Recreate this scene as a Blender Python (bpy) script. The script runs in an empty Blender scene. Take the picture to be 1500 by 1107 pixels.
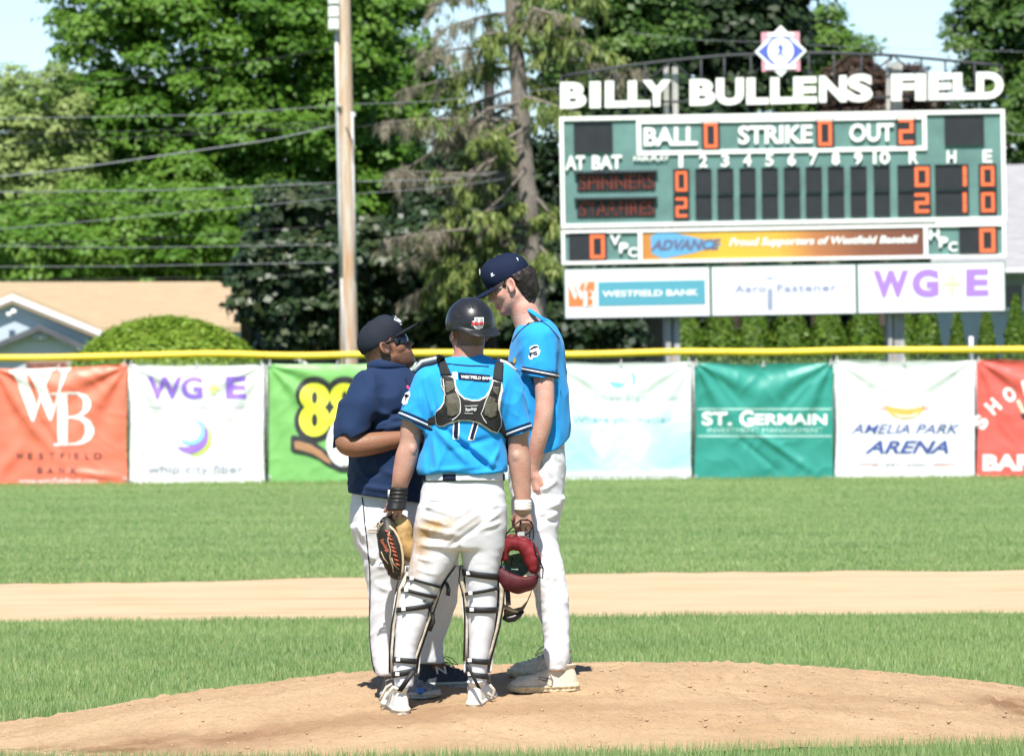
import bpy, bmesh, math, random
import numpy as np
from mathutils import Vector, Matrix
from mathutils import geometry as mgeo

S = bpy.context.scene
COL = S.collection
# ---------------------------------------------------------------- camera
FPX = 10560.0            # focal length in pixels of the 1500 px wide photograph
CAM = np.array([0.0, 0.0, 1.5])
PITCH = math.atan((590.0 - 553.5) / FPX)
ROLL = math.radians(0.46)
_f = np.array([0, math.cos(PITCH), math.sin(PITCH)])
_u0 = np.array([0, -math.sin(PITCH), math.cos(PITCH)])
_r0 = np.array([1.0, 0, 0])
_u = _u0 * math.cos(ROLL) + _r0 * math.sin(ROLL)
_r = _r0 * math.cos(ROLL) - _u0 * math.sin(ROLL)

def W(px, py, Y):
    """world point that stands at distance Y along a sight line of the photograph"""
    d = _f * FPX + _r * (px - 750.0) - _u * (py - 553.5)
    return CAM + d * (Y / d[1])

cd = bpy.data.cameras.new('camera')
cam = bpy.data.objects.new('camera', cd); COL.objects.link(cam)
cd.sensor_width = 36.0; cd.lens = 36.0 * FPX / 1500.0
cd.clip_start = 1.0; cd.clip_end = 3000.0
m = Matrix.Identity(4)
for i in range(3):
    m[i][0] = _r[i]; m[i][1] = _u[i]; m[i][2] = -_f[i]; m[i][3] = CAM[i]
cam.matrix_world = m
cd.dof.use_dof = True; cd.dof.focus_distance = 31.7; cd.dof.aperture_fstop = 11.0
cd.dof.aperture_blades = 9
S.camera = cam
# ---------------------------------------------------------------- sky, sun, exposure
SUN_EL = math.radians(57.0)
SUN_AZ = math.radians(-7.0)      # angle from straight behind the camera; negative = from its left
sun_dir = Vector((math.sin(SUN_AZ) * math.cos(SUN_EL), -math.cos(SUN_AZ) * math.cos(SUN_EL), math.sin(SUN_EL)))
wd = bpy.data.worlds.new('World'); S.world = wd; wd.use_nodes = True
nt = wd.node_tree; bg = nt.nodes['Background']
sk = nt.nodes.new('ShaderNodeTexSky'); sk.sky_type = 'NISHITA'; sk.sun_disc = False
sk.sun_elevation = SUN_EL
sk.sun_rotation = math.atan2(sun_dir.x, sun_dir.y)
sk.altitude = 2500; sk.air_density = 1.0; sk.dust_density = 0.15; sk.ozone_density = 3.0
nt.links.new(sk.outputs[0], bg.inputs[0]); bg.inputs[1].default_value = 0.092
sd = bpy.data.lights.new('sun', 'SUN'); sun = bpy.data.objects.new('sun', sd); COL.objects.link(sun)
sd.energy = 5.0; sd.angle = math.radians(0.53); sd.color = (1.0, 0.955, 0.88)
sun.rotation_euler = sun_dir.to_track_quat('Z', 'Y').to_euler()
sun.location = (0, 0, 60)
S.view_settings.view_transform = 'Standard'; S.view_settings.look = 'None'
S.view_settings.gamma = 1.0; S.view_settings.use_curve_mapping = False
S.view_settings.exposure = 0.78
S.render.engine = 'CYCLES'
S.cycles.max_bounces = 6; S.cycles.diffuse_bounces = 3; S.cycles.glossy_bounces = 2
S.cycles.transmission_bounces = 3; S.cycles.transparent_max_bounces = 6
S.cycles.caustics_reflective = False; S.cycles.caustics_refractive = False

# ---------------------------------------------------------------- materials
MATS = {}
def mat(name, col, rough=0.6, noise=0.0, nscale=8.0, bump=0.0, bscale=60.0, bdist=0.01, spec=0.4, metal=0.0,
        col2=None, sheen=0.0, trans=0.0, emit=None, coat=0.0, stretch=None, sss=0.0):
    if name in MATS: return MATS[name]
    M = bpy.data.materials.new(name); M.use_nodes = True; MATS[name] = M
    n = M.node_tree.nodes; L = M.node_tree.links
    b = n['Principled BSDF']
    b.inputs['Base Color'].default_value = (*col, 1); b.inputs['Roughness'].default_value = rough
    b.inputs['Specular IOR Level'].default_value = spec; b.inputs['Metallic'].default_value = metal
    if sheen: b.inputs['Sheen Weight'].default_value = sheen
    if coat: b.inputs['Coat Weight'].default_value = coat
    if sss:
        b.inputs['Subsurface Weight'].default_value = sss
        b.inputs['Subsurface Radius'].default_value = (0.012, 0.005, 0.003)
        b.inputs['Subsurface Scale'].default_value = 0.6
    tc = n.new('ShaderNodeTexCoord'); src = tc.outputs['Object']
    if stretch:
        mp = n.new('ShaderNodeMapping'); mp.inputs['Scale'].default_value = stretch
        L.new(src, mp.inputs[0]); src = mp.outputs[0]
    if noise or col2:
        t = n.new('ShaderNodeTexNoise'); t.inputs['Scale'].default_value = nscale; t.inputs['Detail'].default_value = 5
        t.inputs['Roughness'].default_value = 0.65
        L.new(src, t.inputs['Vector'])
        r = n.new('ShaderNodeValToRGB'); c2 = col2 or tuple(max(0, c * (1 - noise)) for c in col)
        c1 = col if col2 else tuple(min(1, c * (1 + noise * 0.6)) for c in col)
        r.color_ramp.elements[0].color = (*c2, 1); r.color_ramp.elements[0].position = 0.33
        r.color_ramp.elements[1].color = (*c1, 1); r.color_ramp.elements[1].position = 0.67
        L.new(t.outputs['Fac'], r.inputs[0]); L.new(r.outputs[0], b.inputs['Base Color'])
    if bump:
        t2 = n.new('ShaderNodeTexNoise'); t2.inputs['Scale'].default_value = bscale; t2.inputs['Detail'].default_value = 4
        L.new(src, t2.inputs['Vector'])
        bp = n.new('ShaderNodeBump'); bp.inputs['Strength'].default_value = bump; bp.inputs['Distance'].default_value = bdist
        L.new(t2.outputs['Fac'], bp.inputs['Height']); L.new(bp.outputs[0], b.inputs['Normal'])
    if emit:
        b.inputs['Emission Color'].default_value = (*emit[0], 1); b.inputs['Emission Strength'].default_value = emit[1]
    if trans:
        tr = n.new('ShaderNodeBsdfTranslucent'); mx = n.new('ShaderNodeMixShader'); mx.inputs[0].default_value = trans
        if noise or col2: L.new(r.outputs[0], tr.inputs[0])
        else: tr.inputs[0].default_value = (*col, 1)
        L.new(b.outputs[0], mx.inputs[1]); L.new(tr.outputs[0], mx.inputs[2])
        L.new(mx.outputs[0], n['Material Output'].inputs[0])
    return M

# ---------------------------------------------------------------- object helpers
def tag(o, label=None, cat=None, group=None, kind=None):
    if label: o['label'] = label
    if cat: o['category'] = cat
    if group: o['group'] = group
    if kind: o['kind'] = kind
    return o

def empty(name, loc, label=None, cat=None, group=None):
    o = bpy.data.objects.new(name, None); COL.objects.link(o); o.location = Vector([float(c) for c in loc])
    o.empty_display_size = 0.2
    return tag(o, label, cat, group)

def origin_of(p):
    v = Vector((0, 0, 0))
    while p is not None:
        v = v + p.location; p = p.parent
    return np.array(v)

def mesh_np(name, V, F, material=None, parent=None, smooth=True, origin=None):
    """V world coordinates (N,3); F list/array of faces. Parts get coordinates relative to their thing."""
    V = np.asarray(V, dtype=np.float64).reshape(-1, 3)
    me = bpy.data.meshes.new(name)
    if parent is not None: off = origin_of(parent)
    elif origin is not None: off = np.asarray(origin, float)
    else: off = np.zeros(3)
    if isinstance(F, np.ndarray):
        k = F.shape[1]; nf = len(F)
        me.vertices.add(len(V)); me.vertices.foreach_set('co', (V - off).astype(np.float32).ravel())
        me.loops.add(nf * k); me.loops.foreach_set('vertex_index', F.astype(np.int32).ravel())
        me.polygons.add(nf); me.polygons.foreach_set('loop_start', np.arange(0, nf * k, k, dtype=np.int32))
        me.update(calc_edges=True)
    else:
        me.from_pydata((V - off).tolist(), [], F); me.update()
    if smooth: me.polygons.foreach_set('use_smooth', np.ones(len(me.polygons), dtype=bool))
    if material is not None: me.materials.append(material)
    o = bpy.data.objects.new(name, me); COL.objects.link(o)
    if parent is not None: o.parent = parent
    elif origin is not None: o.location = Vector([float(c) for c in origin])
    return o

class MB:
    """collects boxes, tubes, polygons; build() links them as ONE mesh"""
    def __init__(s): s.v = []; s.f = []
    def add(s, V, F):
        n = len(s.v); s.v += [tuple(map(float, p)) for p in V]; s.f += [tuple(i + n for i in f) for f in F]; return s
    def box(s, c, size, R=None):
        c = np.array(c, float); h = np.array(size, float) / 2
        V = np.array([[x, y, z] for x in (-1, 1) for y in (-1, 1) for z in (-1, 1)], float) * h
        if R is not None: V = V @ np.array(R).T
        return s.add(V + c, [(0, 1, 3, 2), (4, 6, 7, 5), (0, 4, 5, 1), (2, 3, 7, 6), (0, 2, 6, 4), (1, 5, 7, 3)])
    def bbox(s, lo, hi):
        lo = np.array(lo, float); hi = np.array(hi, float); return s.box((lo + hi) / 2, hi - lo)
    def tube(s, pts, r, n=8, caps=True):
        pts = [np.array(p, float) for p in pts]; m = len(pts)
        rs = [r] * m if np.isscalar(r) else list(r)
        V = []; up = np.array([0, 0, 1.0]); prev = None
        for i, p in enumerate(pts):
            t = pts[min(i + 1, m - 1)] - pts[max(i - 1, 0)]; t /= (np.linalg.norm(t) + 1e-9)
            if prev is None:
                a = np.cross(t, up)
                if np.linalg.norm(a) < 0.1: a = np.cross(t, [1.0, 0, 0])
            else: a = prev - t * np.dot(prev, t)
            a /= (np.linalg.norm(a) + 1e-9); prev = a; b = np.cross(t, a)
            for k in range(n):
                an = 2 * math.pi * k / n
                V.append(p + rs[i] * (math.cos(an) * a + math.sin(an) * b))
        F = []
        for i in range(m - 1):
            for k in range(n):
                F.append((i * n + k, i * n + (k + 1) % n, (i + 1) * n + (k + 1) % n, (i + 1) * n + k))
        if caps: F.append(tuple(range(n))[::-1]); F.append(tuple((m - 1) * n + k for k in range(n)))
        return s.add(V, F)
    def strip(s, A, B):
        n = len(A); return s.add(list(A) + list(B), [(i, i + 1, n + i + 1, n + i) for i in range(n - 1)])
    def build(s, name, material=None, parent=None, smooth=False, origin=None):
        return mesh_np(name, s.v, s.f, material, parent, smooth, origin)

def copy_tree(o, parent=None):
    c = o.copy(); COL.objects.link(c); c.parent = parent
    for ch in list(o.children): copy_tree(ch, c)
    return c

# ---------------------------------------------------------------- lettering
def text_tris(txt, height=1.0, offset=0.0, shear=0.0, spacing=1.0):
    """flat lettering as (verts (N,2), tris); baseline at 0, scaled so that a capital is `height` tall; also the width"""
    cu = bpy.data.curves.new('lettering', 'FONT'); cu.body = txt; cu.offset = offset; cu.shear = shear
    cu.space_character = spacing; cu.resolution_u = 4; cu.fill_mode = 'BOTH'
    o = bpy.data.objects.new('lettering', cu)
    me = bpy.data.meshes.new_from_object(o)
    me.calc_loop_triangles()
    V = np.array([v.co[:2] for v in me.vertices]); T = np.array([t.vertices[:] for t in me.loop_triangles])
    bpy.data.objects.remove(o); bpy.data.meshes.remove(me); bpy.data.curves.remove(cu)
    V[:, 0] -= V[:, 0].min()
    sc = height / (0.69 + 2 * offset)
    V[:, 1] += offset
    return V * sc, T, V[:, 0].max() * sc

def fit_text(txt, x0, x1, y0, y1, **kw):
    """lettering stretched to the box x0..x1, y0 (baseline)..y1"""
    V, T, w = text_tris(txt, 1.0, **kw)
    lo = V.min(0); hi = V.max(0); U = (V - lo) / (hi - lo)
    return np.stack([x0 + U[:, 0] * (x1 - x0), y0 + U[:, 1] * (y1 - y0)], 1), T

def densify(V2, T, step):
    bm = bmesh.new(); vs = [bm.verts.new((p[0], 0, p[1])) for p in V2]
    for t in T:
        if len(set(t)) == len(t):
            try: bm.faces.new([vs[i] for i in t])
            except ValueError: pass
    lo = np.min(V2, 0); hi = np.max(V2, 0)
    for ax, nrm in ((0, (1, 0, 0)), (1, (0, 0, 1))):
        k = int((hi[ax] - lo[ax]) / step)
        for j in range(1, k + 1):
            c = lo[ax] + j * step
            co = (c, 0, 0) if ax == 0 else (0, 0, c)
            bmesh.ops.bisect_plane(bm, geom=bm.verts[:] + bm.edges[:] + bm.faces[:], plane_co=co, plane_no=nrm, dist=1e-6)
    bmesh.ops.triangulate(bm, faces=bm.faces[:])
    bm.verts.index_update()
    V = np.array([(v.co.x, v.co.z) for v in bm.verts]); T = np.array([[v.index for v in f.verts] for f in bm.faces])
    bm.free(); return V, T

def poly_tris(poly):
    t = mgeo.tessellate_polygon([[Vector((p[0], p[1], 0)) for p in poly]])
    return np.array(poly, float), np.array([list(x) for x in t])

def merge2(parts):
    V = []; T = []; n = 0
    for v, t in parts:
        V.append(v); T.append(np.asarray(t) + n); n += len(v)
    return np.concatenate(V), np.concatenate(T)

def extrude_tris(V3, T, nrm, th):
    """closed solid from a triangulated sheet: front at V3, back th behind it along -nrm"""
    V3 = np.asarray(V3, float); n = len(V3)
    N = np.broadcast_to(np.asarray(nrm, float), V3.shape)
    e = {}
    for t in T:
        for a, b in ((t[0], t[1]), (t[1], t[2]), (t[2], t[0])):
            e[(int(a), int(b))] = 1
    side = [(a, b) for (a, b) in e if (b, a) not in e]
    F = [tuple(map(int, t)) for t in T] + [(int(t[2]) + n, int(t[1]) + n, int(t[0]) + n) for t in T]
    F += [(b, a, a + n, b + n) for a, b in side]
    return np.concatenate([V3, V3 - N * th]), F

# ---------------------------------------------------------------- signed-distance modelling
def smin(a, b, k):
    if k <= 0: return np.minimum(a, b)
    h = np.clip(0.5 + 0.5 * (b - a) / k, 0, 1)
    return b * (1 - h) + a * h - k * h * (1 - h)
def smax(a, b, k): return -smin(-a, -b, k)

def cap(P, a, b, ra, rb):
    a = np.asarray(a, float); b = np.asarray(b, float); ba = b - a; d = P - a
    t = np.clip(d @ ba / (ba @ ba + 1e-12), 0, 1)
    return np.linalg.norm(d - t[:, None] * ba, axis=1) - (ra + (rb - ra) * t)

def chain(P, pts, rs, k=0.01):
    k = min(k, 0.008)
    d = cap(P, pts[0], pts[1], rs[0], rs[1])
    for i in range(1, len(pts) - 1): d = smin(d, cap(P, pts[i], pts[i + 1], rs[i], rs[i + 1]), k)
    return d

def near(fn, c, r):
    """evaluate fn only close to its ball (c, r); farther off the ball's own distance will do"""
    c = np.asarray(c, float)
    def g(P):
        d = np.linalg.norm(P - c, axis=1) - r; m_ = d < 0.03; out = d + 0.0
        if m_.any(): out[m_] = fn(P[m_])
        return out
    return g

def limb(pts, rs, n=5, pad=.03):
    """a smooth limb: spline through joints with smoothly varying thickness"""
    A = np.array([[*p, r] for p, r in zip(pts, rs)], float); m = len(A); out = []
    T = np.gradient(A, axis=0)
    for i in range(m - 1):
        for t in np.linspace(0, 1, n, endpoint=False):
            out.append((2*t**3 - 3*t**2 + 1) * A[i] + (t**3 - 2*t**2 + t) * T[i] + (-2*t**3 + 3*t**2) * A[i+1] + (t**3 - t**2) * T[i+1])
    out.append(A[-1]); Q = np.array(out); c = (Q[:, :3].min(0) + Q[:, :3].max(0)) / 2; R_ = np.linalg.norm(Q[:, :3] - c, axis=1).max() + Q[:, 3].max()
    def f(P):
        d = None
        for i in range(len(Q) - 1):
            e = cap(P, Q[i, :3], Q[i+1, :3], Q[i, 3], Q[i+1, 3]); d = e if d is None else np.minimum(d, e)
        return d
    return near(f, c, R_)

def ell(P, c, r, R=None):
    q = P - np.asarray(c, float)
    if R is not None: q = q @ R      # R columns = local axes
    r = np.asarray(r, float)
    k0 = np.linalg.norm(q / r, axis=1); k1 = np.linalg.norm(q / (r * r), axis=1) + 1e-9
    return k0 * (k0 - 1) / k1

def _smooth_nodes(N):
    N = np.array(N, float); N = N[np.argsort(N[:, 2])]
    z = N[:, 2]; zz = np.linspace(z[0], z[-1], 90); out = [None] * 5
    for c in (0, 1, 3, 4):
        y = N[:, c]; s = np.gradient(y, z)
        i = np.clip(np.searchsorted(z, zz) - 1, 0, len(z) - 2); h = z[i + 1] - z[i]; t = (zz - z[i]) / h
        out[c] = ((2 * t**3 - 3 * t**2 + 1) * y[i] + (t**3 - 2 * t**2 + t) * h * s[i] + (-2 * t**3 + 3 * t**2) * y[i + 1] + (t**3 - t**2) * h * s[i + 1])
    return zz, out

class Loft:
    """upright body whose level sections are (super)ellipses: nodes (cx, cy, z, rx, ry)"""
    def __init__(s, nodes, p=2.3, round_=0.012):
        s.z, s.o = _smooth_nodes(nodes); s.p = p; s.rd = round_
    def __call__(s, P):
        z = P[:, 2]; f = lambda c: np.interp(z, s.z, s.o[c])
        cx, cy, rx, ry = f(0), f(1), np.maximum(f(3), 0.004), np.maximum(f(4), 0.004)
        x = np.abs(P[:, 0] - cx); y = np.abs(P[:, 1] - cy)
        u = x / rx; v = y / ry
        k0 = (u**s.p + v**s.p)**(1 / s.p) + 1e-9
        g = np.sqrt((u**(s.p - 1) / rx)**2 + (v**(s.p - 1) / ry)**2) / k0**(s.p - 1) + 1e-9
        d = (k0 - 1) / g
        d = np.where(k0 < 0.5, np.maximum(d, -np.minimum(rx, ry)), d)
        return smax(d, np.maximum(z - s.z[-1], s.z[0] - z), s.rd)

def wav(P, seed, k, dirw=(1, 1, 1), n=5, warp=0.5):
    rng = np.random.RandomState(seed); Q = P * np.array(dirw, float) * k
    ph = rng.rand(6) * 6.28
    Q = Q + warp * np.sin(Q[:, [1, 2, 0]] * 0.9 + ph[:3]) + warp * 0.6 * np.sin(Q[:, [2, 0, 1]] * 1.7 + ph[3:])
    s = np.zeros(len(P)); tot = 0
    for i in range(n):
        v = rng.randn(3); v /= np.linalg.norm(v); a = 1.0 / (1 + 0.35 * i)
        s += a * np.sin(Q @ v * (1 + 0.55 * i) + rng.rand() * 6.28); tot += a * 0.7
    return s / tot

def crumple(P, seed, k, dirw=(1, 1, 1), warp=0.6):
    """soft ridges with sharper valleys, about -1..1"""
    w = np.abs(wav(P, seed, k, dirw, 4, warp)); return 1 - 2 * np.clip(w, 0, 1)**0.75

def creases(P, lst):
    """ridges (amp>0) or valleys (amp<0) along segments given as world a, b, width, amp"""
    s = np.zeros(len(P))
    for a, b, w, amp in lst:
        a = np.asarray(a, float); b = np.asarray(b, float); ba = b - a
        g_ = 3 * w; I = np.flatnonzero((P[:, 0] > min(a[0], b[0]) - g_) & (P[:, 0] < max(a[0], b[0]) + g_) & (P[:, 2] > min(a[2], b[2]) - g_) & (P[:, 2] < max(a[2], b[2]) + g_))
        if len(I) == 0: continue
        d = P[I] - a
        t = np.clip(d @ ba / (ba @ ba), 0, 1)
        q = d - t[:, None] * ba; dist2 = q[:, 0]**2 + q[:, 2]**2 + 0.12 * q[:, 1]**2
        fade = np.sin(np.pi * np.clip(0.12 + 0.76 * t, 0, 1))
        s[I] += amp * fade * np.exp(-dist2 / (w * w))
    return s

def sdf_grid(fn, lo, hi, h, margin=0.0):
    lo = np.array(lo, float); hi = np.array(hi, float); st = 4
    n = np.ceil((hi - lo) / h).astype(int); n = ((n + st - 1) // st) * st + 1
    cn = (n - 1) // st + 1
    ax = [lo[i] + np.arange(cn[i]) * h * st for i in range(3)]
    G = np.stack(np.meshgrid(*ax, indexing='ij'), -1).reshape(-1, 3)
    dc = fn(G).reshape(cn)
    D = np.repeat(np.repeat(np.repeat(dc, st, 0), st, 1), st, 2)[:n[0], :n[1], :n[2]].astype(np.float32)
    near = np.abs(dc) < h * st * 1.9 + margin
    # nodes of a coarse point cover [i*st-st/2, i*st+st/2]: mark both neighbours
    M = np.zeros(n, bool)
    ci = np.argwhere(near); 
    full = np.zeros(tuple(cn + 1), bool)
    for dx in (0, 1):
        for dy in (0, 1):
            for dz in (0, 1):
                full[ci[:, 0] + dx, ci[:, 1] + dy, ci[:, 2] + dz] = True
    cell = full[1:, 1:, 1:]            # coarse cells whose low corner is coarse node i
    cell = cell | full[:-1, :-1, :-1]
    M = np.repeat(np.repeat(np.repeat(cell, st, 0), st, 1), st, 2)[:n[0], :n[1], :n[2]]
    I = np.argwhere(M)
    out = np.empty(len(I), np.float32)
    for s in range(0, len(I), 400000):
        out[s:s + 400000] = fn(lo + I[s:s + 400000] * h)
    D[I[:, 0], I[:, 1], I[:, 2]] = out
    return D, lo

def surface_nets(D, lo, h):
    n = np.array(D.shape); S_ = D < 0
    c = np.zeros(n - 1, np.int8)
    for dx in (0, 1):
        for dy in (0, 1):
            for dz in (0, 1):
                c += S_[dx:n[0] - 1 + dx, dy:n[1] - 1 + dy, dz:n[2] - 1 + dz]
    I = np.argwhere((c > 0) & (c < 8)); idx = -np.ones(n - 1, np.int32); idx[I[:, 0], I[:, 1], I[:, 2]] = np.arange(len(I))
    co = np.array([[x, y, z] for x in (0, 1) for y in (0, 1) for z in (0, 1)])
    vals = np.stack([D[I[:, 0] + a[0], I[:, 1] + a[1], I[:, 2] + a[2]] for a in co], 1)
    acc = np.zeros((len(I), 3)); cnt = np.zeros(len(I))
    for i in range(8):
        for j in range(i + 1, 8):
            if np.abs(co[i] - co[j]).sum() == 1:
                va = vals[:, i]; vb = vals[:, j]; mk = (va < 0) != (vb < 0)
                t = np.where(mk, va / np.where(mk, va - vb, 1), 0)
                acc += np.where(mk[:, None], co[i] + t[:, None] * (co[j] - co[i]), 0); cnt += mk
    V = lo + (I + acc / np.maximum(cnt, 1)[:, None]) * h
    Q = []
    for ax in range(3):
        b, c2 = [(1, 2), (2, 0), (0, 1)][ax]
        sl0 = [slice(None)] * 3; sl1 = [slice(None)] * 3
        sl0[ax] = slice(0, n[ax] - 1); sl1[ax] = slice(1, n[ax])
        A = S_[tuple(sl0)]; B = S_[tuple(sl1)]
        E = np.argwhere(A != B); s = A[E[:, 0], E[:, 1], E[:, 2]]
        ok = (E[:, b] > 0) & (E[:, c2] > 0) & (E[:, b] < n[b] - 1) & (E[:, c2] < n[c2] - 1)
        E = E[ok]; s = s[ok]
        ob = np.zeros(3, int); ob[b] = 1; oc = np.zeros(3, int); oc[c2] = 1
        q = np.stack([idx[tuple((E - ob - oc).T)], idx[tuple((E - oc).T)], idx[tuple(E.T)], idx[tuple((E - ob).T)]], 1)
        q[~s] = q[~s][:, ::-1]; Q.append(q)
    Q = np.concatenate(Q); Q = Q[(Q >= 0).all(1)]
    return V, Q

def solid(name, fn, lo, hi, h, material, parent=None, margin=0.0, hidden=None, cell=.03):
    """mesh of the surface fn = 0; where `hidden` (the clothes over it) covers it, vertices are merged to a coarser skin"""
    D, lo2 = sdf_grid(fn, lo, hi, h, margin)
    V, Q = surface_nets(D, lo2, h)
    if hidden is not None:
        m_ = hidden(V) < -.010; key = np.floor((V - lo2) / cell).astype(np.int64); k1 = (key[:, 0] * 4096 + key[:, 1]) * 4096 + key[:, 2]
        k1 = np.where(m_, k1, -1 - np.arange(len(V))); u, inv = np.unique(k1, return_inverse=True); n = len(u); Vn = np.zeros((n, 3)); cnt = np.bincount(inv, minlength=n)
        for a in range(3): Vn[:, a] = np.bincount(inv, V[:, a], minlength=n) / cnt
        Q = inv[Q]; T = np.concatenate([Q[:, [0, 1, 2]], Q[:, [0, 2, 3]]]); T = T[(T[:, 0] != T[:, 1]) & (T[:, 1] != T[:, 2]) & (T[:, 2] != T[:, 0])]
        T = T[np.unique(np.sort(T, 1), axis=0, return_index=True)[1]]; V, Q = Vn, T
    o = mesh_np(name, V, Q, material, parent)
    return o, V

def vcol(o, name, vals):
    a = o.data.attributes.new(name, 'FLOAT', 'POINT'); a.data.foreach_set('value', np.asarray(vals, np.float32))

def march(fn, O, Dr, maxd=0.8, it=40, eps=0.0006):
    """sphere-trace rays O + t*Dr onto fn; returns points and hit mask"""
    t = np.zeros(len(O)); d = None
    for _ in range(it):
        d = fn(O + t[:, None] * Dr); t = np.clip(t + d * 0.8, 0, maxd)
    return O + t[:, None] * Dr, np.abs(d) < 0.006

def grad(fn, P, e=0.003):
    g = np.stack([fn(P + np.eye(3)[i] * e) - fn(P - np.eye(3)[i] * e) for i in range(3)], 1)
    return g / (np.linalg.norm(g, axis=1, keepdims=True) + 1e-9)

def decal(name, V2, T, fn, Yc, material, parent, off=0.002, th=0.0, back=0.35, step=6.0, smooth=True, nsm=0):
    """flat print or a plate given in photograph pixels, laid on the surface fn along the view, off above it"""
    V2, T = densify(np.asarray(V2, float), T, step)
    far = np.array([W(p[0], p[1], Yc) for p in V2]); Dr = far - CAM; Dr /= np.linalg.norm(Dr, axis=1, keepdims=True)
    O = far - Dr * back
    P, hit = march(fn, O, Dr, back + 0.3)
    if not hit.all():
        y = np.median(P[hit, 1]) if hit.any() else Yc
        P[~hit] = (O + Dr * ((y - O[:, 1:2]) / Dr[:, 1:2]))[~hit]
    N = grad(fn, P, 0.006)
    P = P + N * off
    # face orientation toward the viewer
    a = P[T[:, 1]] - P[T[:, 0]]; b = P[T[:, 2]] - P[T[:, 0]]
    if (np.cross(a, b)[:, 1].sum()) > 0: T = T[:, ::-1]
    if th > 0: V, F = extrude_tris(P, T, N, th + off)
    else: V, F = P, [tuple(map(int, t)) for t in T]
    return mesh_np(name, V, F, material, parent, smooth)

def ring(name, fn, c, axis, width, material, parent, off=0.003, th=0.003, n=48, rmax=0.3, ang=None, up=None, flare=0.0):
    """a strap or stripe hugging surface fn around the axis through c"""
    c = np.asarray(c, float); ax = np.asarray(axis, float); ax /= np.linalg.norm(ax)
    a = np.cross(ax, [0, 1, 0]) if up is None else np.asarray(up, float)
    a -= ax * (a @ ax); a /= np.linalg.norm(a); b = np.cross(ax, a)
    th0, th1 = ang or (0, 2 * math.pi); full = ang is None
    an = np.linspace(th0, th1, n, endpoint=not full)
    dirs = np.cos(an)[:, None] * a + np.sin(an)[:, None] * b
    rows = []
    for w in (-0.5, 0.0, 0.5):
        cc = c + ax * w * width
        # march outward from the axis to the first exit keeps a strap on its own limb
        t = np.full(n, 0.004)
        for _ in range(40):
            d = fn(cc + dirs * t[:, None]); t = np.clip(t - d * 0.8, 0.002, rmax)
        rows.append((cc + dirs * (t + off)[:, None], cc + dirs * (t + off + th)[:, None]))
    V = np.concatenate([rows[0][0], rows[0][1], rows[1][1], rows[2][1], rows[2][0]]); F = []
    m_ = n if full else n - 1
    for r in range(4):
        for i in range(m_):
            j = (i + 1) % n; F.append((r * n + i, r * n + j, (r + 1) * n + j, (r + 1) * n + i))
    return mesh_np(name, V, F, material, parent, True)
MX, MY = float(W(880, 590, 33.2)[0]), 33.2
_mr = np.array([0, .5, .9, 1.3, 1.7, 2.1, 2.45, 2.7, 2.85, 3.2]); _mz = np.array([.282, .278, .262, .230, .182, .12, .06, .018, .0, -.03])
_mrf = np.linspace(0, 3.2, 200); _k = np.exp(-np.linspace(-2, 2, 21)**2); _k /= _k.sum()
_mzf = np.convolve(np.pad(np.interp(_mrf, _mr, _mz), 10, 'edge'), _k, 'valid')
def mound_z(x, y):
    dx = x - MX; r = np.hypot(dx / np.where(dx < 0, 1.05, 1.05), y - MY)
    return np.maximum(np.interp(r, _mrf, _mzf), 0)
def foot_point(px, py):
    """point on the mound where the sight line of a photograph pixel meets it"""
    a, b = 29.0, 36.0
    for _ in range(40):
        m_ = (a + b) / 2; p = W(px, py, m_)
        if p[2] > mound_z(np.array([p[0]]), np.array([p[1]]))[0]: a = m_
        else: b = m_
    return W(px, py, (a + b) / 2)


# ================================================================= ground
RNG = np.random.RandomState(7)
def gpt(px, py):
    """point of the level ground (z = 0) on the sight line of a photograph pixel"""
    d = _f * FPX + _r * (px - 750.0) - _u * (py - 553.5); return CAM + d * (-CAM[2] / d[2])
def curve_at(pts):
    P = np.array([gpt(x, y) for x, y in pts]); 
    x = np.concatenate([[P[0, 0] - 30], P[:, 0], [P[-1, 0] + 30]]); s0 = (P[1, 1] - P[0, 1]) / (P[1, 0] - P[0, 0]); s1 = (P[-1, 1] - P[-2, 1]) / (P[-1, 0] - P[-2, 0])
    y = np.concatenate([[P[0, 1] - s0 * 12], P[:, 1], [P[-1, 1] + s1 * 12]])
    return lambda q: np.interp(q, x, y)
dirt_front = curve_at([(0, 913), (300, 909), (540, 906), (850, 905), (1100, 902), (1300, 900.5), (1500, 899)])
dirt_back = curve_at([(0, 856), (300, 851), (540, 846), (850, 839.5), (1100, 837), (1300, 836), (1500, 834.5)])

def add_attr(o, n, v): vcol(o, n, v)

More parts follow.
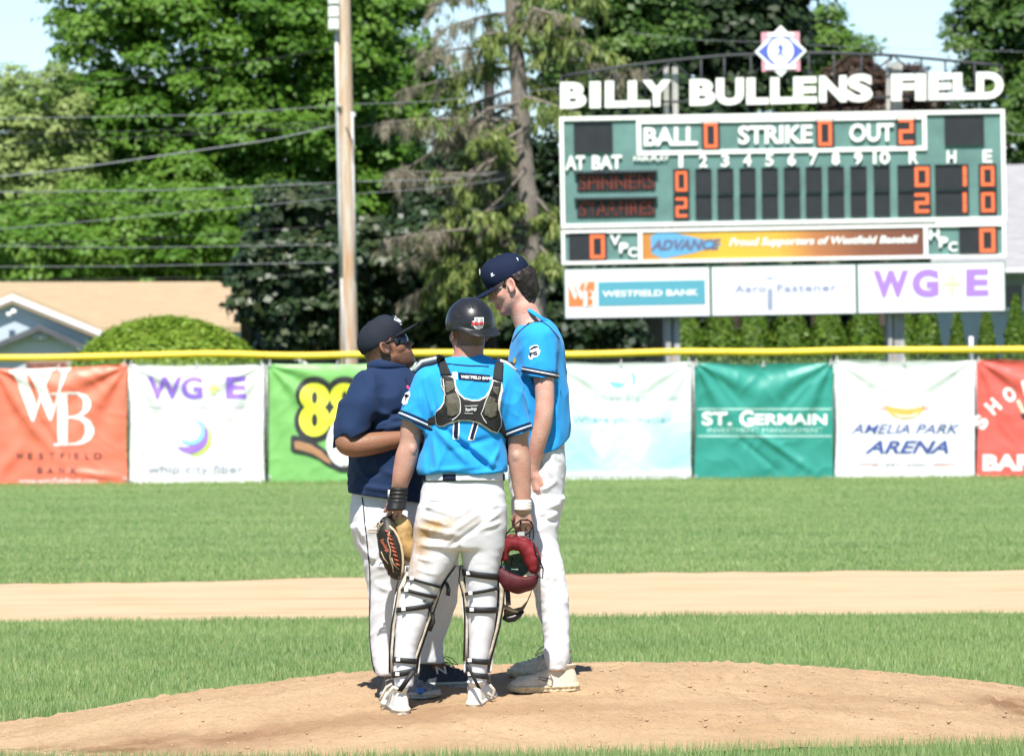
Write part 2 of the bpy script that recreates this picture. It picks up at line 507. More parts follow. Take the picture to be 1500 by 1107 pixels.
def dirt_mat(name, c1, c2, dark, sc, clod):
    M = bpy.data.materials.new(name); M.use_nodes = True; n = M.node_tree.nodes; L = M.node_tree.links; b = n['Principled BSDF']; b.inputs['Roughness'].default_value = .95; b.inputs['Specular IOR Level'].default_value = .1
    g = n.new('ShaderNodeNewGeometry')
    t = n.new('ShaderNodeTexNoise'); t.inputs['Scale'].default_value = sc; t.inputs['Detail'].default_value = 8; t.inputs['Roughness'].default_value = .7; L.new(g.outputs['Position'], t.inputs[0])
    r = n.new('ShaderNodeValToRGB'); r.color_ramp.elements[0].color = (*c2, 1); r.color_ramp.elements[1].color = (*c1, 1); r.color_ramp.elements[0].position = .35; r.color_ramp.elements[1].position = .62; L.new(t.outputs[0], r.inputs[0])
    t2 = n.new('ShaderNodeTexNoise'); t2.inputs['Scale'].default_value = 55; t2.inputs['Detail'].default_value = 6; t2.inputs['Roughness'].default_value = .75; L.new(g.outputs['Position'], t2.inputs[0])
    mr = n.new('ShaderNodeMapRange'); mr.inputs[1].default_value = .56; mr.inputs[2].default_value = .68; mr.inputs[4].default_value = .6; L.new(t2.outputs[0], mr.inputs[0])
    mx = n.new('ShaderNodeMix'); mx.data_type = 'RGBA'; L.new(mr.outputs[0], mx.inputs[0]); L.new(r.outputs[0], mx.inputs[6]); mx.inputs[7].default_value = (*dark, 1)
    at = n.new('ShaderNodeAttribute'); at.attribute_name = 'dark_patch'
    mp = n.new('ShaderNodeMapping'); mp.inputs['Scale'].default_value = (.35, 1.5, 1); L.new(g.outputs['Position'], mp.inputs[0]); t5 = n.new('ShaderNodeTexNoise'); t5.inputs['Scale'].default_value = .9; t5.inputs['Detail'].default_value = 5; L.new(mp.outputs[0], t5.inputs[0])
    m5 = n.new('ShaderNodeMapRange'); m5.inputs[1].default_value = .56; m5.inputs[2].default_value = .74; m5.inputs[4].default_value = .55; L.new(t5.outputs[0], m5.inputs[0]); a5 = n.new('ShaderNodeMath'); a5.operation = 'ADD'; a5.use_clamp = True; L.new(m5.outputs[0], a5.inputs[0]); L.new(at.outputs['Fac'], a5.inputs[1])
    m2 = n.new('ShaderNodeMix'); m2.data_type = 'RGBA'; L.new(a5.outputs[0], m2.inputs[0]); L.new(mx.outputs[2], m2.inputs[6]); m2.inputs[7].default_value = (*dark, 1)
    L.new(m2.outputs[2], b.inputs['Base Color'])
    bp = n.new('ShaderNodeBump'); bp.inputs['Strength'].default_value = clod; bp.inputs['Distance'].default_value = .02
    ma = n.new('ShaderNodeTexNoise'); ma.inputs['Scale'].default_value = 38; ma.inputs['Detail'].default_value = 8; ma.inputs['Roughness'].default_value = .7; L.new(g.outputs['Position'], ma.inputs[0])
    L.new(ma.outputs[0], bp.inputs['Height']); L.new(bp.outputs[0], b.inputs['Normal'])
    return M
m_mound = dirt_mat('mound_clay', (.515, .36, .220), (.425, .285, .165), (.25, .145, .08), 1.6, 1.0)
m_infield = dirt_mat('infield_dirt', (.52, .39, .25), (.46, .33, .205), (.33, .20, .12), .9, .5)

def grass_mat(name, c1, c2, c3, blade=False):
    M = bpy.data.materials.new(name); M.use_nodes = True; n = M.node_tree.nodes; L = M.node_tree.links; b = n['Principled BSDF']; b.inputs['Roughness'].default_value = .65; b.inputs['Specular IOR Level'].default_value = .25
    g = n.new('ShaderNodeNewGeometry')
    mp = n.new('ShaderNodeMapping'); mp.inputs['Scale'].default_value = (.22, .30, 1); L.new(g.outputs['Position'], mp.inputs[0])
    t = n.new('ShaderNodeTexNoise'); t.inputs['Scale'].default_value = 1.1; t.inputs['Detail'].default_value = 6; t.inputs['Roughness'].default_value = .6; L.new(mp.outputs[0], t.inputs[0])
    r = n.new('ShaderNodeValToRGB'); r.color_ramp.elements[0].color = (*c2, 1); r.color_ramp.elements[1].color = (*c1, 1); r.color_ramp.elements[0].position = .40; r.color_ramp.elements[1].position = .60; L.new(t.outputs[0], r.inputs[0])
    t2 = n.new('ShaderNodeTexNoise'); t2.inputs['Scale'].default_value = 14; t2.inputs['Detail'].default_value = 8; t2.inputs['Roughness'].default_value = .8
    L.new(g.outputs['Position'], t2.inputs[0])
    mr = n.new('ShaderNodeMapRange'); mr.inputs[1].default_value = .42; mr.inputs[2].default_value = .66; mr.inputs[4].default_value = .75; L.new(t2.outputs[0], mr.inputs[0])
    fac = mr.outputs[0]
    if blade:
        at = n.new('ShaderNodeAttribute'); at.attribute_name = 'tone'; fac = at.outputs['Fac']
    mx = n.new('ShaderNodeMix'); mx.data_type = 'RGBA'; L.new(fac, mx.inputs[0]); L.new(r.outputs[0], mx.inputs[6]); mx.inputs[7].default_value = (*c3, 1)
    L.new(mx.outputs[2], b.inputs['Base Color'])
    if blade:
        tr = n.new('ShaderNodeBsdfTranslucent'); L.new(mx.outputs[2], tr.inputs[0]); ms = n.new('ShaderNodeMixShader'); ms.inputs[0].default_value = .35
        L.new(b.outputs[0], ms.inputs[1]); L.new(tr.outputs[0], ms.inputs[2]); L.new(ms.outputs[0], n['Material Output'].inputs[0])
    else:
        bp = n.new('ShaderNodeBump'); bp.inputs['Strength'].default_value = .7; bp.inputs['Distance'].default_value = .06
        t3 = n.new('ShaderNodeTexNoise'); t3.inputs['Scale'].default_value = 22; t3.inputs['Detail'].default_value = 6; t3.inputs['Roughness'].default_value = .8; L.new(g.outputs['Position'], t3.inputs[0])
        L.new(t3.outputs[0], bp.inputs['Height']); L.new(bp.outputs[0], b.inputs['Normal'])
    return M
G1, G2, G3 = (.180, .290, .090), (.118, .225, .060), (.265, .345, .135)
m_turf = grass_mat('turf', G1, G2, G3)
m_blade = grass_mat('grass_blades', (.205, .330, .095), (.125, .250, .062), (.43, .47, .23), True)
m_outer = grass_mat('rough_grass', (.10, .16, .05), (.07, .12, .035), (.15, .18, .08))

def sheet(name, xs, yfun0, yfun1, ny, z, m_, power=1.0):
    t = np.linspace(0, 1, ny)**power
    X = np.repeat(xs[:, None], ny, 1); Y0 = yfun0(xs)[:, None]; Y1 = yfun1(xs)[:, None]; Yv = Y0 + (Y1 - Y0) * t[None]
    V = np.stack([X, Yv, np.full_like(X, z)], -1).reshape(-1, 3); I = np.arange(len(xs) * ny).reshape(len(xs), ny)
    F = np.stack([I[:-1, :-1], I[1:, :-1], I[1:, 1:], I[:-1, 1:]], -1).reshape(-1, 4)
    return tag(mesh_np(name, V, F, m_, smooth=True), kind='structure')

# base terrain to the horizon
mb = MB(); mb.add([(-1500, -200, -.03), (1500, -200, -.03), (1500, 2500, -.03), (-1500, 2500, -.03)], [(0, 1, 2, 3)])
tag(mb.build('ground', m_outer), kind='structure')
xs = np.concatenate([np.linspace(-45, -9, 30), np.linspace(-8.8, 8.8, 160), np.linspace(9, 45, 30)])
wob = lambda x, s, a: a * np.interp(x * 3.1 + s * 17, np.arange(-400, 400), np.random.RandomState(s).randn(800))
df = lambda x: dirt_front(x) + wob(x, 3, .10); db = lambda x: dirt_back(x) + wob(x, 4, .22)
c_ = lambda v: (lambda x: np.full(len(x), float(v)))
sheet('infield_dirt', xs, c_(14), c_(70), 90, .0, m_infield)
sheet('outfield_grass', xs, db, c_(137.4), 60, .004, m_turf)
# infield grass with a round hole for the mound
ang = np.linspace(0, 2 * np.pi, 161)[:-1]
wr_ = np.random.RandomState(5).randn(160); wr_ = .02 * wr_ + .03 * np.convolve(np.tile(wr_, 3), np.ones(7) / 7, 'same')[160:320]
ring_r = 2.72 * np.hypot(np.cos(ang) * np.where(np.cos(ang) < 0, 1.17, 1.09), np.sin(ang)) + wr_ + .80 * np.exp(-((ang - np.radians(230)) / .42)**2) - .16 * np.exp(-((ang - np.radians(300)) / .5)**2)
def mound_r(a): return np.interp(np.mod(a, 2 * np.pi), np.append(ang, 2 * np.pi), np.append(ring_r, ring_r[0]))
V = []; NR = 60
for a, r0 in zip(ang, ring_r):
    d = np.array([math.cos(a), math.sin(a)])
    # outer limit: the front edge of the infield dirt, or a wide box
    tmax = 40.0
    for t in np.linspace(3, 40, 300):
        p = np.array([MX, MY]) + d * t
        if p[1] > df(np.array([p[0]]))[0] or p[1] < 16 or abs(p[0]) > 22: tmax = t; break
    for k in range(NR):
        rr = r0 + (tmax - r0) * (k / (NR - 1))**1.3; p = np.array([MX, MY]) + d * rr; V.append((p[0], p[1], .004))
I = np.arange(160 * NR).reshape(160, NR); J = np.roll(I, -1, 0)
F = np.stack([I[:, :-1], I[:, 1:], J[:, 1:], J[:, :-1]], -1).reshape(-1, 4)
tag(mesh_np('infield_grass', np.array(V), F, m_turf), kind='structure')
# mound
n_ = 290; gx = np.linspace(-3.75, 3.3, n_); X, Yg = np.meshgrid(gx + MX, gx + MY, indexing='ij'); r = np.hypot(X - MX, Yg - MY); rb = mound_r(np.arctan2(Yg - MY, X - MX))
P = np.stack([X, Yg, 0 * X], -1).reshape(-1, 3)
h = mound_z(X.ravel(), Yg.ravel())
rough = .0060 * wav(P, 81, 9) + .0060 * wav(P, 82, 26) + .0040 * wav(P, 83, 75) + .0026 * np.random.RandomState(1).randn(len(P))
pits = np.zeros(len(P)); prs = np.random.RandomState(21)
for _ in range(230):
    a = prs.rand() * 6.283; q = 2.4 * prs.rand()**.7; x0, y0 = MX + q * math.cos(a) * 1.1, MY + q * math.sin(a); th = prs.rand() * 3.1; dp = .005 + .011 * prs.rand(); ux, uy = math.cos(th), math.sin(th)
    I_ = np.flatnonzero((np.abs(P[:, 0] - x0) < .3) & (np.abs(P[:, 1] - y0) < .3)); dx = P[I_, 0] - x0; dy = P[I_, 1] - y0
    e = np.hypot((dx * ux + dy * uy) / (.09 + .06 * prs.rand()), (dy * ux - dx * uy) / (.035 + .02 * prs.rand())); pits[I_] += dp * (-np.exp(-e**2) + .55 * np.exp(-((e - 1.35) / .35)**2))
Z = h + (rough + pits) * np.clip((rb.ravel() - r.ravel() + .1) / .4, 0, 1) + .002
V = np.stack([X.ravel(), Yg.ravel(), Z], -1); I = np.arange(n_ * n_).reshape(n_, n_)
keep = (r < rb + .12); kc = keep[:-1, :-1] & keep[1:, 1:]
F = np.stack([I[:-1, :-1], I[1:, :-1], I[1:, 1:], I[:-1, 1:]], -1)[kc].reshape(-1, 4)
mo = tag(mesh_np('pitchers_mound', V, F, m_mound), kind='structure')
dark_patch = np.zeros(len(V))  # soft darker patches on the mound, some of them around the feet
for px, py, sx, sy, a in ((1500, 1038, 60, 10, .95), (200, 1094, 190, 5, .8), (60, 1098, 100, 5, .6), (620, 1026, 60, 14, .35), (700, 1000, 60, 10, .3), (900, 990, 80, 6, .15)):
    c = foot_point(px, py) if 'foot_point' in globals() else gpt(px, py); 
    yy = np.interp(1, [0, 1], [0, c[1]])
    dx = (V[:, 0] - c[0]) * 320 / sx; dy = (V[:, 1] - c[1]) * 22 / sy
    dark_patch = np.maximum(dark_patch, a * np.exp(-(dx**2 + dy**2)))
dark_patch *= np.clip(.6 + .6 * wav(V, 90, 14), 0, 1); vcol(mo, 'dark_patch', np.clip(dark_patch, 0, 1))
# clods
rs = np.random.RandomState(12); N = 4200; a = rs.rand(N) * 6.283; rr = mound_r(a) * np.sqrt(rs.rand(N)); cx = MX + rr * np.cos(a); cy = MY + rr * np.sin(a)
s = .0022 + .0095 * rs.rand(N)**4; cz = mound_z(cx, cy) + s * .3
O = np.array([[1, 0, 0], [-1, 0, 0], [0, 1, 0], [0, -1, 0], [0, 0, .7], [0, 0, -.7]], float)
V = (np.stack([cx, cy, cz], -1)[:, None] + O[None] * s[:, None, None] * (0.7 + .6 * rs.rand(N, 6, 1))).reshape(-1, 3)
T = np.array([[0, 2, 4], [2, 1, 4], [1, 3, 4], [3, 0, 4], [2, 0, 5], [1, 2, 5], [3, 1, 5], [0, 3, 5]])
tag(mesh_np('gravel', V, (np.arange(N)[:, None, None] * 6 + T[None]).reshape(-1, 3), mat('clod', (.42, .27, .165), rough=.95), smooth=False), 'loose dirt crumbs scattered over the mound', 'dirt', kind='stuff')

def blades(name, x, y, z0, hgt, wid, label, seed):
    rs = np.random.RandomState(seed); N = len(x)
    a = rs.rand(N) * 6.283; lean = rs.rand(N) * .6 * hgt; la = rs.rand(N) * 6.283
    base = np.stack([x, y, z0 - .004], -1); sx = np.stack([np.cos(a), np.sin(a) * .6, np.zeros(N)], -1) * wid[:, None] / 2
    tip = base + np.stack([np.cos(la) * lean, np.sin(la) * lean, hgt], -1)
    V = np.stack([base - sx, base + sx, tip], 1).reshape(-1, 3); T = np.arange(N * 3).reshape(N, 3)
    o = mesh_np(name, V, T, m_blade, smooth=False); tone = np.clip(rs.rand(N)**1.6, 0, 1); vcol(o, 'tone', np.repeat(tone, 3))
    return tag(o, label, 'grass', kind='stuff')
rs = np.random.RandomState(33)
# grass between mound and infield dirt
N = 250000; u = rs.rand(N); y = 30.0 + 20.9 * u**1.05; x = (rs.rand(N) * 2 - 1) * (y * .0775 + .35)
ok = (y < df(x) + .05) & (np.hypot(x - MX, y - MY) > mound_r(np.arctan2(y - MY, x - MX)) - .03) & (y > 31.5)
patch = wav(np.stack([x, y, 0 * x], -1), 3, 2.2); ok &= rs.rand(N) < .75 + .25 * patch
x = x[ok]; y = y[ok]; n1 = len(x)
blades('grass', x, y, np.full(n1, .004), .026 + .026 * rs.rand(n1) + .008 * patch[ok], .0042 + .0042 * rs.rand(n1), 'mown infield grass blades around the mound', 5)
N = 46000; x = (rs.rand(N) * 2 - 1) * 3.0; y = 29.6 + 1.7 * rs.rand(N); ok = (np.hypot(x - MX, y - MY) > mound_r(np.arctan2(y - MY, x - MX)) - .05); x = x[ok]; y = y[ok]
blades('grass', x, y, np.full(len(x), .004), .028 + .060 * rs.rand(len(x))**1.8, .003 + .003 * rs.rand(len(x)), 'taller grass fringe in front of the mound', 6)
N = 190000; y = 58.3 + 78 * rs.rand(N)**2.1; x = (rs.rand(N) * 2 - 1) * (y * .0745 + .4); ok = y > db(x) - .1; x = x[ok]; y = y[ok]
blades('grass', x, y, np.full(len(x), .004), .022 + .026 * rs.rand(len(x)), .007 + .009 * rs.rand(len(x)) * (y / 60), 'outfield grass beyond the infield dirt', 8)
N = 30000; y = 134.5 + 1.9 * rs.rand(N)**.6; x = (rs.rand(N) * 2 - 1) * 11.0
blades('grass', x, y, np.full(N, .004), .03 + .10 * rs.rand(N)**2 * np.clip((y - 135.6) / .8, 0.1, 1), .02 + .01 * rs.rand(N), 'grass strip along the foot of the outfield fence', 9)
# ================================================================= outfield fence and its banners
FY = 136.5
def wx(px): return float(W(px, 600, FY)[0])
capz = [(-400, 529), (0, 524), (60, 524.5), (150, 522), (230, 520.5), (300, 517.5), (360, 519), (420, 522), (520, 519.5), (640, 516.5), (740, 517.5), (800, 519.5), (870, 519.5), (930, 516.5), (1000, 515), (1100, 516), (1190, 515.5), (1232, 512.5), (1330, 513), (1500, 512), (1900, 508)]
fence = empty('outfield_fence', (0, FY, 0), 'chain-link outfield fence with yellow tube cap along the top', 'fence')
m_yel = mat('yellow_cap', (.80, .56, .035), rough=.42, noise=.10, nscale=6, bump=.15, bscale=20, bdist=.01)
m_galv = mat('galvanised', (.34, .35, .36), rough=.45, metal=.6, noise=.3, nscale=12)
cx_, cy_ = zip(*capz); sx = np.linspace(-400, 1900, 150); sy = np.interp(sx, cx_, cy_)
sy = np.convolve(np.pad(sy, 3, 'edge'), np.ones(7) / 7, 'valid')
m_ = MB(); m_.tube([W(a, b, FY) for a, b in zip(sx, sy)], .067, 12); m_.build('cap_tube', m_yel, fence, True)
for px in np.arange(-390, 1890, 97):
    a = W(px, float(np.interp(px, sx, sy)), FY); b = W(px + 1.6, float(np.interp(px + 1.6, sx, sy)), FY); m_ = MB(); m_.tube([a, b], .0695, 12); m_.build('cap_joint', mat('yellow_joint', (.62, .42, .03), rough=.5), fence, True)
post_px = [-205, -8, 188.5, 390, 600, 806, 1015.5, 1222, 1429.5, 1640, 1850]
for px in post_px:
    t = W(px, float(np.interp(px, sx, sy)), FY); m_ = MB(); m_.tube([(t[0], FY + .07, -.02), (t[0], FY + .07, t[2] - .02)], .032, 10); m_.build('post', m_galv, fence, True)
m_ = MB(); x0, x1 = wx(-400), wx(1900); H = 2.33; p = .075
k = x0 - H
n = 0; Vw = []; Fw = []
def wire(a, b, r=.0022):
    global n
    a = np.array(a); b = np.array(b); d = b - a; d /= np.linalg.norm(d); s = np.cross(d, [0, 1.0, 0]) * r
    Vw.extend([a - s, a + s, b + s, b - s]); Fw.append((n, n + 1, n + 2, n + 3)); n += 4
while k < x1:
    for sg in (1, -1):
        a = (k, 0.0) if sg > 0 else (k + H, 0.0); b = (k + H, H) if sg > 0 else (k, H)
        wire((a[0], FY + .03 + .003 * sg, a[1] + .02), (b[0], FY + .03 + .003 * sg, b[1] + .02))
    k += p
tag(mesh_np('chain_link', Vw, np.array(Fw), m_galv, fence, False), kind='stuff')

def vinyl(name, col, noise=.06):
    return mat(name, col, rough=.42, noise=noise, nscale=2.2, spec=.35)

class Banner:
    def __init__(s, name, label, x0, x1, ytl, ytr, ybl, ybr, matl, seed, folds=(), group='sponsor banners hung along the outfield fence', grad=None, amp=1.0):
        s.seed = seed; s.folds = folds; s.amp = amp
        s.x0, s.x1 = wx(x0), wx(x1); s.q = (x0, x1, ytl, ytr, ybl, ybr)
        org = (float((s.x0 + s.x1) / 2), FY - .09, 0.0)
        s.root = empty(name, org, label, 'banner', group)
        nx, nz = 90, 80; rs = np.random.RandomState(seed)
        U, Vv = np.meshgrid(np.linspace(0, 1, nx), np.linspace(0, 1, nz), indexing='ij')
        px = x0 + (x1 - x0) * U; top = ytl + (ytr - ytl) * U; bot = ybl + (ybr - ybl) * U
        top = top + 2.2 * np.sin(np.pi * U)**2 * .8 + .8 * np.sin(U * 13 + seed); bot = bot + 2.0 * np.sin(np.pi * U) + .9 * np.sin(U * 9 + seed * 2)
        px = px + (U - .5) * -4 * np.sin(np.pi * Vv) * .8 + .5 * np.sin(Vv * 9 + seed)
        py = top + (bot - top) * Vv
        d = _f * FPX + _r * (px[..., None] - 750.0) - _u * (py[..., None] - 553.5)
        P = (CAM + d * (FY / d[..., 1:2])).reshape(-1, 3)
        P[:, 1] = s.depth(P[:, 0], P[:, 2])
        I = np.arange(nx * nz).reshape(nx, nz); F = np.stack([I[:-1, :-1], I[:-1, 1:], I[1:, 1:], I[1:, :-1]], -1).reshape(-1, 4)
        s.sheet = mesh_np('sheet', P, F, matl, s.root)
        if grad is not None: vcol(s.sheet, 'fade', grad(U, Vv).ravel())
        # hem, grommets and ties
        for (u, v) in ((0.02, .02), (.98, .02), (.5, .015), (.02, .97), (.98, .97)):
            i = int(u * (nx - 1)) * nz + int(v * (nz - 1)); c = P[i]; m_ = MB(); a_ = np.linspace(0, 2 * np.pi, 9)
            m_.tube([c + np.array([.028 * math.cos(t), -.012, .028 * math.sin(t)]) for t in a_], .008, 5, caps=False)
            m_.tube([c + np.array([0, -.012, .02]), c + np.array([.01, .03, .10 if v < .5 else -.02])], .007, 5); m_.build('grommet', mat('grommet_white', (.7, .7, .7), rough=.4), s.root, True)
    def depth(s, x, z):
        P = np.stack([x, 0 * x, z], -1); y = np.full(len(x), FY - .085)
        y = y - s.amp * (.016 * wav(P, s.seed, 2.4, (1, 1, 1.0)) + .007 * crumple(P, s.seed + 1, 6.5))
        # tension folds running in from the top corners
        w = s.x1 - s.x0
        for cxn, sg in ((s.x0, 1), (s.x1, -1)):
            dx = (x - cxn) * sg / w; dz = (2.25 - z) / w; rr = np.hypot(dx, dz) + 1e-4; th = np.arctan2(dz, np.maximum(dx, 1e-4))
            y = y - s.amp * .030 * np.sin(th * 11 + s.seed) * np.exp(-((rr - .30) / .28)**2)
        for (a, b, wd, am) in s.folds:
            A = W(a[0], a[1], FY); B = W(b[0], b[1], FY); ba = np.array([B[0] - A[0], B[2] - A[2]]); q = np.stack([x - A[0], z - A[2]], -1)
            t = np.clip(q @ ba / (ba @ ba), 0, 1); dd = np.linalg.norm(q - t[:, None] * ba, axis=1); y = y - am * np.exp(-(dd / wd)**2) * np.sin(np.pi * np.clip(.1 + .8 * t, 0, 1))
        return y
    def put(s, name, V2, T, matl, off=.008, step=7.0):
        """flat print given in photograph pixels (y down), laid on the sheet"""
        V2, T = densify(np.asarray(V2, float), T, step); P = np.array([W(a, b, FY) for a, b in V2]); P[:, 1] = s.depth(P[:, 0], P[:, 2]) - off
        a = P[T[:, 1]] - P[T[:, 0]]; b = P[T[:, 2]] - P[T[:, 0]]
        if np.cross(a, b)[:, 1].sum() > 0: T = T[:, ::-1]
        return mesh_np(name, P, [tuple(map(int, t)) for t in T], matl, s.root, True)
    def text(s, txt, x0, x1, y0, y1, matl, off=.009, rise=0.0, name='lettering', **kw):
        V, T = fit_text(txt, x0, x1, 0, 1, **kw); q = np.stack([V[:, 0], y0 + (y1 - y0) * V[:, 1] - rise * (V[:, 0] - x0) / (x1 - x0)], 1)
        return s.put(name, q, T, matl, off)

def ell_poly(cx, cy, rx, ry, a0=0, a1=360, n=28):
    return [(cx + rx * math.cos(math.radians(a)), cy + ry * math.sin(math.radians(a))) for a in np.linspace(a0, a1, n, endpoint=(a1 - a0) < 360)]

def wb_logo(f):
    """the bank's interlocked W and B as polygons; f maps trace coordinates to pixels"""
    def M(p): return [f(a, b) for a, b in p]
    W_ = [[(108, 195), (203, 203), (285, 452), (262, 568), (248, 560)], [(262, 568), (268, 510), (320, 328), (334, 345)], [(232, 192), (328, 198), (414, 437), (398, 562), (382, 556)],
          [(398, 562), (402, 500), (490, 182), (517, 186)], [(318, 330), (372, 182), (396, 182), (334, 348)], [(72, 172), (240, 166), (436, 150), (434, 164), (330, 205), (215, 200), (92, 196)], [(440, 158), (551, 148), (548, 164), (515, 188), (470, 186)]]
    B_ = [[(445, 345), (522, 345), (522, 742), (450, 742)], [(395, 345), (560, 336), (560, 352), (402, 362)], [(412, 742), (450, 735), (560, 733), (560, 747), (428, 753)],
          [(522, 338), (610, 339), (670, 364), (703, 410), (703, 450), (682, 492), (635, 523), (560, 538), (522, 542), (522, 526), (560, 524), (605, 512), (640, 478), (650, 435), (640, 390), (600, 358), (522, 354)],
          [(560, 524), (635, 523), (700, 560), (728, 615), (728, 660), (700, 705), (650, 735), (600, 747), (522, 747), (522, 733), (590, 728), (640, 700), (660, 650), (655, 590), (620, 552), (560, 540)]]
    return merge2([poly_tris(M(p)) for p in W_]), merge2([poly_tris(M(p)) for p in B_])

pw = mat('print_white', (.82, .82, .82), rough=.5); p_purple = mat('print_purple', (.27, .15, .62), rough=.5); p_navy = mat('print_navy', (.06, .09, .30), rough=.5)
p_grey = mat('print_grey', (.10, .06, .06), rough=.5); p_palegrey = mat('print_pale_grey', (.27, .27, .40), rough=.5); p_lime = mat('print_lime', (.55, .72, .08), rough=.5)
# --- banner 1: coral bank banner
b1 = Banner('banner', 'coral red bank banner with white interlocked W and B', -12, 187, 541, 533, 711, 708, vinyl('coral_vinyl', (.80, .19, .12)), 11,
            folds=[((0, 560), (70, 655), .10, .05), ((20, 565), (95, 665), .07, -.04), ((-5, 700), (30, 650), .12, .04), ((100, 690), (185, 700), .07, .035)], amp=1.3)
f1 = lambda a, b: (a / 5.272, 510 + b / 5.272)
(wV, wT), (bV, bT) = wb_logo(f1)
b1.put('letter_w', wV, wT, pw); b1.put('letter_b', bV, bT, pw, off=.010)
def spaced(b, words, y0, y1, matl, rise=0, **kw):
    for ch, x0, x1 in words: b.text(ch, x0, x1, y0 - rise * (x0 - words[0][1]) / 100, y1 - rise * (x0 - words[0][1]) / 100, matl, name='letter', **kw)
spaced(b1, [('W', 24, 35), ('E', 41, 48), ('S', 57, 64), ('T', 73, 80), ('F', 89, 95), ('I', 101, 103), ('E', 109, 116), ('L', 125, 131), ('D', 138, 150)], 672, 663, p_grey, offset=.02)
spaced(b1, [('B', 55, 63), ('A', 70, 78), ('N', 87, 95), ('K', 104, 114)], 693, 684, p_grey, offset=.02)
b1.text('www.westfieldbank.com', 28, 143, 708, 699.5, pw)
# --- banner 2: white utility banner
mfade = mat('faded_white', (.72, .72, .71), rough=.42, noise=.05, nscale=1.5)
b2 = Banner('banner', 'white banner with purple WG+E above a violet and lime crescent', 190, 388, 534, 534, 710, 709, mfade, 23, folds=[((210, 620), (200, 690), .1, .03), ((370, 560), (385, 690), .08, .03)])
b2.text('WG', 216, 297, 584.5, 551, p_purple, offset=.035); b2.text('E', 331, 361, 584, 551, p_purple, offset=.045); b2.put('plus_sign', *merge2([poly_tris([(306, 566), (322, 566), (322, 571), (306, 571)]), poly_tris([(311.5, 560), (316.5, 560), (316.5, 577), (311.5, 577)])]), mat('print_pale_lime', (.78, .80, .25), rough=.5))
b2.text('MASS.   GAS   AND   ELECTRIC', 214, 360, 598, 595, p_palegrey)
def crescent(cx, cy, r, a0, a1, t):
    n = 22; A = np.radians(np.linspace(a0, a1, n)); o = [(cx + r * math.cos(a), cy + r * math.sin(a)) for a in A]
    i_ = [(cx + (r - t * math.sin(math.pi * k / (n - 1))**.6) * math.cos(a), cy + (r - t * math.sin(math.pi * k / (n - 1))**.6) * math.sin(a)) for k, a in enumerate(A)]
    return poly_tris(o + i_[::-1])
b2.put('crescent', *crescent(285, 642, 25, -65, 100, 7), p_lime, off=.008); b2.put('crescent', *crescent(280, 638, 26, -60, 140, 14), mat('print_violet', (.34, .18, .60), rough=.5), off=.010)
b2.put('crescent', *crescent(281, 632, 19, -75, 150, 6), mat('print_aqua', (.25, .65, .80), rough=.5), off=.012); b2.text('whip city fiber', 217, 357, 696, 681, p_palegrey)
# --- banner 3: green with big yellow numeral
b3 = Banner('banner', 'green banner with yellow black-edged numeral 8 and a cartoon bat, behind the coach', 393, 598, 533, 531, 706, 706, vinyl('green_vinyl', (.20, .46, .14)), 31)
Zb = lambda pts: [(380 + a / 5.033, 500 + b / 5.033) for a, b in pts]
pk = mat('print_black', (.035, .035, .04), rough=.5); py_ = mat('print_yellow', (.80, .82, .06), rough=.5)
for dx in (0, 44):
    b3.put('numeral_edge', *merge2([poly_tris([(461 + dx + a, b) for a, b in ell_poly(0, 578, 28, 27)]), poly_tris([(461 + dx + a, b) for a, b in ell_poly(0, 617, 30, 31)])]), pk, off=.008 + dx * .0001)
    b3.put('numeral', *merge2([poly_tris(ell_poly(461 + dx, 581, 21.5, 20)), poly_tris(ell_poly(461 + dx, 615, 22.5, 24))]), py_, off=.014)
    b3.put('numeral_hole', *merge2([poly_tris(ell_poly(461 + dx, 582, 4.5, 9))]), pk, off=.018)
    b3.put('numeral_hole', *poly_tris(ell_poly(461 + dx, 615, 4.5, 9.5)), pk, off=.018)
b3.put('bat_edge', *poly_tris(Zb([(232, 700), (250, 690), (330, 700), (420, 745), (510, 815), (600, 860), (700, 900), (700, 965), (600, 960), (520, 925), (430, 865), (350, 835), (260, 820), (232, 800)])), pk, off=.020)
b3.put('ball', *poly_tris(Zb(ell_poly(620, 750, 125, 170))), pw, off=.022); b3.put('bat', *poly_tris(Zb([(258, 735), (300, 735), (380, 760), (460, 810), (520, 870), (530, 905), (480, 880), (400, 830), (330, 805), (262, 790)])), mat('print_brown', (.42, .22, .12), rough=.5), off=.026)
# --- banner 4: mostly hidden
b4 = Banner('banner', 'white and pale aqua banner mostly hidden behind the three players', 603, 803, 532, 530, 705, 704, mat('aqua_white_vinyl', (.62, .78, .80), rough=.42, noise=.1, nscale=1.2), 37)
# --- banner 5: pale health banner
M5 = mat('pale_aqua_vinyl', (.80, .82, .82), rough=.42); n5 = M5.node_tree; at = n5.nodes.new('ShaderNodeAttribute'); at.attribute_name = 'fade'; mx = n5.nodes.new('ShaderNodeMix'); mx.data_type = 'RGBA'
mx.inputs[6].default_value = (.72, .74, .75, 1); mx.inputs[7].default_value = (.36, .60, .66, 1); n5.links.new(at.outputs['Fac'], mx.inputs[0]); n5.links.new(mx.outputs[2], n5.nodes['Principled BSDF'].inputs['Base Color'])
b5 = Banner('banner', 'faded white and aqua banner reading Where you matter beside the pitcher', 808, 1013, 531, 530, 706, 703, M5, 41, grad=lambda U, V: np.clip((V - .35) / .3, 0, 1) * np.clip((.93 - V) / .05, 0, 1) * (.75 + .25 * np.sin(U * 9)))
pa = mat('print_faded_aqua', (.20, .50, .62), rough=.5); pb = mat('print_faded_grey', (.48, .60, .64), rough=.5); pbl = mat('print_faded_blue', (.16, .48, .72), rough=.5)
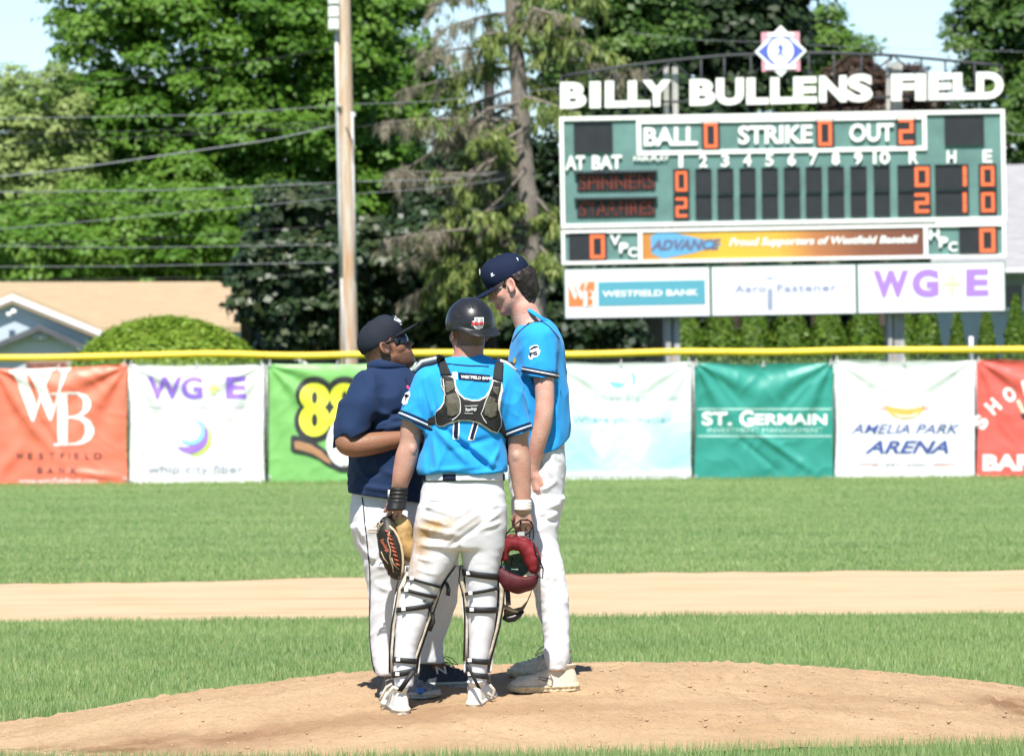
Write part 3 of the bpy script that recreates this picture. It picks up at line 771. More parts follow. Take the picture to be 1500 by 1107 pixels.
b5.text('Where you matter', 838, 983, 622, 609, pa); b5.text('SWI New England Heart', 848, 1006, 588, 577, pb)
b5.put('droplet_mark', *merge2([crescent(905, 555, 13, 20, 170, 9), crescent(920, 555, 12, -70, 60, 7)]), pbl); b5.text('healthnewengland.org/matter', 812, 1000, 700, 694.5, mat('print_mid_grey', (.30, .32, .33)))
for cxh in (882, 936):
    h = [(cxh + 17 * math.sin(t)**3, 650 - (13 * math.cos(t) - 5 * math.cos(2 * t) - 2 * math.cos(3 * t) - math.cos(4 * t)) * 1.5) for t in np.linspace(0, 2 * math.pi, 30)[:-1]]
    b5.put('heart', *poly_tris(h), mat('print_pale_heart', (.72, .82, .83), rough=.5))
# --- banner 6: teal
b6 = Banner('banner', 'teal investment banner reading ST. GERMAIN between two white lines', 1017, 1221, 532, 531, 705, 706, vinyl('teal_vinyl', (.035, .27, .22)), 47, folds=[((1040, 545), (1085, 600), .06, .045), ((1200, 545), (1150, 600), .06, .04), ((1090, 620), (1190, 690), .07, .05), ((1080, 640), (1140, 690), .05, -.03)], amp=1.3)
b6.text('ST.', 1028, 1072, 623, 603, pw, offset=.03); b6.text('G', 1083, 1104, 624.5, 601, pw, offset=.03); b6.text('ERMAIN', 1106, 1211, 622, 606, pw, offset=.03)
pt = mat('print_pale_teal', (.45, .68, .64), rough=.5); b6.text('INVESTMENT MANAGEMENT', 1036, 1205, 633.5, 626.5, pt)
for y in (599, 638.5): b6.put('rule_line', *poly_tris([(1022, y - .9), (1218, y - .9), (1218, y + 1), (1022, y + 1)]), pt)
# --- banner 7: arena
b7 = Banner('banner', 'white arena banner with navy AMELIA PARK ARENA and gold crest', 1223, 1428, 527, 528, 704, 703, mat('white_vinyl', (.74, .74, .75), rough=.42, noise=.04, nscale=1.5), 53)
b7.text('AMELIA PARK', 1246, 1406, 635, 621, p_navy, offset=.01, shear=.35); b7.text('ARENA', 1266, 1389, 664, 645, p_navy, offset=.03, shear=.35)
pg = mat('print_gold', (.68, .45, .10), rough=.5); pr = mat('print_red', (.60, .07, .08), rough=.5)
b7.put('crest', *poly_tris([(1297, 594), (1310, 597), (1327, 599), (1340, 598), (1354, 594), (1350, 604), (1340, 611), (1325, 614), (1308, 610), (1299, 602)]), pg); b7.put('crest_band', *poly_tris([(1306, 604), (1318, 608), (1334, 608), (1346, 603), (1338, 610), (1318, 611)]), pw, off=.014)
for q in ([(1270, 602), (1300, 598), (1300, 600)], [(1350, 598), (1385, 604), (1350, 600)], [(1278, 596), (1302, 594), (1302, 595.5)], [(1350, 594), (1378, 598), (1350, 595.5)]): b7.put('crest_wing', *poly_tris(q), pr)
for a, b in ((1258, 1286), (1366, 1400)): b7.put('rule_line', *poly_tris([(a, 679.4), (b, 679.4), (b, 680.6), (a, 680.6)]), pr)
b7.text('EST. 2000', 1298, 1356, 682, 678.5, p_grey)
# --- banner 8: red barbers
b8 = Banner('banner', 'red banner at the right edge with white block letters SHOP and BAR', 1430, 1640, 527, 526, 705, 702, vinyl('red_vinyl', (.70, .12, .10)), 59, amp=1.2)
def arc_text(b, txt, cx, cy, R_, a0, da, hgt, wid, matl):
    for i, ch in enumerate(txt):
        a = math.radians(a0 + da * i); V, T = fit_text(ch, -wid / 2, wid / 2, 0, hgt, offset=.05); up = np.array([math.cos(a), -math.sin(a)]); rt = np.array([math.sin(a), math.cos(a)])
        q = np.array([cx, cy]) + up * R_ + V[:, 1:] * up + V[:, :1] * rt; b.put('letter', q, T, matl)
arc_text(b8, 'SHORELINE', 1535, 680, 106, 148, -14.5, 22, 17, pw)
b8.text('BARBERS', 1439, 1600, 689.5, 665, pw, offset=.05)
b8.put('clipper', *poly_tris([(1488, 587), (1493, 585), (1500, 600), (1520, 640), (1512, 645), (1497, 606)]), mat('print_cream', (.75, .62, .45))); b8.put('clipper_blade', *poly_tris([(1494, 606), (1500, 604), (1504, 612), (1498, 615)]), pk, off=.014)
# ================================================================= scoreboard
BY = 139.0; SL = .0175
board = empty('scoreboard', (float(W(1147, 600, BY)[0]), BY, 0), 'green electronic baseball scoreboard with white letters, arch truss and lit orange digits', 'scoreboard')
m_bgreen = mat('board_green', (.125, .235, .22), rough=.55, noise=.22, nscale=1.3, spec=.3); m_bw = mat('board_white', (.82, .82, .80), rough=.5, noise=.05, nscale=4); m_blk = mat('display_black', (.020, .023, .028), rough=.55, noise=.2, nscale=3)
m_led = mat('led_orange', (.62, .13, .05), rough=.5, emit=((1.0, .16, .045), .28)); m_led2 = mat('led_dim', (.17, .032, .016), rough=.5, emit=((1.0, .14, .04), .03)); m_steel = mat('dark_steel', (.035, .038, .045), rough=.6, noise=.3)
def bp_(x, y, x0, y0): return (x + (y - y0) * SL, y - (x - x0) * SL)
def slab(name, x0, y0, x1, y1, front, depth, matl, parent=board, slope_from=None):
    """a plate x0..x1, y0..y1 (pixels at its upper left corner), its face `front` metres before the board plane"""
    c = [bp_(x0, y0, x0, y0), bp_(x1, y0, x0, y0), bp_(x1, y1, x0, y0), bp_(x0, y1, x0, y0)]
    F_ = [W(a, b, BY) - np.array([0, front, 0]) for a, b in c]; V = F_ + [p + np.array([0, depth, 0]) for p in F_]
    return mesh_np(name, V, [(0, 3, 2, 1), (4, 5, 6, 7), (0, 1, 5, 4), (1, 2, 6, 5), (2, 3, 7, 6), (3, 0, 4, 7)], matl, parent, False)
def btext(txt, x0, x1, ytop, ybot, matl, front=.06, th=.015, parent=board, name='lettering', lean=0, **kw):
    V, T = fit_text(txt, 0, 1, 0, 1, **kw); q = []
    for a, b in V:
        x = x0 + a * (x1 - x0); y = ybot - b * (ybot - ytop); q.append(W(x + b * lean, y - (x - x0) * SL, BY) - np.array([0, front, 0]))
    P = np.array(q); T = np.array(T); a = P[T[:, 1]] - P[T[:, 0]]; b = P[T[:, 2]] - P[T[:, 0]]
    if np.cross(a, b)[:, 1].sum() > 0: T = T[:, ::-1]
    V_, F_ = extrude_tris(P, T, np.array([0, -1.0, 0]), th); return mesh_np(name, V_, F_, matl, parent, False)
def bprint(name, pts, matl, front=.05, parent=board):
    V, T = poly_tris(pts); P = np.array([W(a, b, BY) - np.array([0, front, 0]) for a, b in V]); a = P[T[:, 1]] - P[T[:, 0]]; b = P[T[:, 2]] - P[T[:, 0]]
    if np.cross(a, b)[:, 1].sum() > 0: T = T[:, ::-1]
    return mesh_np(name, P, [tuple(map(int, t)) for t in T], matl, parent, False)
def frame4(name, x0, y0, x1, y1, t, front, depth, matl, parent=board):
    sy = lambda x: y0 - (x - x0) * SL
    slab(name, x0, y0, x1, y0 + t, front, depth, matl, parent)
    x0b, y0b = bp_(x0, y1 - t, x0, y0); slab(name, x0b, y0b, x0b + (x1 - x0), y0b + t, front, depth, matl, parent)
    a, b = bp_(x0, y0 + t, x0, y0); slab(name, a, b + .0, a + t, b + (y1 - y0 - 2 * t), front + .003, depth, matl, parent)
    a, b = bp_(x1 - t, y0 + t, x0, y0); slab(name, a, b, a + t, b + (y1 - y0 - 2 * t), front + .003, depth, matl, parent)
panel = slab('panel', 822, 174, 1469, 332, .0, .25, m_bgreen); frame4('frame_rail', 819, 171.5, 1471.5, 334.5, 6.2, .05, .30, m_bw)
frame4('count_frame', 932, 175.5, 1357, 228, 6.5, .045, .04, m_bw)
def seg_digit(x0, y0, x1, y1, d, matl=m_led, parent=board):
    w = x1 - x0; h = y1 - y0; t = max(2.6, w * .24); my = (y0 + y1) / 2
    S_ = {'a': (x0, y0, x1, y0 + t), 'g': (x0, my - t / 2, x1, my + t / 2), 'd': (x0, y1 - t, x1, y1), 'f': (x0, y0 + t + .3, x0 + t, my - .2), 'b': (x1 - t, y0 + t + .3, x1, my - .2), 'e': (x0, my + .2, x0 + t, y1 - t - .3), 'c': (x1 - t, my + .2, x1, y1 - t - .3)}
    on = {'0': 'abcdef', '2': 'abged', '1': 'bc'}[d]; root = None
    segs = [k for k in on]
    for k in segs:
        a, b, c_2, d_ = S_[k]
        if d == '1':
            a = x1 - 5.4; b, d_ = (y0, my - .3) if k == 'b' else (my + .3, y1)
        if d == '2' and k in 'be': 
            if k == 'b': d_ = my - t / 2 - .3
            else: b = my + t / 2 + .3
        if d in '0' and k in 'fb': d_ = my + .0
        X, Y_ = bp_(a, b, x0, y0); slab('led_segment', X, Y_, X + (c_2 - a), Y_ + (d_ - b), .035, .015, matl, parent)
def window(x0, y0, x1, y1, d=None, dx=None):
    w = slab('display_window', x0, y0, x1, y1, .020, .03, m_blk)
    # rim standing proud round the display
    r = .9
    for a, b, c_2, e in ((x0 - r, y0 - r, x1 + r, y0), (x0 - r, y1, x1 + r, y1 + r), (x0 - r, y0, x0, y1), (x1, y0, x1 + r, y1)):
        X, Y_ = bp_(a, b, x0, y0); slab('rim', X, Y_, X + (c_2 - a), Y_ + (e - b), .05, .045, m_steel, w)
    if d:
        a, c_2 = dx or (x0 + 2.5, x1 - 2.5); X, Y_ = bp_(a, y0 + 2.2, x0, y0); seg_digit(X, Y_, X + (c_2 - a), Y_ + (y1 - y0 - 4.6), d, parent=w)
    return w
for x0, y0, x1, y1, d in ((841, 181, 896, 223, None), (1384, 170.5, 1440, 212.5, None), (1028.5, 178, 1053, 219.5, '0'), (1195.5, 175, 1220.5, 216.5, '0'), (1313.5, 172, 1340, 214, '2')): window(x0, y0, x1, y1, d)
kb = dict(offset=.035)
btext('BALL', 943, 1022, 187, 214.5, m_bw, **kb); btext('STRIKE', 1081, 1190, 184.5, 212, m_bw, **kb); btext('OUT', 1244, 1309, 181.5, 208.5, m_bw, **kb)
btext('AT', 828, 857, 228.5, 249.5, m_bw, **kb); btext('BAT', 867, 911, 227.8, 248.8, m_bw, **kb); btext('FAIR-PLAY', 928, 980, 229.5, 236, m_bw, **kb)
cxn = [997.5, 1030, 1062, 1094.5, 1127, 1159.5, 1191.5, 1224, 1257, 1291]
for i, c in enumerate(cxn):
    dy = -(c - 997.5) * SL; w = 6 if i < 9 else 12.5
    if i == 0: btext('1', c - 3.5, c + 3, 227.5, 246, m_bw, **kb)
    else: btext(str(i + 1), c - w, c + w, 227.5 + dy, 246 + dy, m_bw, **kb)
    window(c - 10.8, 249.2 + dy, c + 11.2, 283 + dy, '0' if i == 0 else None); window(c - 10.6, 287.5 + dy, c + 11.4, 321 + dy, '2' if i == 0 else None)
for ch, c in (('R', 1338), ('H', 1393.5), ('E', 1446)): dy = -(c - 997.5) * SL; btext(ch, c - 7, c + 7, 227.5 + dy, 246.5 + dy, m_bw, **kb)
window(1315, 243.2, 1362, 277, '0', (1339.5, 1360.5)); window(1315.6, 281.5, 1362.6, 315, '2', (1339.5, 1360.5))
window(1370, 242.4, 1417.5, 276.2, '1', (1392, 1415.5)); window(1370.6, 280.7, 1418, 314.2, '1', (1392, 1415.5))
window(1434, 241.6, 1458.5, 275.4, '0'); window(1434.6, 280, 1459, 313.5, '0')
for y, t in ((255, 'SPINNERS'), (293.5, 'STARFIRES')):
    w = slab('message_window', 845, y, 960, y + 26, .02, .03, m_blk); slab('hood', 841, y - 3.2, 963, y - .4, .12, .12, m_steel, w)
    btext(t, 849, 958, y + 3, y + 23.5, m_led2, front=.034, th=.01, parent=w, offset=.0)
    m_ = MB()
    for k in range(1, 17):
        x, yy_ = bp_(845 + k * 6.8, y, 845, y); a = W(x, yy_ + 1, BY) - [0, .042, 0]; b = W(x + .45, yy_ + 25, BY) - [0, .042, 0]; m_.tube([a, b], .011, 4)
    o = m_.build('louvre', m_blk, w); o['kind'] = 'stuff'
# second row
slab('panel', 824, 340, 1470, 385.5, .0, .22, m_bgreen); frame4('frame_rail', 822, 337.5, 1472.5, 388, 5, .05, .27, m_bw)
slab('divider', 934.5, 340.5, 940.5, 382, .052, .05, m_bw); slab('divider', 1352.5, 333.2, 1358.8, 375, .052, .05, m_bw)
window(834, 342.5, 887.5, 382, '0', (864, 885.5)); window(1405.5, 332.8, 1460, 373, '0', (1434.5, 1457.5))
for t, a, b, y0, y1 in (('V', 893, 909, 344.5, 359.5), ('P', 907, 920.5, 355.5, 371), ('C', 920, 934, 362.5, 376.5), ('H', 1361, 1376, 336.5, 351.5), ('P', 1375, 1388.5, 347, 362.5), ('C', 1389, 1402.5, 354.5, 368.5)): btext(t, a, b, y0, y1, m_bw, **kb)
M = bpy.data.materials.new('ad_gradient'); M.use_nodes = True; nn = M.node_tree.nodes; LL_ = M.node_tree.links
at = nn.new('ShaderNodeAttribute'); at.attribute_name = 'along'; r = nn.new('ShaderNodeValToRGB'); r.color_ramp.elements[0].color = (.50, .20, .045, 1); r.color_ramp.elements[1].color = (.16, .055, .035, 1)
for p_, c_3 in ((.28, (.75, .42, .04)), (.48, (.72, .38, .05)), (.62, (.42, .16, .06)), (.78, (.22, .08, .04))): e = r.color_ramp.elements.new(p_); e.color = (*c_3, 1)
LL_.new(at.outputs['Fac'], r.inputs[0]); LL_.new(r.outputs[0], nn['Principled BSDF'].inputs['Base Color']); nn['Principled BSDF'].inputs['Roughness'].default_value = .5
V = []; 
for i in range(41):
    for j in (0, 1): x, y = bp_(941 + 411 * i / 40, 341.3 + j * 41.5, 941, 341.3); V.append(W(x, y, BY) - [0, .025, 0])
ad = mesh_np('ad_panel', V, [(2 * i, 2 * i + 1, 2 * i + 3, 2 * i + 2) for i in range(40)], M, board, False); vcol(ad, 'along', np.repeat(np.linspace(0, 1, 41), 2))
Zp = lambda pts: [(810 + a / 4.286, 160 + b / 4.286) for a, b in pts]
bprint('ad_arrow', Zp([(612, 800), (680, 762), (870, 800), (1065, 850), (880, 902), (690, 940), (620, 905)]), mat('ad_blue', (.12, .36, .62), rough=.5), .03, ad)
btext('ADVANCE', 953, 1056, 351.5, 367.5, mat('ad_text', (.12, .13, .22)), front=.035, th=.002, parent=ad, offset=.045, shear=.3)
btext('Proud Supporters of Westfield Baseball', 1068, 1345, 349, 364, m_bw, front=.035, th=.002, parent=ad, offset=.03, shear=.25)
# sponsor row
m_edge = mat('sign_edge', (.06, .13, .11), rough=.5); 
for x0, x1 in ((826, 1040), (1041, 1254), (1255, 1472)):
    y0 = 394.5 - (x0 - 826) * SL; slab('sign_backing', x0 - .4, y0 - .9, x1 + .2, y0 + 73.4, .0, .16, m_edge)
sg = []
for x0, x1 in ((827.5, 1038.5), (1042.5, 1252.5), (1256.5, 1470.5)):
    y0 = 395.5 - (x0 - 826) * SL; sg.append(slab('sponsor_sign', x0, y0, x1, y0 + 70.5, .02, .03, mat('sign_white', (.74, .74, .75), rough=.4)))
po = mat('print_orange', (.72, .20, .06), rough=.5); ptl = mat('print_tealblue', (.09, .33, .42), rough=.5)
bprint('logo_tile', [(832.2, 414.5), (871, 412), (871.5, 448), (832.8, 449)], po, .028, sg[0])
f2 = lambda a, b: (829.5 + (a - 60) / 668 * 43 * 1.02, 414.5 + (b - 150) / 600 * 35)
(wV, wT), (bV, bT) = wb_logo(f2)
for nm, V2, T2 in (('letter_w', wV, wT), ('letter_b', bV, bT)):
    P = np.array([W(a, b, BY) - np.array([0, .034, 0]) for a, b in V2]); a = P[T2[:, 1]] - P[T2[:, 0]]; b = P[T2[:, 2]] - P[T2[:, 0]]
    T3 = T2[:, ::-1] if np.cross(a, b)[:, 1].sum() > 0 else T2; mesh_np(nm, P, [tuple(map(int, t)) for t in T3], m_bw, sg[0], False)
bprint('sign_bar', [(876, 413.2), (1032.5, 410), (1033.3, 445.2), (876.6, 448.2)], ptl, .028, sg[0]); btext('WESTFIELD BANK', 882, 1023, 426, 435, m_bw, front=.034, th=.003, parent=sg[0], offset=.03)
pf = mat('print_faint', (.24, .28, .46), rough=.5)
btext('Aero', 1076, 1122, 417.5, 429, pf, front=.026, th=.002, parent=sg[1], offset=.02, spacing=1.1); btext('Fastener', 1138, 1226, 416.5, 428, pf, front=.026, th=.002, parent=sg[1], offset=.02, spacing=1.1)
for k in range(14): bprint('tower_bar', [(1124, 424 + k * 2.2), (1132, 423.9 + k * 2.2), (1132, 425 + k * 2.2), (1124, 425.1 + k * 2.2)], pf, .026, sg[1])
bprint('tower_mast', [(1127.4, 398), (1128.6, 398), (1128.8, 424), (1127.2, 424)], pf, .026, sg[1]); bprint('tower_cap', [(1118, 407), (1138, 406.6), (1138, 407.8), (1118, 408.2)], pf, .026, sg[1])
pv = mat('print_violet_sign', (.36, .20, .68), rough=.5)
btext('W', 1279, 1331, 396.5, 436, pv, front=.026, th=.003, parent=sg[2], offset=.055); btext('G', 1336, 1375, 394.5, 436, pv, front=.026, th=.003, parent=sg[2], offset=.055); btext('E', 1415, 1448, 394.2, 434, pv, front=.026, th=.003, parent=sg[2], offset=.045)
pl = mat('print_lightlime', (.58, .80, .38), rough=.5)
bprint('plus_sign', [(1382, 413.4), (1407.5, 413), (1407.5, 418.6), (1382, 419)], pl, .028, sg[2]); bprint('plus_sign', [(1392, 403), (1397.6, 403), (1397.6, 429.5), (1392, 429.5)], pl, .032, sg[2])
for k in range(12): x = 1280 + k * 15; bprint('dot_mark', [(x, 450.5 - k * .26), (x + 1.6, 450.5 - k * .26), (x + 1.6, 452 - k * .26), (x, 452 - k * .26)], pf, .028, sg[2])
# letters over the board
for ch, x0, x1, y0, y1 in (('B', 820.5, 859, 121, 159.5), ('I', 863.5, 880, 120, 159), ('L', 886, 919, 119, 158.5), ('L', 919.5, 952.5, 118.7, 157.5), ('Y', 940.5, 983, 118, 157), ('B', 1010, 1048, 116.5, 155.5), ('U', 1048.5, 1089.5, 115, 155), ('L', 1093, 1126, 114.5, 153.8),
                           ('L', 1128, 1161, 114, 153), ('E', 1161.8, 1196.5, 113, 152), ('N', 1199.5, 1240, 111.5, 150.7), ('S', 1240.5, 1278, 109, 150.5), ('F', 1305, 1339, 109, 148.8), ('I', 1340.2, 1356.5, 108.5, 148), ('E', 1359.5, 1394.5, 107.5, 147.3), ('L', 1395.5, 1429, 107, 146.7), ('D', 1429.5, 1469.6, 106, 146)):
    btext(ch, x0, x1, y0, y1, m_bw, front=.10, th=.10, name='sign_letter', offset=.055)
# truss and posts
def bar(name, pts, r, matl=m_steel, yo=.12, n=6, parent=board):
    m_ = MB(); m_.tube([W(a, b, BY) + np.array([0, yo, 0]) for a, b in pts], r, n); return m_.build(name, matl, parent, True)
arch = [(822, 112), (870, 104), (925, 95.5), (985, 88.5), (1060, 81.5), (1143, 78), (1220, 77.5), (1310, 81), (1385, 88), (1440, 93.5), (1468, 96)]
bar('arch_rail', arch, .034); bar('lower_rail', [(822, 152), (1145, 146), (1468, 138)], .028)
ay = lambda x: float(np.interp(x, [p[0] for p in arch], [p[1] for p in arch]))
for x in (822, 865, 901, 945, 1027, 1061, 1100, 1185, 1222, 1262, 1350, 1385, 1428, 1468): bar('truss_post', [(x, ay(x)), (x + 1, 150 - (x - 822) * .02)], .024)
for a, b in (((950, 116), (982, 92)), ((1014, 114), (986, 92)), ((1278, 106), (1307, 84)), ((1341, 108), (1312, 84)), ((1100, 110), (1140, 80)), ((1185, 110), (1146, 80))): bar('truss_brace', [a, b], .022)
m_post = mat('post_grey', (.42, .41, .39), rough=.7, noise=.25, nscale=5, stretch=(1, 1, .15)); m_wood = mat('post_wood', (.42, .33, .25), rough=.85, noise=.4, nscale=7, stretch=(3, 3, .3), bump=.4, bscale=40)
for xa, xb in (((972.5, 980), (985, 993.5)), ((1299, 1305), (1308, 1323))):
    for j, (a, b) in enumerate((xa, xb)):
        dx = 0; c = (a + b) / 2; top = ay(c) + (7 if j == 0 else 9); t = W(c, top, BY); zt = t[2]; bw = (b - a) * BY / FPX
        m_ = MB(); m_.bbox((t[0] - bw / 2, BY + .30 + j * .02, -.1), (t[0] + bw / 2, BY + .30 + j * .02 + max(.12, bw), zt)); m_.build('beam', m_post, board)
for x0, x1 in ((974, 997), (1301, 1325)):
    t = W((x0 + x1) / 2, 560, BY); r = (x1 - x0) / 2 * BY / FPX; m_ = MB(); m_.tube([(t[0], BY + .75, -.1), (t[0] - .02, BY + .75, W(0, 440, BY)[2])], r, 14); m_.build('wooden_post', m_post, board, True)
    m_ = MB(); m_.tube([(t[0] + .01, BY + .52, -.1), (t[0], BY + .52, 2.55), (t[0] - .005, BY + .50, 2.62)], [r * .85, r * .78, r * .3], 12); m_.build('post_stub', m_wood, board, True)
# crest above the letters
cr = slab('crest_square', 1115, 48, 1171, 105.5, .06, .05, mat('crest_pink', (.72, .33, .40), rough=.5))
c0 = (1143.3, 75.3)
def disc(nm, rx, ry, matl, fr, parent): bprint(nm, ell_poly(c0[0], c0[1], rx, ry, n=32), matl, fr, parent)
bprint('crest_field', [(1118.5, 62), (1168, 61), (1168.5, 100), (1119, 101.5)], mat('crest_rose', (.72, .26, .34), rough=.5), .066, cr)
bprint('crest_diamond', [(1143.5, 37.5), (1181.5, 75), (1143.8, 113.5), (1105.3, 76.5)], mat('crest_white', (.80, .82, .84), rough=.5), .075, cr)
bprint('crest_wing', [(1110, 76), (1132, 58), (1132, 96)], mat('crest_blue', (.09, .13, .50), rough=.5), .080, cr); bprint('crest_wing', [(1177, 75), (1155, 57), (1155, 95)], mat('crest_blue', (.09, .13, .50)), .080, cr)
disc('crest_ring', 22.5, 22, mat('crest_blue', (.09, .13, .50)), .085, cr); disc('crest_disc', 19, 19.5, mat('crest_white', (.8, .8, .8)), .090, cr)
bprint('crest_ribbon', [(1121, 95), (1166, 94), (1166, 101.5), (1121, 102.5)], mat('crest_white', (.8, .8, .8)), .094, cr); bprint('crest_ribbon', [(1124, 48.5), (1163, 48), (1163, 54), (1124, 54.5)], mat('crest_white', (.8, .8, .8)), .094, cr)
bprint('crest_figure', [(1142, 66), (1144.5, 65), (1145.5, 69), (1148, 72), (1145.5, 73.5), (1145, 77), (1149, 84), (1147, 85), (1143, 79), (1139, 83.5), (1137.5, 82), (1141.5, 76), (1141, 72), (1138.5, 71)], mat('crest_blue', (.09, .13, .50)), .096, cr)
# ================================================================= pole, wires, houses
UY = 142.0
pole = empty('utility_pole', (float(W(511, 560, UY)[0]), UY, 0), 'weathered orange-brown wooden light pole with grey conduit behind the fence', 'pole')
m_pole = mat('weathered_pole', (.47, .24, .10), rough=.85, nscale=4.5, col2=(.58, .55, .48), stretch=(3.2, 3.2, .22), bump=.5, bscale=30, bdist=.01)
def up(px, py, yo=0): p = W(px, py, UY); return p + np.array([0, yo, 0])
m_ = MB(); m_.tube([(up(512, 600))* [1, 1, 0] + [0, 0, -.3], up(511.5, 540), up(509, 330), up(504.5, 120), up(502, 0), up(496, -260)], [.178, .175, .165, .158, .152, .13], 18); m_.build('shaft', m_pole, pole, True)
m_cond = mat('conduit_grey', (.52, .52, .53), rough=.45, noise=.15); 
m_ = MB(); m_.tube([up(493, 45, -.13), up(495, 170, -.13), up(498, 300, -.13), up(500.5, 408, -.13)], .040, 8); m_.build('conduit', m_cond, pole, True)
m_ = MB(); m_.tube([up(516, 165, -.10), up(518.5, 300, -.10), up(520.5, 410, -.10)], .026, 8); m_.build('conduit', m_cond, pole, True)
m_ = MB(); m_.tube([up(500.5, 408, -.17), up(503, 470, -.17), up(505, 560, -.17)], .022, 8); m_.build('ground_wire', m_cond, pole, True)
for y0, y1 in ((-8, 8), (11, 27), (29, 45)):
    a = up(481.5, y0, -.2); b = up(497, y1, -.2); m_ = MB(); c = (a + b) / 2; s = (abs(b[0] - a[0]), .24, abs(a[2] - b[2]))
    m_.box(c, s); m_.box(c + [0, -.125, 0], (s[0] * .82, .02, s[2] * .75)); m_.build('fixture_box', mat('fixture_white', (.74, .74, .72), rough=.45), pole)
m_ = MB(); m_.box(up(517, 168, -.05), (.10, .12, .09)); m_.build('bracket', m_cond, pole)
m_ = MB(); m_.box(up(497, 155, -.19), (.10, .10, .05)); m_.build('bracket', m_cond, pole)
m_ = MB(); m_.tube([up(507, 186, -.18), up(516, 205, -.17), up(519, 240, -.13)], .012, 6); m_.build('drop_wire', m_steel, pole, True)
m_wd = mat('wire_dark', (.03, .03, .035), rough=.6); m_wl = mat('wire_light', (.20, .215, .23), rough=.5)
wires = [([(-150, 178), (115, 169), (300, 166), (494, 155)], .014, m_wl, 'thin grey wire reaching the pole at bracket height'), ([(-150, 196), (0, 193), (200, 190), (494, 178)], .013, m_wd, 'dark wire just under the bracket wire left of the pole'), ([(-150, 216), (0, 209), (250, 196), (494, 184)], .014, m_wd, 'dark wire second below the bracket on the left'),
         ([(-150, 268), (0, 257), (80, 248), (240, 225), (400, 203), (492, 184)], .026, m_wl, 'thick pale cable rising steeply to the pole'), ([(-150, 282), (0, 279), (250, 276), (494, 268)], .018, m_wl, 'pale level cable crossing the maples left of the pole'), ([(-150, 300), (0, 297), (250, 294), (494, 283)], .014, m_wd, 'dark cable just below the level pale one'),
         ([(-150, 348), (0, 333), (200, 315), (494, 290)], .014, m_wl, 'thin cable sloping up to the pole across the left trees'), ([(-150, 366), (0, 355), (200, 348), (494, 330)], .012, m_wd, 'thin dark wire above the roof, upper one'), ([(-150, 358), (0, 358), (200, 360), (494, 358)], .013, m_wl, 'pale wire low over the tan roof'),
         ([(-150, 388), (0, 388), (200, 387), (494, 384)], .013, m_wl, 'lowest but one grey wire over the tan roof'), ([(-150, 408), (0, 407), (200, 405), (494, 402)], .012, m_wd, 'lowest dark wire just above the tan roof'), ([(-150, 140), (0, 131), (200, 112), (400, 84), (494, 70)], .010, m_wd, 'faint high wire crossing the sky at upper left'),
         ([(515, 153), (640, 145), (830, 128)], .012, m_wl, 'short pale wire running right from the pole bracket'), ([(516, 186), (600, 176), (720, 160)], .013, m_wd, 'dark wire leaving the pole to the right'), ([(520, 266), (640, 260), (730, 252)], .016, m_wl, 'pale cable from pole to the bare trunk'), ([(520, 284), (640, 272), (740, 262)], .012, m_wl, 'thin cable just under the pale one right of the pole'),
         ([(920, 47), (1010, 55), (1130, 62)], .009, m_wl, 'hair thin wire left of the crest above the scoreboard'), ([(1180, 66), (1290, 68), (1400, 71), (1650, 80)], .009, m_wl, 'hair thin wire crossing the sky right of the crest'), ([(1440, 191), (1500, 195), (1650, 200)], .020, m_wl, 'pale cable end beside the board at the right edge')]
for pts, r, mt, lab in wires:
    q = np.array(pts, float); t = np.linspace(0, 1, 24); s = np.linspace(0, 1, len(q)); m_ = MB(); m_.tube([W(a, b, UY + .05 + .0 * r) for a, b in zip(np.interp(t, s, q[:, 0]), np.interp(t, s, q[:, 1]) + 3 * np.sin(np.pi * t))], r * .55, 5)
    o = m_.build('overhead_wire', mt, None, True, origin=W(q[0][0], q[0][1], UY)); tag(o, lab, 'wire', 'overhead wires')

def wall_poly(name, pts, Y, matl, parent, th=.15, yb=0):
    V, T = poly_tris(pts); P = np.array([W(a, b, Y) for a, b in V]); a = P[T[:, 1]] - P[T[:, 0]]; b = P[T[:, 2]] - P[T[:, 0]]
    if np.cross(a, b)[:, 1].sum() > 0: T = T[:, ::-1]
    V_, F_ = extrude_tris(P, T, np.array([0, -1.0, 0]), th); return mesh_np(name, V_, F_, matl, parent, False)
def slope(name, pts, matl, parent, th=.12):
    """roof plane through (px, py, Y) corners"""
    P = np.array([W(a, b, Y) for a, b, Y in pts]); n_ = len(P); V = list(P) + [p - np.array([0, 0, th]) for p in P]
    F = [tuple(range(n_)), tuple(range(n_, 2 * n_))[::-1]] + [(i, i + n_, (i + 1) % n_ + n_, (i + 1) % n_) for i in range(n_)]
    return mesh_np(name, V, F, matl, parent, False)
def siding(name, col, pitch=.115):
    M = mat(name, col, rough=.55, noise=.06, nscale=2)
    n = M.node_tree.nodes; L = M.node_tree.links; g = n.new('ShaderNodeNewGeometry'); sx_ = n.new('ShaderNodeSeparateXYZ'); L.new(g.outputs['Position'], sx_.inputs[0])
    mm = n.new('ShaderNodeMath'); mm.operation = 'DIVIDE'; mm.inputs[1].default_value = pitch; L.new(sx_.outputs['Z'], mm.inputs[0]); fr = n.new('ShaderNodeMath'); fr.operation = 'FRACT'; L.new(mm.outputs[0], fr.inputs[0])
    bp = n.new('ShaderNodeBump'); bp.inputs['Strength'].default_value = .8; bp.inputs['Distance'].default_value = .02; L.new(fr.outputs[0], bp.inputs['Height']); L.new(bp.outputs[0], n['Principled BSDF'].inputs['Normal']); return M
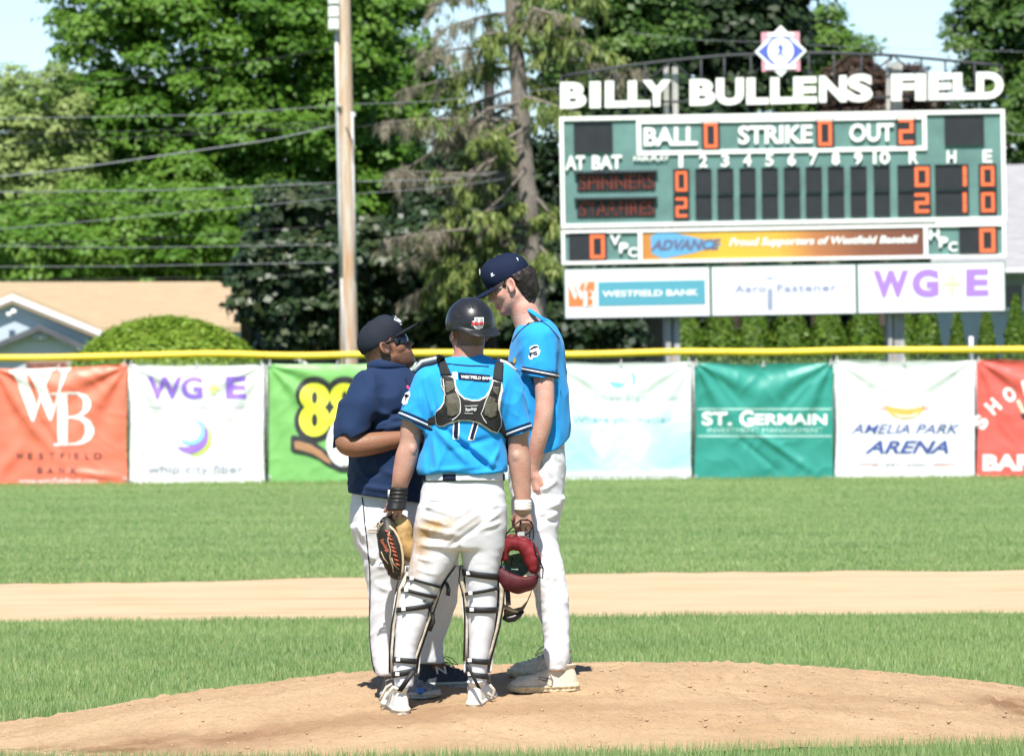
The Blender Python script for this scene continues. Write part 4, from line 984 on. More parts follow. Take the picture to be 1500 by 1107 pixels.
def shingle(name, c1, c2):
    M = mat(name, c1, rough=.9, col2=c2, nscale=3.5, stretch=(.6, 1.2, 1.2)); n = M.node_tree.nodes; L = M.node_tree.links
    tc = n.new('ShaderNodeNewGeometry'); mp = n.new('ShaderNodeMapping'); mp.inputs['Scale'].default_value = (1, 1, 0); L.new(tc.outputs['Position'], mp.inputs[0])
    br = n.new('ShaderNodeTexBrick'); br.inputs['Scale'].default_value = 2.2; br.inputs['Mortar Size'].default_value = .03; L.new(mp.outputs[0], br.inputs[0]); br.inputs['Color1'].default_value = (1, 1, 1, 1); br.inputs['Color2'].default_value = (.8, .8, .8, 1); br.inputs['Mortar'].default_value = (.2, .2, .2, 1)
    bp = n.new('ShaderNodeBump'); bp.inputs['Strength'].default_value = .6; bp.inputs['Distance'].default_value = .03; L.new(br.outputs[0], bp.inputs['Height']); L.new(bp.outputs[0], n['Principled BSDF'].inputs['Normal']); return M
h1 = empty('house', (float(W(100, 560, 155)[0]), 155, 0), 'low pale blue house with broad tan shingled roof and white gable trim', 'house')
m_tan = shingle('tan_shingles', (.44, .335, .205), (.37, .27, .165)); m_sid = siding('pale_siding', (.60, .70, .78)); m_trim = mat('white_trim', (.80, .80, .80), rough=.5)
slope('roof', [(-300, 413.5, 165), (352, 412.5, 165), (352, 478, 157), (-300, 480, 157)], m_tan, h1); slope('roof', [(-300, 413.4, 165.1), (352, 412.4, 165.1), (352, 480, 173), (-300, 480, 173)], m_tan, h1)
slope('roof', [(18, 436, 153.95), (148, 489, 153.95), (175, 487, 158.5), (18, 425, 163)], m_tan, h1); slope('roof', [(18, 436, 153.95), (18, 425, 163), (-140, 487, 158.5), (-112, 489, 153.95)], m_tan, h1)
wall_poly('wall', [(18, 439), (140, 489), (140, 560), (-104, 560), (-104, 489)], 154.2, m_sid, h1, .2); wall_poly('wall', [(140, 480), (352, 480), (352, 560), (140, 560)], 158.5, m_sid, h1, .2)
for a, b in (((18, 431), (152, 486)), ((18, 431), (-116, 486))):
    wall_poly('gable_trim', [a, b, (b[0] - (3 if b[0] > 0 else -3), b[1] + 7), (a[0], a[1] + 9)], 153.93, m_trim, h1, .10)
# small porch gable in front
m_dk = shingle('dark_shingles', (.12, .13, .14), (.06, .065, .075))
wall_poly('porch_wall', [(58, 484), (112, 509), (112, 560), (-2, 560), (-2, 508)], 152.3, siding('white_siding', (.70, .73, .76)), h1, .2)
slope('porch_roof', [(58, 477, 151.95), (126, 509, 151.95), (126, 507, 154.1), (58, 475, 154.1)], m_dk, h1, .10); slope('porch_roof', [(58, 477, 151.95), (58, 475, 154.1), (-20, 508, 154.1), (-20, 510, 151.95)], m_dk, h1, .10)
wall_poly('gable_vent', [(48, 489), (70, 489), (70, 496), (48, 496)], 152.05, mat('vent_grey', (.5, .5, .52)), h1, .05)
m_ = MB(); m_.box(W(14, 461, 153.9), (.13, .12, .10)); m_.tube([W(18, 459, 153.8), W(20, 457, 153.6)], [.04, .07], 8); m_.build('flood_light', m_trim, h1, True)
# low brick planter wall seen under the fence cap
mbk = mat('brick_red', (.32, .12, .08), rough=.85, noise=.3, nscale=9); bw = empty('brick_wall', (float(W(70, 600, 148)[0]), 148, 0), 'low red brick wall peeping between the coral banner and fence cap', 'wall')
wall_poly('core', [(38, 530), (105, 528.5), (105, 605), (38, 605)], 148, mat('mortar', (.42, .38, .34), rough=.9), bw, .2)
zt = W(0, 530, 148)[2]; x0 = W(38, 600, 148)[0]; br_me = None
for rI in range(4):
    for k in range(5):
        x = x0 + k * .21 + (rI % 2) * .1; c = np.array([x + .1, 147.99, zt - .04 - rI * .075])
        if x + .2 > W(105, 600, 148)[0]: continue
        if br_me is None: m_ = MB(); m_.box((0, 0, 0), (.195, .06, .062)); o = m_.build('brick', mbk, None); br_me = o.data
        else: o = bpy.data.objects.new('brick', br_me); COL.objects.link(o)
        o.parent = bw; o.location = Vector([float(v) for v in c - origin_of(bw)])
# house at the right edge
h2 = empty('house', (float(W(1480, 560, 168)[0]), 168, 0), 'grey roofed house half hidden behind the scoreboard at the right edge', 'house')
m_gs = shingle('grey_shingles', (.34, .34, .35), (.27, .27, .28)); m_sd2 = siding('blue_grey_siding', (.36, .42, .50))
slope('roof', [(1380, 243, 176), (1720, 237, 176), (1720, 392, 167), (1362, 396, 167)], m_gs, h2); slope('roof', [(1380, 243, 176.1), (1720, 237, 176.1), (1720, 392, 185), (1362, 396, 185)], m_gs, h2)
wall_poly('wall', [(1372, 396), (1720, 390), (1720, 580), (1372, 580)], 168.2, m_sd2, h2, .2)
wall_poly('fascia', [(1362, 394), (1720, 390), (1720, 396), (1362, 400)], 166.9, m_trim, h2, .08)
w_ = wall_poly('window', [(1474, 418), (1500, 417), (1500, 450), (1474, 451)], 167.9, mat('window_dark', (.02, .03, .05), rough=.1), h2, .05); wall_poly('sill', [(1471, 451), (1503, 450), (1503, 454), (1471, 455)], 167.85, m_trim, w_, .08)
for a in (1472.2, 1499.8): wall_poly('frame', [(a - 1.8, 417), (a + .4, 417), (a + .4, 451), (a - 1.8, 451)], 167.84, m_trim, w_, .06)
m_ = MB(); p = W(1422.5, 493, 167.8); m_.tube([p, W(1423, 530, 167.8)], .05, 8); m_.build('downpipe', m_trim, h2, True)
# ================================================================= trees and shrubs
def leaf_mat(name, c1, c2, c3, rough=.5, trans=.35, spec=.35):
    M = bpy.data.materials.new(name); M.use_nodes = True; n = M.node_tree.nodes; L = M.node_tree.links; b = n['Principled BSDF']; b.inputs['Roughness'].default_value = rough; b.inputs['Specular IOR Level'].default_value = spec
    at = n.new('ShaderNodeAttribute'); at.attribute_name = 'tone'
    r = n.new('ShaderNodeValToRGB'); r.color_ramp.elements[0].color = (*c1, 1); r.color_ramp.elements[1].color = (*c3, 1); e = r.color_ramp.elements.new(.5); e.color = (*c2, 1)
    L.new(at.outputs['Fac'], r.inputs[0]); L.new(r.outputs[0], b.inputs['Base Color'])
    tr = n.new('ShaderNodeBsdfTranslucent'); L.new(r.outputs[0], tr.inputs[0]); ms = n.new('ShaderNodeMixShader'); ms.inputs[0].default_value = trans
    L.new(b.outputs[0], ms.inputs[1]); L.new(tr.outputs[0], ms.inputs[2]); L.new(ms.outputs[0], n['Material Output'].inputs[0]); return M
LM_bright = leaf_mat('maple_leaves', (.065, .165, .016), (.110, .240, .024), (.19, .33, .05), trans=.42)
LM_mid = leaf_mat('oak_leaves', (.040, .100, .016), (.070, .150, .024), (.125, .21, .042))
LM_pale = leaf_mat('pale_leaves', (.16, .25, .06), (.24, .33, .09), (.34, .40, .15))
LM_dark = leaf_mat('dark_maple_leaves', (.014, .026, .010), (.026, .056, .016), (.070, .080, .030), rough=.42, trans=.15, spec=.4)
LM_purple = leaf_mat('purple_leaves', (.035, .022, .014), (.065, .038, .024), (.10, .065, .04))
LM_shrub = leaf_mat('shrub_leaves', (.13, .24, .020), (.23, .37, .035), (.36, .48, .08))
LM_arb = leaf_mat('arborvitae_leaves', (.05, .115, .010), (.10, .19, .018), (.17, .27, .035))
LM_deep = leaf_mat('shade_leaves', (.010, .025, .008), (.018, .040, .012), (.035, .065, .018), trans=.2)  # dark green leaves, with the shade of the understory put into the colour
m_bark = mat('bark', (.085, .065, .05), rough=.95, noise=.4, nscale=6, stretch=(2, 2, .4), bump=.8, bscale=14, bdist=.03)

def leaves(name, P, N, size, m_, parent, rs, tone=None, aspect=1.0):
    n = len(P); N = N / (np.linalg.norm(N, axis=1, keepdims=True) + 1e-9); a = rs.randn(n, 3); a -= N * (a * N).sum(1)[:, None]; a /= np.linalg.norm(a, axis=1)[:, None] + 1e-9; b = np.cross(N, a)
    s = size[:, None]; a = a * s * .5 * aspect; b = b * s * .5
    V = np.stack([P - a, P - b * .75 + N * s * .06, P + a, P + b * .75 + N * s * .06], 1).reshape(-1, 3)
    o = mesh_np(name, V, np.arange(n * 4).reshape(n, 4), m_, parent, False)
    t = rs.rand(n) if tone is None else np.clip(tone, 0, 1); vcol(o, 'tone', np.repeat(t, 4)); return o

def lobe_leaves(rs, C, Rr, n_per, flat=.72, up=.55, inner=.12, under=False):
    """leaf positions and normals over umbrella-like clumps: C centres (k,3), Rr radii (k)"""
    k = len(C); n = k * n_per; i = np.repeat(np.arange(k), n_per)
    d = rs.randn(n, 3); d /= np.linalg.norm(d, axis=1)[:, None]; d[:, 2] = np.where((rs.rand(n) < .85) & (not under), np.abs(d[:, 2]) - .12, d[:, 2])
    rad = 1 - inner * rs.rand(n)**.5 * 2 + .10 * rs.randn(n)
    bump = 1 + .16 * np.sin(d[:, 0] * 7 + i) * np.sin(d[:, 1] * 7 + i * 1.7) + .10 * np.sin(d[:, 2] * 13 + i * 2.1)
    P = C[i] + d * np.array([1, 1, flat]) * (Rr[i] * rad * bump)[:, None]
    P[:, 2] -= .10 * Rr[i] * (1 - d[:, 2])
    Nn = d + np.array([0, -.15, up]) + .34 * rs.randn(n, 3)
    return P, Nn, i

def broadleaf(name, label, px, py, Y, rx, ry, m_, n_lobes, lobe, n_per, leaf, seed, base_px=None, trunk_r=.35, flat=.72, shape=1.0, front=True, group=None, hole=None, cut=None):
    """rx, ry: half extent of the crown in photograph pixels; depth is like the width"""
    rs = np.random.RandomState(seed); c = W(px, py, Y); k = Y / FPX; rw = rx * k; rh = ry * k; rd = rw * .85
    org = np.array([c[0] if base_px is None else W(base_px, py, Y)[0], Y, 0.0]); t = empty(name, org, label, 'tree', group)
    u = rs.randn(n_lobes * 3, 3); u /= np.linalg.norm(u, axis=1)[:, None]
    if front: u[:, 1] = np.where(rs.rand(len(u)) < .62, -np.abs(u[:, 1]), u[:, 1])
    r = rs.rand(len(u))**.30 * .97
    C = c + u * r[:, None] * np.array([rw, rd, rh]); 
    if cut is not None: C = C[cut(C)]
    C = C[:n_lobes]; Rr = lobe * (.6 + .75 * rs.rand(len(C)))
    P, N, i = lobe_leaves(rs, C, Rr, n_per, flat)
    # sparse coarse leaves deeper inside, so that the gaps between clumps are not empty
    Cc = c + (C - c) * .72; kk = rs.choice(len(Cc), max(6, len(Cc) // 4), False); P2, N2, i2 = lobe_leaves(rs, Cc[kk], np.full(len(kk), lobe * 1.6), max(60, n_per // 5), .9, under=True)
    nf = len(P); P = np.concatenate([P, P2]); N = np.concatenate([N, N2]); i = np.concatenate([i, kk[i2]])
    tone = .38 * rs.rand(len(P)) + .62 * rs.rand(len(C))[i]
    if hole is not None: m2 = ~hole(P); P, N, tone = P[m2], N[m2], tone[m2]
    leaves('crown', P, N, leaf * (.6 + .8 * rs.rand(len(P))) * np.where(np.arange(len(P)) < nf, 1, 1.45), m_, t, rs, tone)
    m2 = MB(); b0 = org + [0, 0, -.2]; top = c + np.array([0, 0, rh * .55]); m2.tube([b0, b0 * .6 + top * .4 + [.2, 0, 0], top], [trunk_r, trunk_r * .75, trunk_r * .2], 10); m2.build('trunk', m_bark, t, True)
    for j in rs.choice(len(C), min(14, len(C)), False):
        s = b0 + (top - b0) * (.35 + .5 * rs.rand()); e = C[j]; mid = (s + e) / 2 + [0, 0, -.25 * rs.rand()]
        m2 = MB(); m2.tube([s, mid, e], [trunk_r * .35, trunk_r * .22, .03], 7); m2.build('limb', m_bark, t, True)
    return t

k180 = 185 / FPX
broadleaf('maple_tree', 'huge bright green maple filling the left behind the tan roof', 335, 130, 186, 278, 330, LM_bright, 350, .74, 360, .155, 101, trunk_r=.5)
broadleaf('maple_tree', 'bright maple foliage behind the pole, left of the half-dead spruce', 540, 120, 192, 110, 250, LM_bright, 130, .68, 300, .155, 102)
broadleaf('maple_tree', 'lower bright maple growth above the tan roof at the left', 210, 370, 178, 300, 95, LM_bright, 150, .60, 270, .145, 103)
broadleaf('pale_tree', 'pale yellow-green tree at the left edge under open sky', 42, 285, 182, 118, 208, LM_pale, 135, .55, 330, .13, 104)
broadleaf('maple_tree', 'bright maple showing beyond the spruce, below the sky gap', 600, 300, 188, 90, 120, LM_bright, 50, .6, 300, .155, 105)
broadleaf('maple_tree', 'bright maple in the gap between the pale tree and the huge one', 150, 250, 194, 120, 150, LM_bright, 55, .7, 260, .17, 118)
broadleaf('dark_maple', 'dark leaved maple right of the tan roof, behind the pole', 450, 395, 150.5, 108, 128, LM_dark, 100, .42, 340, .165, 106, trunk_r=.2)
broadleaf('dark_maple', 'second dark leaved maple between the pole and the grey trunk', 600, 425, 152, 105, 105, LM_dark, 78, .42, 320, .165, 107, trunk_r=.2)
broadleaf('tall_oak', 'dark green oak above the left half of the scoreboard', 885, 20, 178, 125, 175, LM_mid, 105, .62, 260, .15, 108)
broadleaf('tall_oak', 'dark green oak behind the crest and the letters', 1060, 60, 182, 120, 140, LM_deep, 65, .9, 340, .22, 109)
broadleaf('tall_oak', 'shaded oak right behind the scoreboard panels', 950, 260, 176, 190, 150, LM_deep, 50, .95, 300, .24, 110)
broadleaf('light_maple', 'sunlit light green maple left of the sky gap above the board', 1190, 105, 190, 84, 95, leaf_mat('light_leaves', (.06, .15, .02), (.11, .21, .03), (.17, .27, .05)), 75, .55, 330, .13, 111)
broadleaf('purple_tree', 'small reddish purple tree behind the letters at right', 1285, 150, 172, 95, 62, LM_purple, 60, .45, 280, .13, 112)
broadleaf('tall_oak', 'dark oak at the top right corner with hanging sprays', 1500, 60, 192, 110, 130, LM_mid, 110, .55, 300, .14, 113)
broadleaf('tall_oak', 'dark tree right of the scoreboard above the grey roof', 1540, 190, 190, 85, 75, LM_mid, 50, .55, 280, .14, 114)
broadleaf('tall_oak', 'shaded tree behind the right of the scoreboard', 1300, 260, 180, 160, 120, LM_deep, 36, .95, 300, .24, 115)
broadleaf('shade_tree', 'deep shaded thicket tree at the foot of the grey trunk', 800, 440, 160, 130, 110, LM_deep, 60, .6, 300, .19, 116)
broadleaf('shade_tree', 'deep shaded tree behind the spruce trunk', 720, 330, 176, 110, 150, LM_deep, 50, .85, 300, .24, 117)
# hanging sprays at the upper right
# a low far wood behind everything, one mass
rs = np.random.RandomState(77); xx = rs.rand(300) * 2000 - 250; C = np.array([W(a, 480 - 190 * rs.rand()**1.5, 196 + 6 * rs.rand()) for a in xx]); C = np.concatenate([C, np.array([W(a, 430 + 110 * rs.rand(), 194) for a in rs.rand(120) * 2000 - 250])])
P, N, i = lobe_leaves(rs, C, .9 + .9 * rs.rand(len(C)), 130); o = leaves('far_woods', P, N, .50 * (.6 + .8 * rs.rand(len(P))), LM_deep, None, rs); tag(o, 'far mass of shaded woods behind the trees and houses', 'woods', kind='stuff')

# ---------------------------------------------------------------- half-dead spruce
SY = 149.0
sp = empty('spruce_tree', (float(W(787, 560, SY)[0]), SY, 0), 'half-dead spruce with bare grey trunk and drooping brown twigs', 'tree')
m_spb = mat('spruce_bark', (.29, .255, .22), rough=.95, col2=(.15, .125, .105), nscale=9, stretch=(3, 3, .5), bump=.9, bscale=26, bdist=.03)
rs = np.random.RandomState(5); tp = [(789, 560, .27), (786, 450, .265), (780, 350, .255), (771, 270, .25), (764, 180, .235), (757, 90, .215), (750, 0, .19), (744, -120, .16), (738, -260, .10)]
P_ = [W(a, b, SY) for a, b, r in tp]; P_[0][2] = -.2
pts = []; rr = []
for i in range(len(P_) - 1):
    for t in np.linspace(0, 1, 7)[:-1]: pts.append(P_[i] * (1 - t) + P_[i + 1] * t); rr.append((tp[i][2] * (1 - t) + tp[i + 1][2] * t) * .78 * (1 + .05 * rs.randn()))
m_ = MB(); m_.tube(pts, rr, 16); m_.build('trunk', m_spb, sp, True)
m2 = MB(); m2.tube([W(716, 560, SY + 3) * [1, 1, 0], W(716, 260, SY + 3), W(717, 30, SY + 3)], [.17, .15, .10], 10); 
tk2 = empty('dead_tree', W(716, 560, SY + 3) * [1, 1, 0], 'thin dark bare trunk standing behind the spruce on its left', 'tree'); m2.build('trunk', mat('bark_dark', (.05, .04, .035), rough=.9, noise=.3), tk2, True)
m_dead = leaf_mat('dead_twigs', (.13, .115, .085), (.23, .205, .155), (.33, .30, .22), trans=.1, rough=.8, spec=.1); m_grn = leaf_mat('spruce_needles', (.06, .11, .025), (.14, .20, .045), (.28, .32, .09), trans=.15)
br = [  # start y on trunk, via, tip, dead?, tuft radius, count
    (20, (700, 20), (640, 48), 1, .55, 5), (60, (700, 70), (618, 78), 1, .6, 6), (100, (690, 105), (585, 135), 1, .55, 6), (130, (690, 150), (600, 190), 1, .5, 5), (150, (660, 200), (575, 262), 1, .45, 5),
    (210, (700, 250), (640, 272), 1, .45, 4), (250, (690, 290), (600, 350), 1, .35, 3), (330, (700, 330), (560, 352), 1, .32, 3), (5, (800, 20), (860, 30), 1, .5, 4), (40, (820, 50), (900, 85), 0, .5, 5), (70, (830, 90), (935, 105), 1, .5, 5),
    (90, (700, 90), (655, 120), 0, .45, 4), (140, (800, 150), (845, 165), 0, .35, 3), (55, (730, 40), (690, 60), 0, .45, 3), (-40, (700, -20), (625, 10), 1, .55, 4), (-30, (800, -20), (880, 0), 0, .55, 4),
    (200, (740, 215), (690, 228), 0, .35, 3), (240, (720, 255), (672, 300), 0, .40, 4), (290, (740, 300), (690, 318), 0, .45, 5), (320, (700, 335), (640, 375), 0, .42, 5), (340, (690, 370), (620, 425), 0, .42, 5), (360, (720, 385), (660, 430), 0, .4, 4),
    (380, (730, 405), (680, 440), 0, .35, 3), (300, (660, 330), (590, 390), 1, .3, 3), (180, (650, 170), (560, 180), 1, .35, 3), (345, (640, 400), (600, 440), 1, .3, 2), (110, (790, 120), (820, 140), 0, .3, 2), (260, (660, 255), (575, 250), 1, .35, 4), (170, (735, 190), (700, 205), 0, .4, 3), (280, (800, 300), (815, 330), 0, .35, 3), (350, (800, 370), (820, 395), 0, .35, 3), (310, (720, 340), (675, 352), 0, .42, 4), (395, (745, 420), (705, 452), 0, .4, 3), (30, (770, 40), (800, 20), 0, .4, 3), (225, (720, 235), (655, 250), 0, .4, 3)]
dead_P, dead_N, g_P, g_N = [], [], [], []
for sy_, via, tip, dead, tr_, cnt in br:
    sx_ = float(np.interp(-sy_, [-t[1] for t in tp], [t[0] for t in tp])); yo = rs.uniform(-1.6, .4); a = W(sx_, sy_, SY); b = W(via[0], via[1], SY + yo * .5); c = W(tip[0], tip[1], SY + yo)
    t = np.linspace(0, 1, 9)[:, None]; cv = (1 - t)**2 * a + 2 * t * (1 - t) * b + t * t * c; m_ = MB(); m_.tube(list(cv), list(np.linspace(.055, .010, 9)), 7); m_.build('branch', m_spb, sp, True)
    L_ = np.linalg.norm(c - a)
    for s in range(int(10 * L_)):        # twigs with hanging strands
        u = .22 + .78 * rs.rand(); base = ((1 - u)**2 * a + 2 * u * (1 - u) * b + u * u * c); dr = rs.randn(3) * [1, 1, .4]; dr /= np.linalg.norm(dr); ln = tr_ * (.5 + .8 * rs.rand()) * (.55 + .6 * math.sin(math.pi * min(1, u * .9)))
        n_ = int((38 if dead else 70)); w = rs.rand(n_, 1); q = base + dr * ln * w + np.array([0, 0, -1.0]) * (w**2) * ln * .45 + rs.randn(n_, 3) * .035
        hang = np.array([0, 0, -1.0]) * (.10 + .16 * rs.rand(n_, 1)) + dr * .05 + rs.randn(n_, 3) * .05
        dd_ = dead and not (rs.rand() < .38 and u < .8)
        (dead_P if dd_ else g_P).append(q + hang * .5); (dead_N if dd_ else g_N).append(hang)
def strands(name, Pl, Hl, wid, m_, parent):
    P = np.concatenate(Pl); H = np.concatenate(Hl); n = len(P); a = rs.randn(n, 3); s = np.cross(H, a); s /= np.linalg.norm(s, axis=1)[:, None] + 1e-9; s *= wid * (.6 + .8 * rs.rand(n, 1))
    V = np.stack([P - H * .5, P - s, P + H * .5, P + s], 1).reshape(-1, 3); o = mesh_np(name, V, np.arange(4 * n).reshape(n, 4), m_, parent, False); vcol(o, 'tone', np.repeat(rs.rand(n), 4)); return o
o = strands('dead_twigs', dead_P, dead_N, .010, m_dead, sp); o2 = strands('needles', g_P, g_N, .020, m_grn, sp)
# bare limbs low on the left of the trunk
for pts in ([(765, 190), (740, 205), (690, 262), (650, 322), (612, 342), (565, 352)], [(768, 215), (735, 225), (700, 262), (665, 312)], [(760, 150), (715, 160), (672, 195), (650, 222)], [(690, 262), (670, 262), (642, 285), (632, 290)], [(768, 250), (735, 290), (700, 320), (660, 355)]):
    m_ = MB(); m_.tube([W(a, b, SY - .5) for a, b in pts], list(np.linspace(.040, .012, len(pts))), 7); m_.build('bare_limb', m_spb, sp, True)

# ---------------------------------------------------------------- clipped shrub and arborvitae
def shrub(name, label, px0, px1, ytop, Y, m_, n, leaf, seed, cone=False, group=None, cat='shrub'):
    rs = np.random.RandomState(seed); x0 = W(px0, 560, Y)[0]; x1 = W(px1, 560, Y)[0]; zt = W((px0 + px1) / 2, ytop, Y)[2]; c = np.array([(x0 + x1) / 2, Y, 0.0]); rw = (x1 - x0) / 2
    t = empty(name, c, label, cat, group)
    u = rs.rand(n); a = rs.rand(n) * 2 * np.pi
    if cone:
        h = zt * u**1.15; prof = rw * np.clip(np.minimum(1, 1.5 * (1 - h / zt)**.7), 0, 1); 
        prof *= 1 + .10 * np.sin(a * 5 + h * 4) + .07 * np.sin(a * 9 - h * 9); rad = prof * (1 - .25 * rs.rand(n)**2)
        P = np.stack([c[0] + rad * np.cos(a), Y + rad * np.sin(a), h + .02], -1); N = np.stack([np.cos(a), np.sin(a), .45 + 0 * a], -1) + .45 * rs.randn(n, 3)
    else:
        h = 1 - rs.rand(n)**1.5; r = 1 - .07 * rs.rand(n)**2 + .012 * np.sin(a * 17) * np.sin(h * 25) + .010 * rs.randn(n); inside = np.where(rs.rand(n) < .45, rs.rand(n)**.5, 1); h = np.where(inside < 1, (1 - inside**2)**(1 / 3.2), h)
        rad = np.sqrt(np.clip(1 - h**3.2, 0, 1)); P = np.stack([c[0] + rw * rad * r * np.cos(a), Y + rw * .6 * rad * r * np.sin(a), zt * h * r], -1)
        N = np.stack([np.cos(a) * rad, np.sin(a) * rad, 1.6 * h**2.2], -1) + .35 * rs.randn(n, 3)
    leaves('foliage', P, N, leaf * (.6 + .8 * rs.rand(n)), m_, t, rs, aspect=1.4)
    m2 = MB(); m2.tube([c + [0, 0, -.1], c + [0, 0, zt * .8]], [.05, .02], 8); m2.build('stem', m_bark, t, True); return t
shrub('shrub', 'big rounded bright yellow-green shrub behind the white banner', 74, 414, 466, 146.5, LM_shrub, 60000, .070, 201)
for k, (a, b, yt) in enumerate(((966, 1048, 436), (1012, 1098, 428), (1062, 1150, 432), (1114, 1204, 425), (1168, 1258, 432), (1222, 1312, 427), (1276, 1364, 425))):
    shrub('arborvitae', ['first', 'second', 'third', 'fourth', 'fifth', 'sixth', 'seventh'][k] + ' arborvitae from the left in the hedge under the scoreboard', a, b, yt, 146.8 + .1 * (k % 2), LM_arb, 9000, .085, 210 + k, True, 'arborvitae row behind the fence')
for k, (a, b, yt, lb) in enumerate(((1326, 1392, 430, 'arborvitae just right of the right scoreboard post'), (1382, 1424, 455, 'narrow pointed arborvitae left of the downpipe'), (1424, 1468, 450, 'narrow pointed arborvitae right of the downpipe'), (1462, 1516, 434, 'tallest pointed arborvitae at the right edge'))):
    shrub('arborvitae', lb, a, b, yt, 146.6, LM_arb, 8000, .080, 230 + k, True, 'arborvitae row behind the fence')
# ================================================================= people
SK = []
def foot_point(px, py):
    """point on the mound where the sight line of a photograph pixel meets it"""
    a, b = 29.0, 36.0
    for _ in range(40):
        m_ = (a + b) / 2; p = W(px, py, m_)
        if p[2] > mound_z(np.array([p[0]]), np.array([p[1]]))[0]: a = m_
        else: b = m_
    return W(px, py, (a + b) / 2)

def R3(x0, x1, py, Y, ry, inset=0.0):
    c = W((x0 + x1) / 2, py, Y); return (c[0], c[1], c[2], (x1 - x0) / 2 * Y / FPX - inset, ry - inset)

def frame(f, up=(0, 0, 1)):
    f = np.array(f, float); f /= np.linalg.norm(f); r = np.cross(f, up); r /= np.linalg.norm(r); u = np.cross(r, f)
    return np.stack([r, f, u], 1)          # columns right, forward, up

def head_sdf(P, o, R, wide=1.0, beard=0.0, jaw=1.0):
    q = (P - o) @ R; x = np.abs(q[:, 0]) / wide; Q = np.stack([x, q[:, 1], q[:, 2]], 1)
    d = ell(Q, (0, -.012, .034), (.076, .098, .088))
    d = smin(d, ell(Q, (0, .028, -.025), (.062, .066, .088)), .03)
    d = smin(d, cap(Q, (.050, -.002, -.052), (.016, .070, -.094), .016, .016), .028)
    d = smin(d, cap(Q, (0, .03, -.07), (0, .06, -.09), .035, .025), .02)
    d = smin(d, ell(Q, (0, .084, -.098), (.021, .015, .017)), .014 * jaw)
    d = smin(d, cap(Q, (0, .084, .022), (.036, .078, .023), .011, .010), .014)
    d = smin(d, ell(Q, (.046, .058, -.024), (.020, .020, .022)), .02)
    d = smax(d, -ell(Q, (.032, .098, .004), (.017, .016, .012)), .010)
    d = smin(d, ell(Q, (.031, .077, .003), (.0135, .0125, .011)), .003)
    d = smin(d, cap(Q, (0, .088, .014), (0, .114, -.026), .006, .0095), .012)
    d = smin(d, ell(Q, (0, .092, -.026), (.012, .020, .020)), .006)
    d = smin(d, ell(Q, (.012, .103, -.031), (.0085, .011, .008)), .006)
    d = smin(d, ell(Q, (0, .092, -.048), (.018, .010, .012)), .008)
    d = smin(d, ell(Q, (0, .0965, -.0585), (.022, .010, .0065)), .004)
    d = smin(d, ell(Q, (0, .0945, -.0715), (.019, .011, .0075)), .004)
    d = smax(d, -ell(Q, (0, .108, -.0645), (.024, .010, .0022)), .003)
    # ear: outer rim, bowl, lobe
    E = np.array([.079, -.006, -.006]); q2 = Q - E
    ca, sa = math.cos(.22), math.sin(.22)
    y2 = q2[:, 1] * ca + q2[:, 2] * sa; z2 = -q2[:, 1] * sa + q2[:, 2] * ca
    L = np.stack([q2[:, 0] - .35 * np.maximum(-y2, 0), y2, z2], 1)
    e = ell(L, (0, 0, 0), (.0085, .0185, .032))
    e = smax(e, -ell(L, (.007, .003, .003), (.007, .0105, .020)), .004)
    e = smin(e, ell(L, (.001, .006, -.026), (.006, .009, .010)), .006)
    e = smin(e, ell(L, (.002, .0155, -.003), (.004, .004, .007)), .003)
    d = smin(d, e, .005)
    return d

def hand_sdf(P, wrist, dr, nrm, sgn=1, curl=(.5, .6, .7, .75), tcurl=.4, sc=1.0, spread=.05, thumb=(.75, .55, .25)):
    """palm, four fingers of different length and a thumb. dr: wrist to knuckles; nrm: out of the palm; sgn: thumb side"""
    dr = np.array(dr, float); dr /= np.linalg.norm(dr); nrm = np.array(nrm, float); nrm -= dr * (nrm @ dr); nrm /= np.linalg.norm(nrm)
    s = np.cross(dr, nrm) * sgn; w = np.array(wrist, float)
    k = .082 * sc
    d = cap(P, w - dr * .02, w + dr * .01, .027 * sc, .027 * sc)
    for j, o in enumerate((-.028, -.010, .010, .028)):
        d = smin(d, cap(P, w + s * o * .55 * sc + dr * .012, w + dr * k * (.97 - .06 * abs(j - 2)) + s * o * sc, .015 * sc, .0125 * sc), .012)
    fing = None
    for j, (o, Ls) in enumerate(zip((.031, .0105, -.0105, -.030), ((.042, .026, .021), (.046, .029, .022), (.043, .027, .021), (.034, .021, .019)))):
        b = w + dr * k * (.97 - .05 * abs(j - 1)) + s * o * sc; a = 0; pts = [b]; rr = [.0105, .0095, .0085, .0072]
        if j == 3: rr = [.0092, .0082, .0074, .0064]
        dd = dr + s * spread * (1.5 - j)
        for L_ in Ls:
            a += curl[j]; v = dd * math.cos(a) + nrm * math.sin(a); b = b + v * L_ * sc; pts.append(b)
        f = chain(P, pts, [r * sc for r in rr], .003)
        fing = f if fing is None else np.minimum(fing, f)
    d = smin(d, fing, .006)
    t0 = w + dr * .022 * sc + s * .024 * sc + nrm * .006; v = dr * thumb[0] + s * thumb[1] + nrm * thumb[2]; v /= np.linalg.norm(v)
    t1 = t0 + v * .040 * sc; v2 = v + (dr * .6 - s * .5 + nrm * .5) * tcurl; v2 /= np.linalg.norm(v2)
    t2 = t1 + v2 * .033 * sc; v3 = v2 + (dr * .3 - s * .6 + nrm * .6) * tcurl; v3 /= np.linalg.norm(v3); t3 = t2 + v3 * .025 * sc
    d = smin(d, chain(P, [t0, t1, t2, t3], [.016 * sc, .0125 * sc, .0108 * sc, .0085 * sc], .004), .010)
    return d

def bounds(pts, pad):
    p = np.array(pts); return p.min(0) - pad, p.max(0) + pad

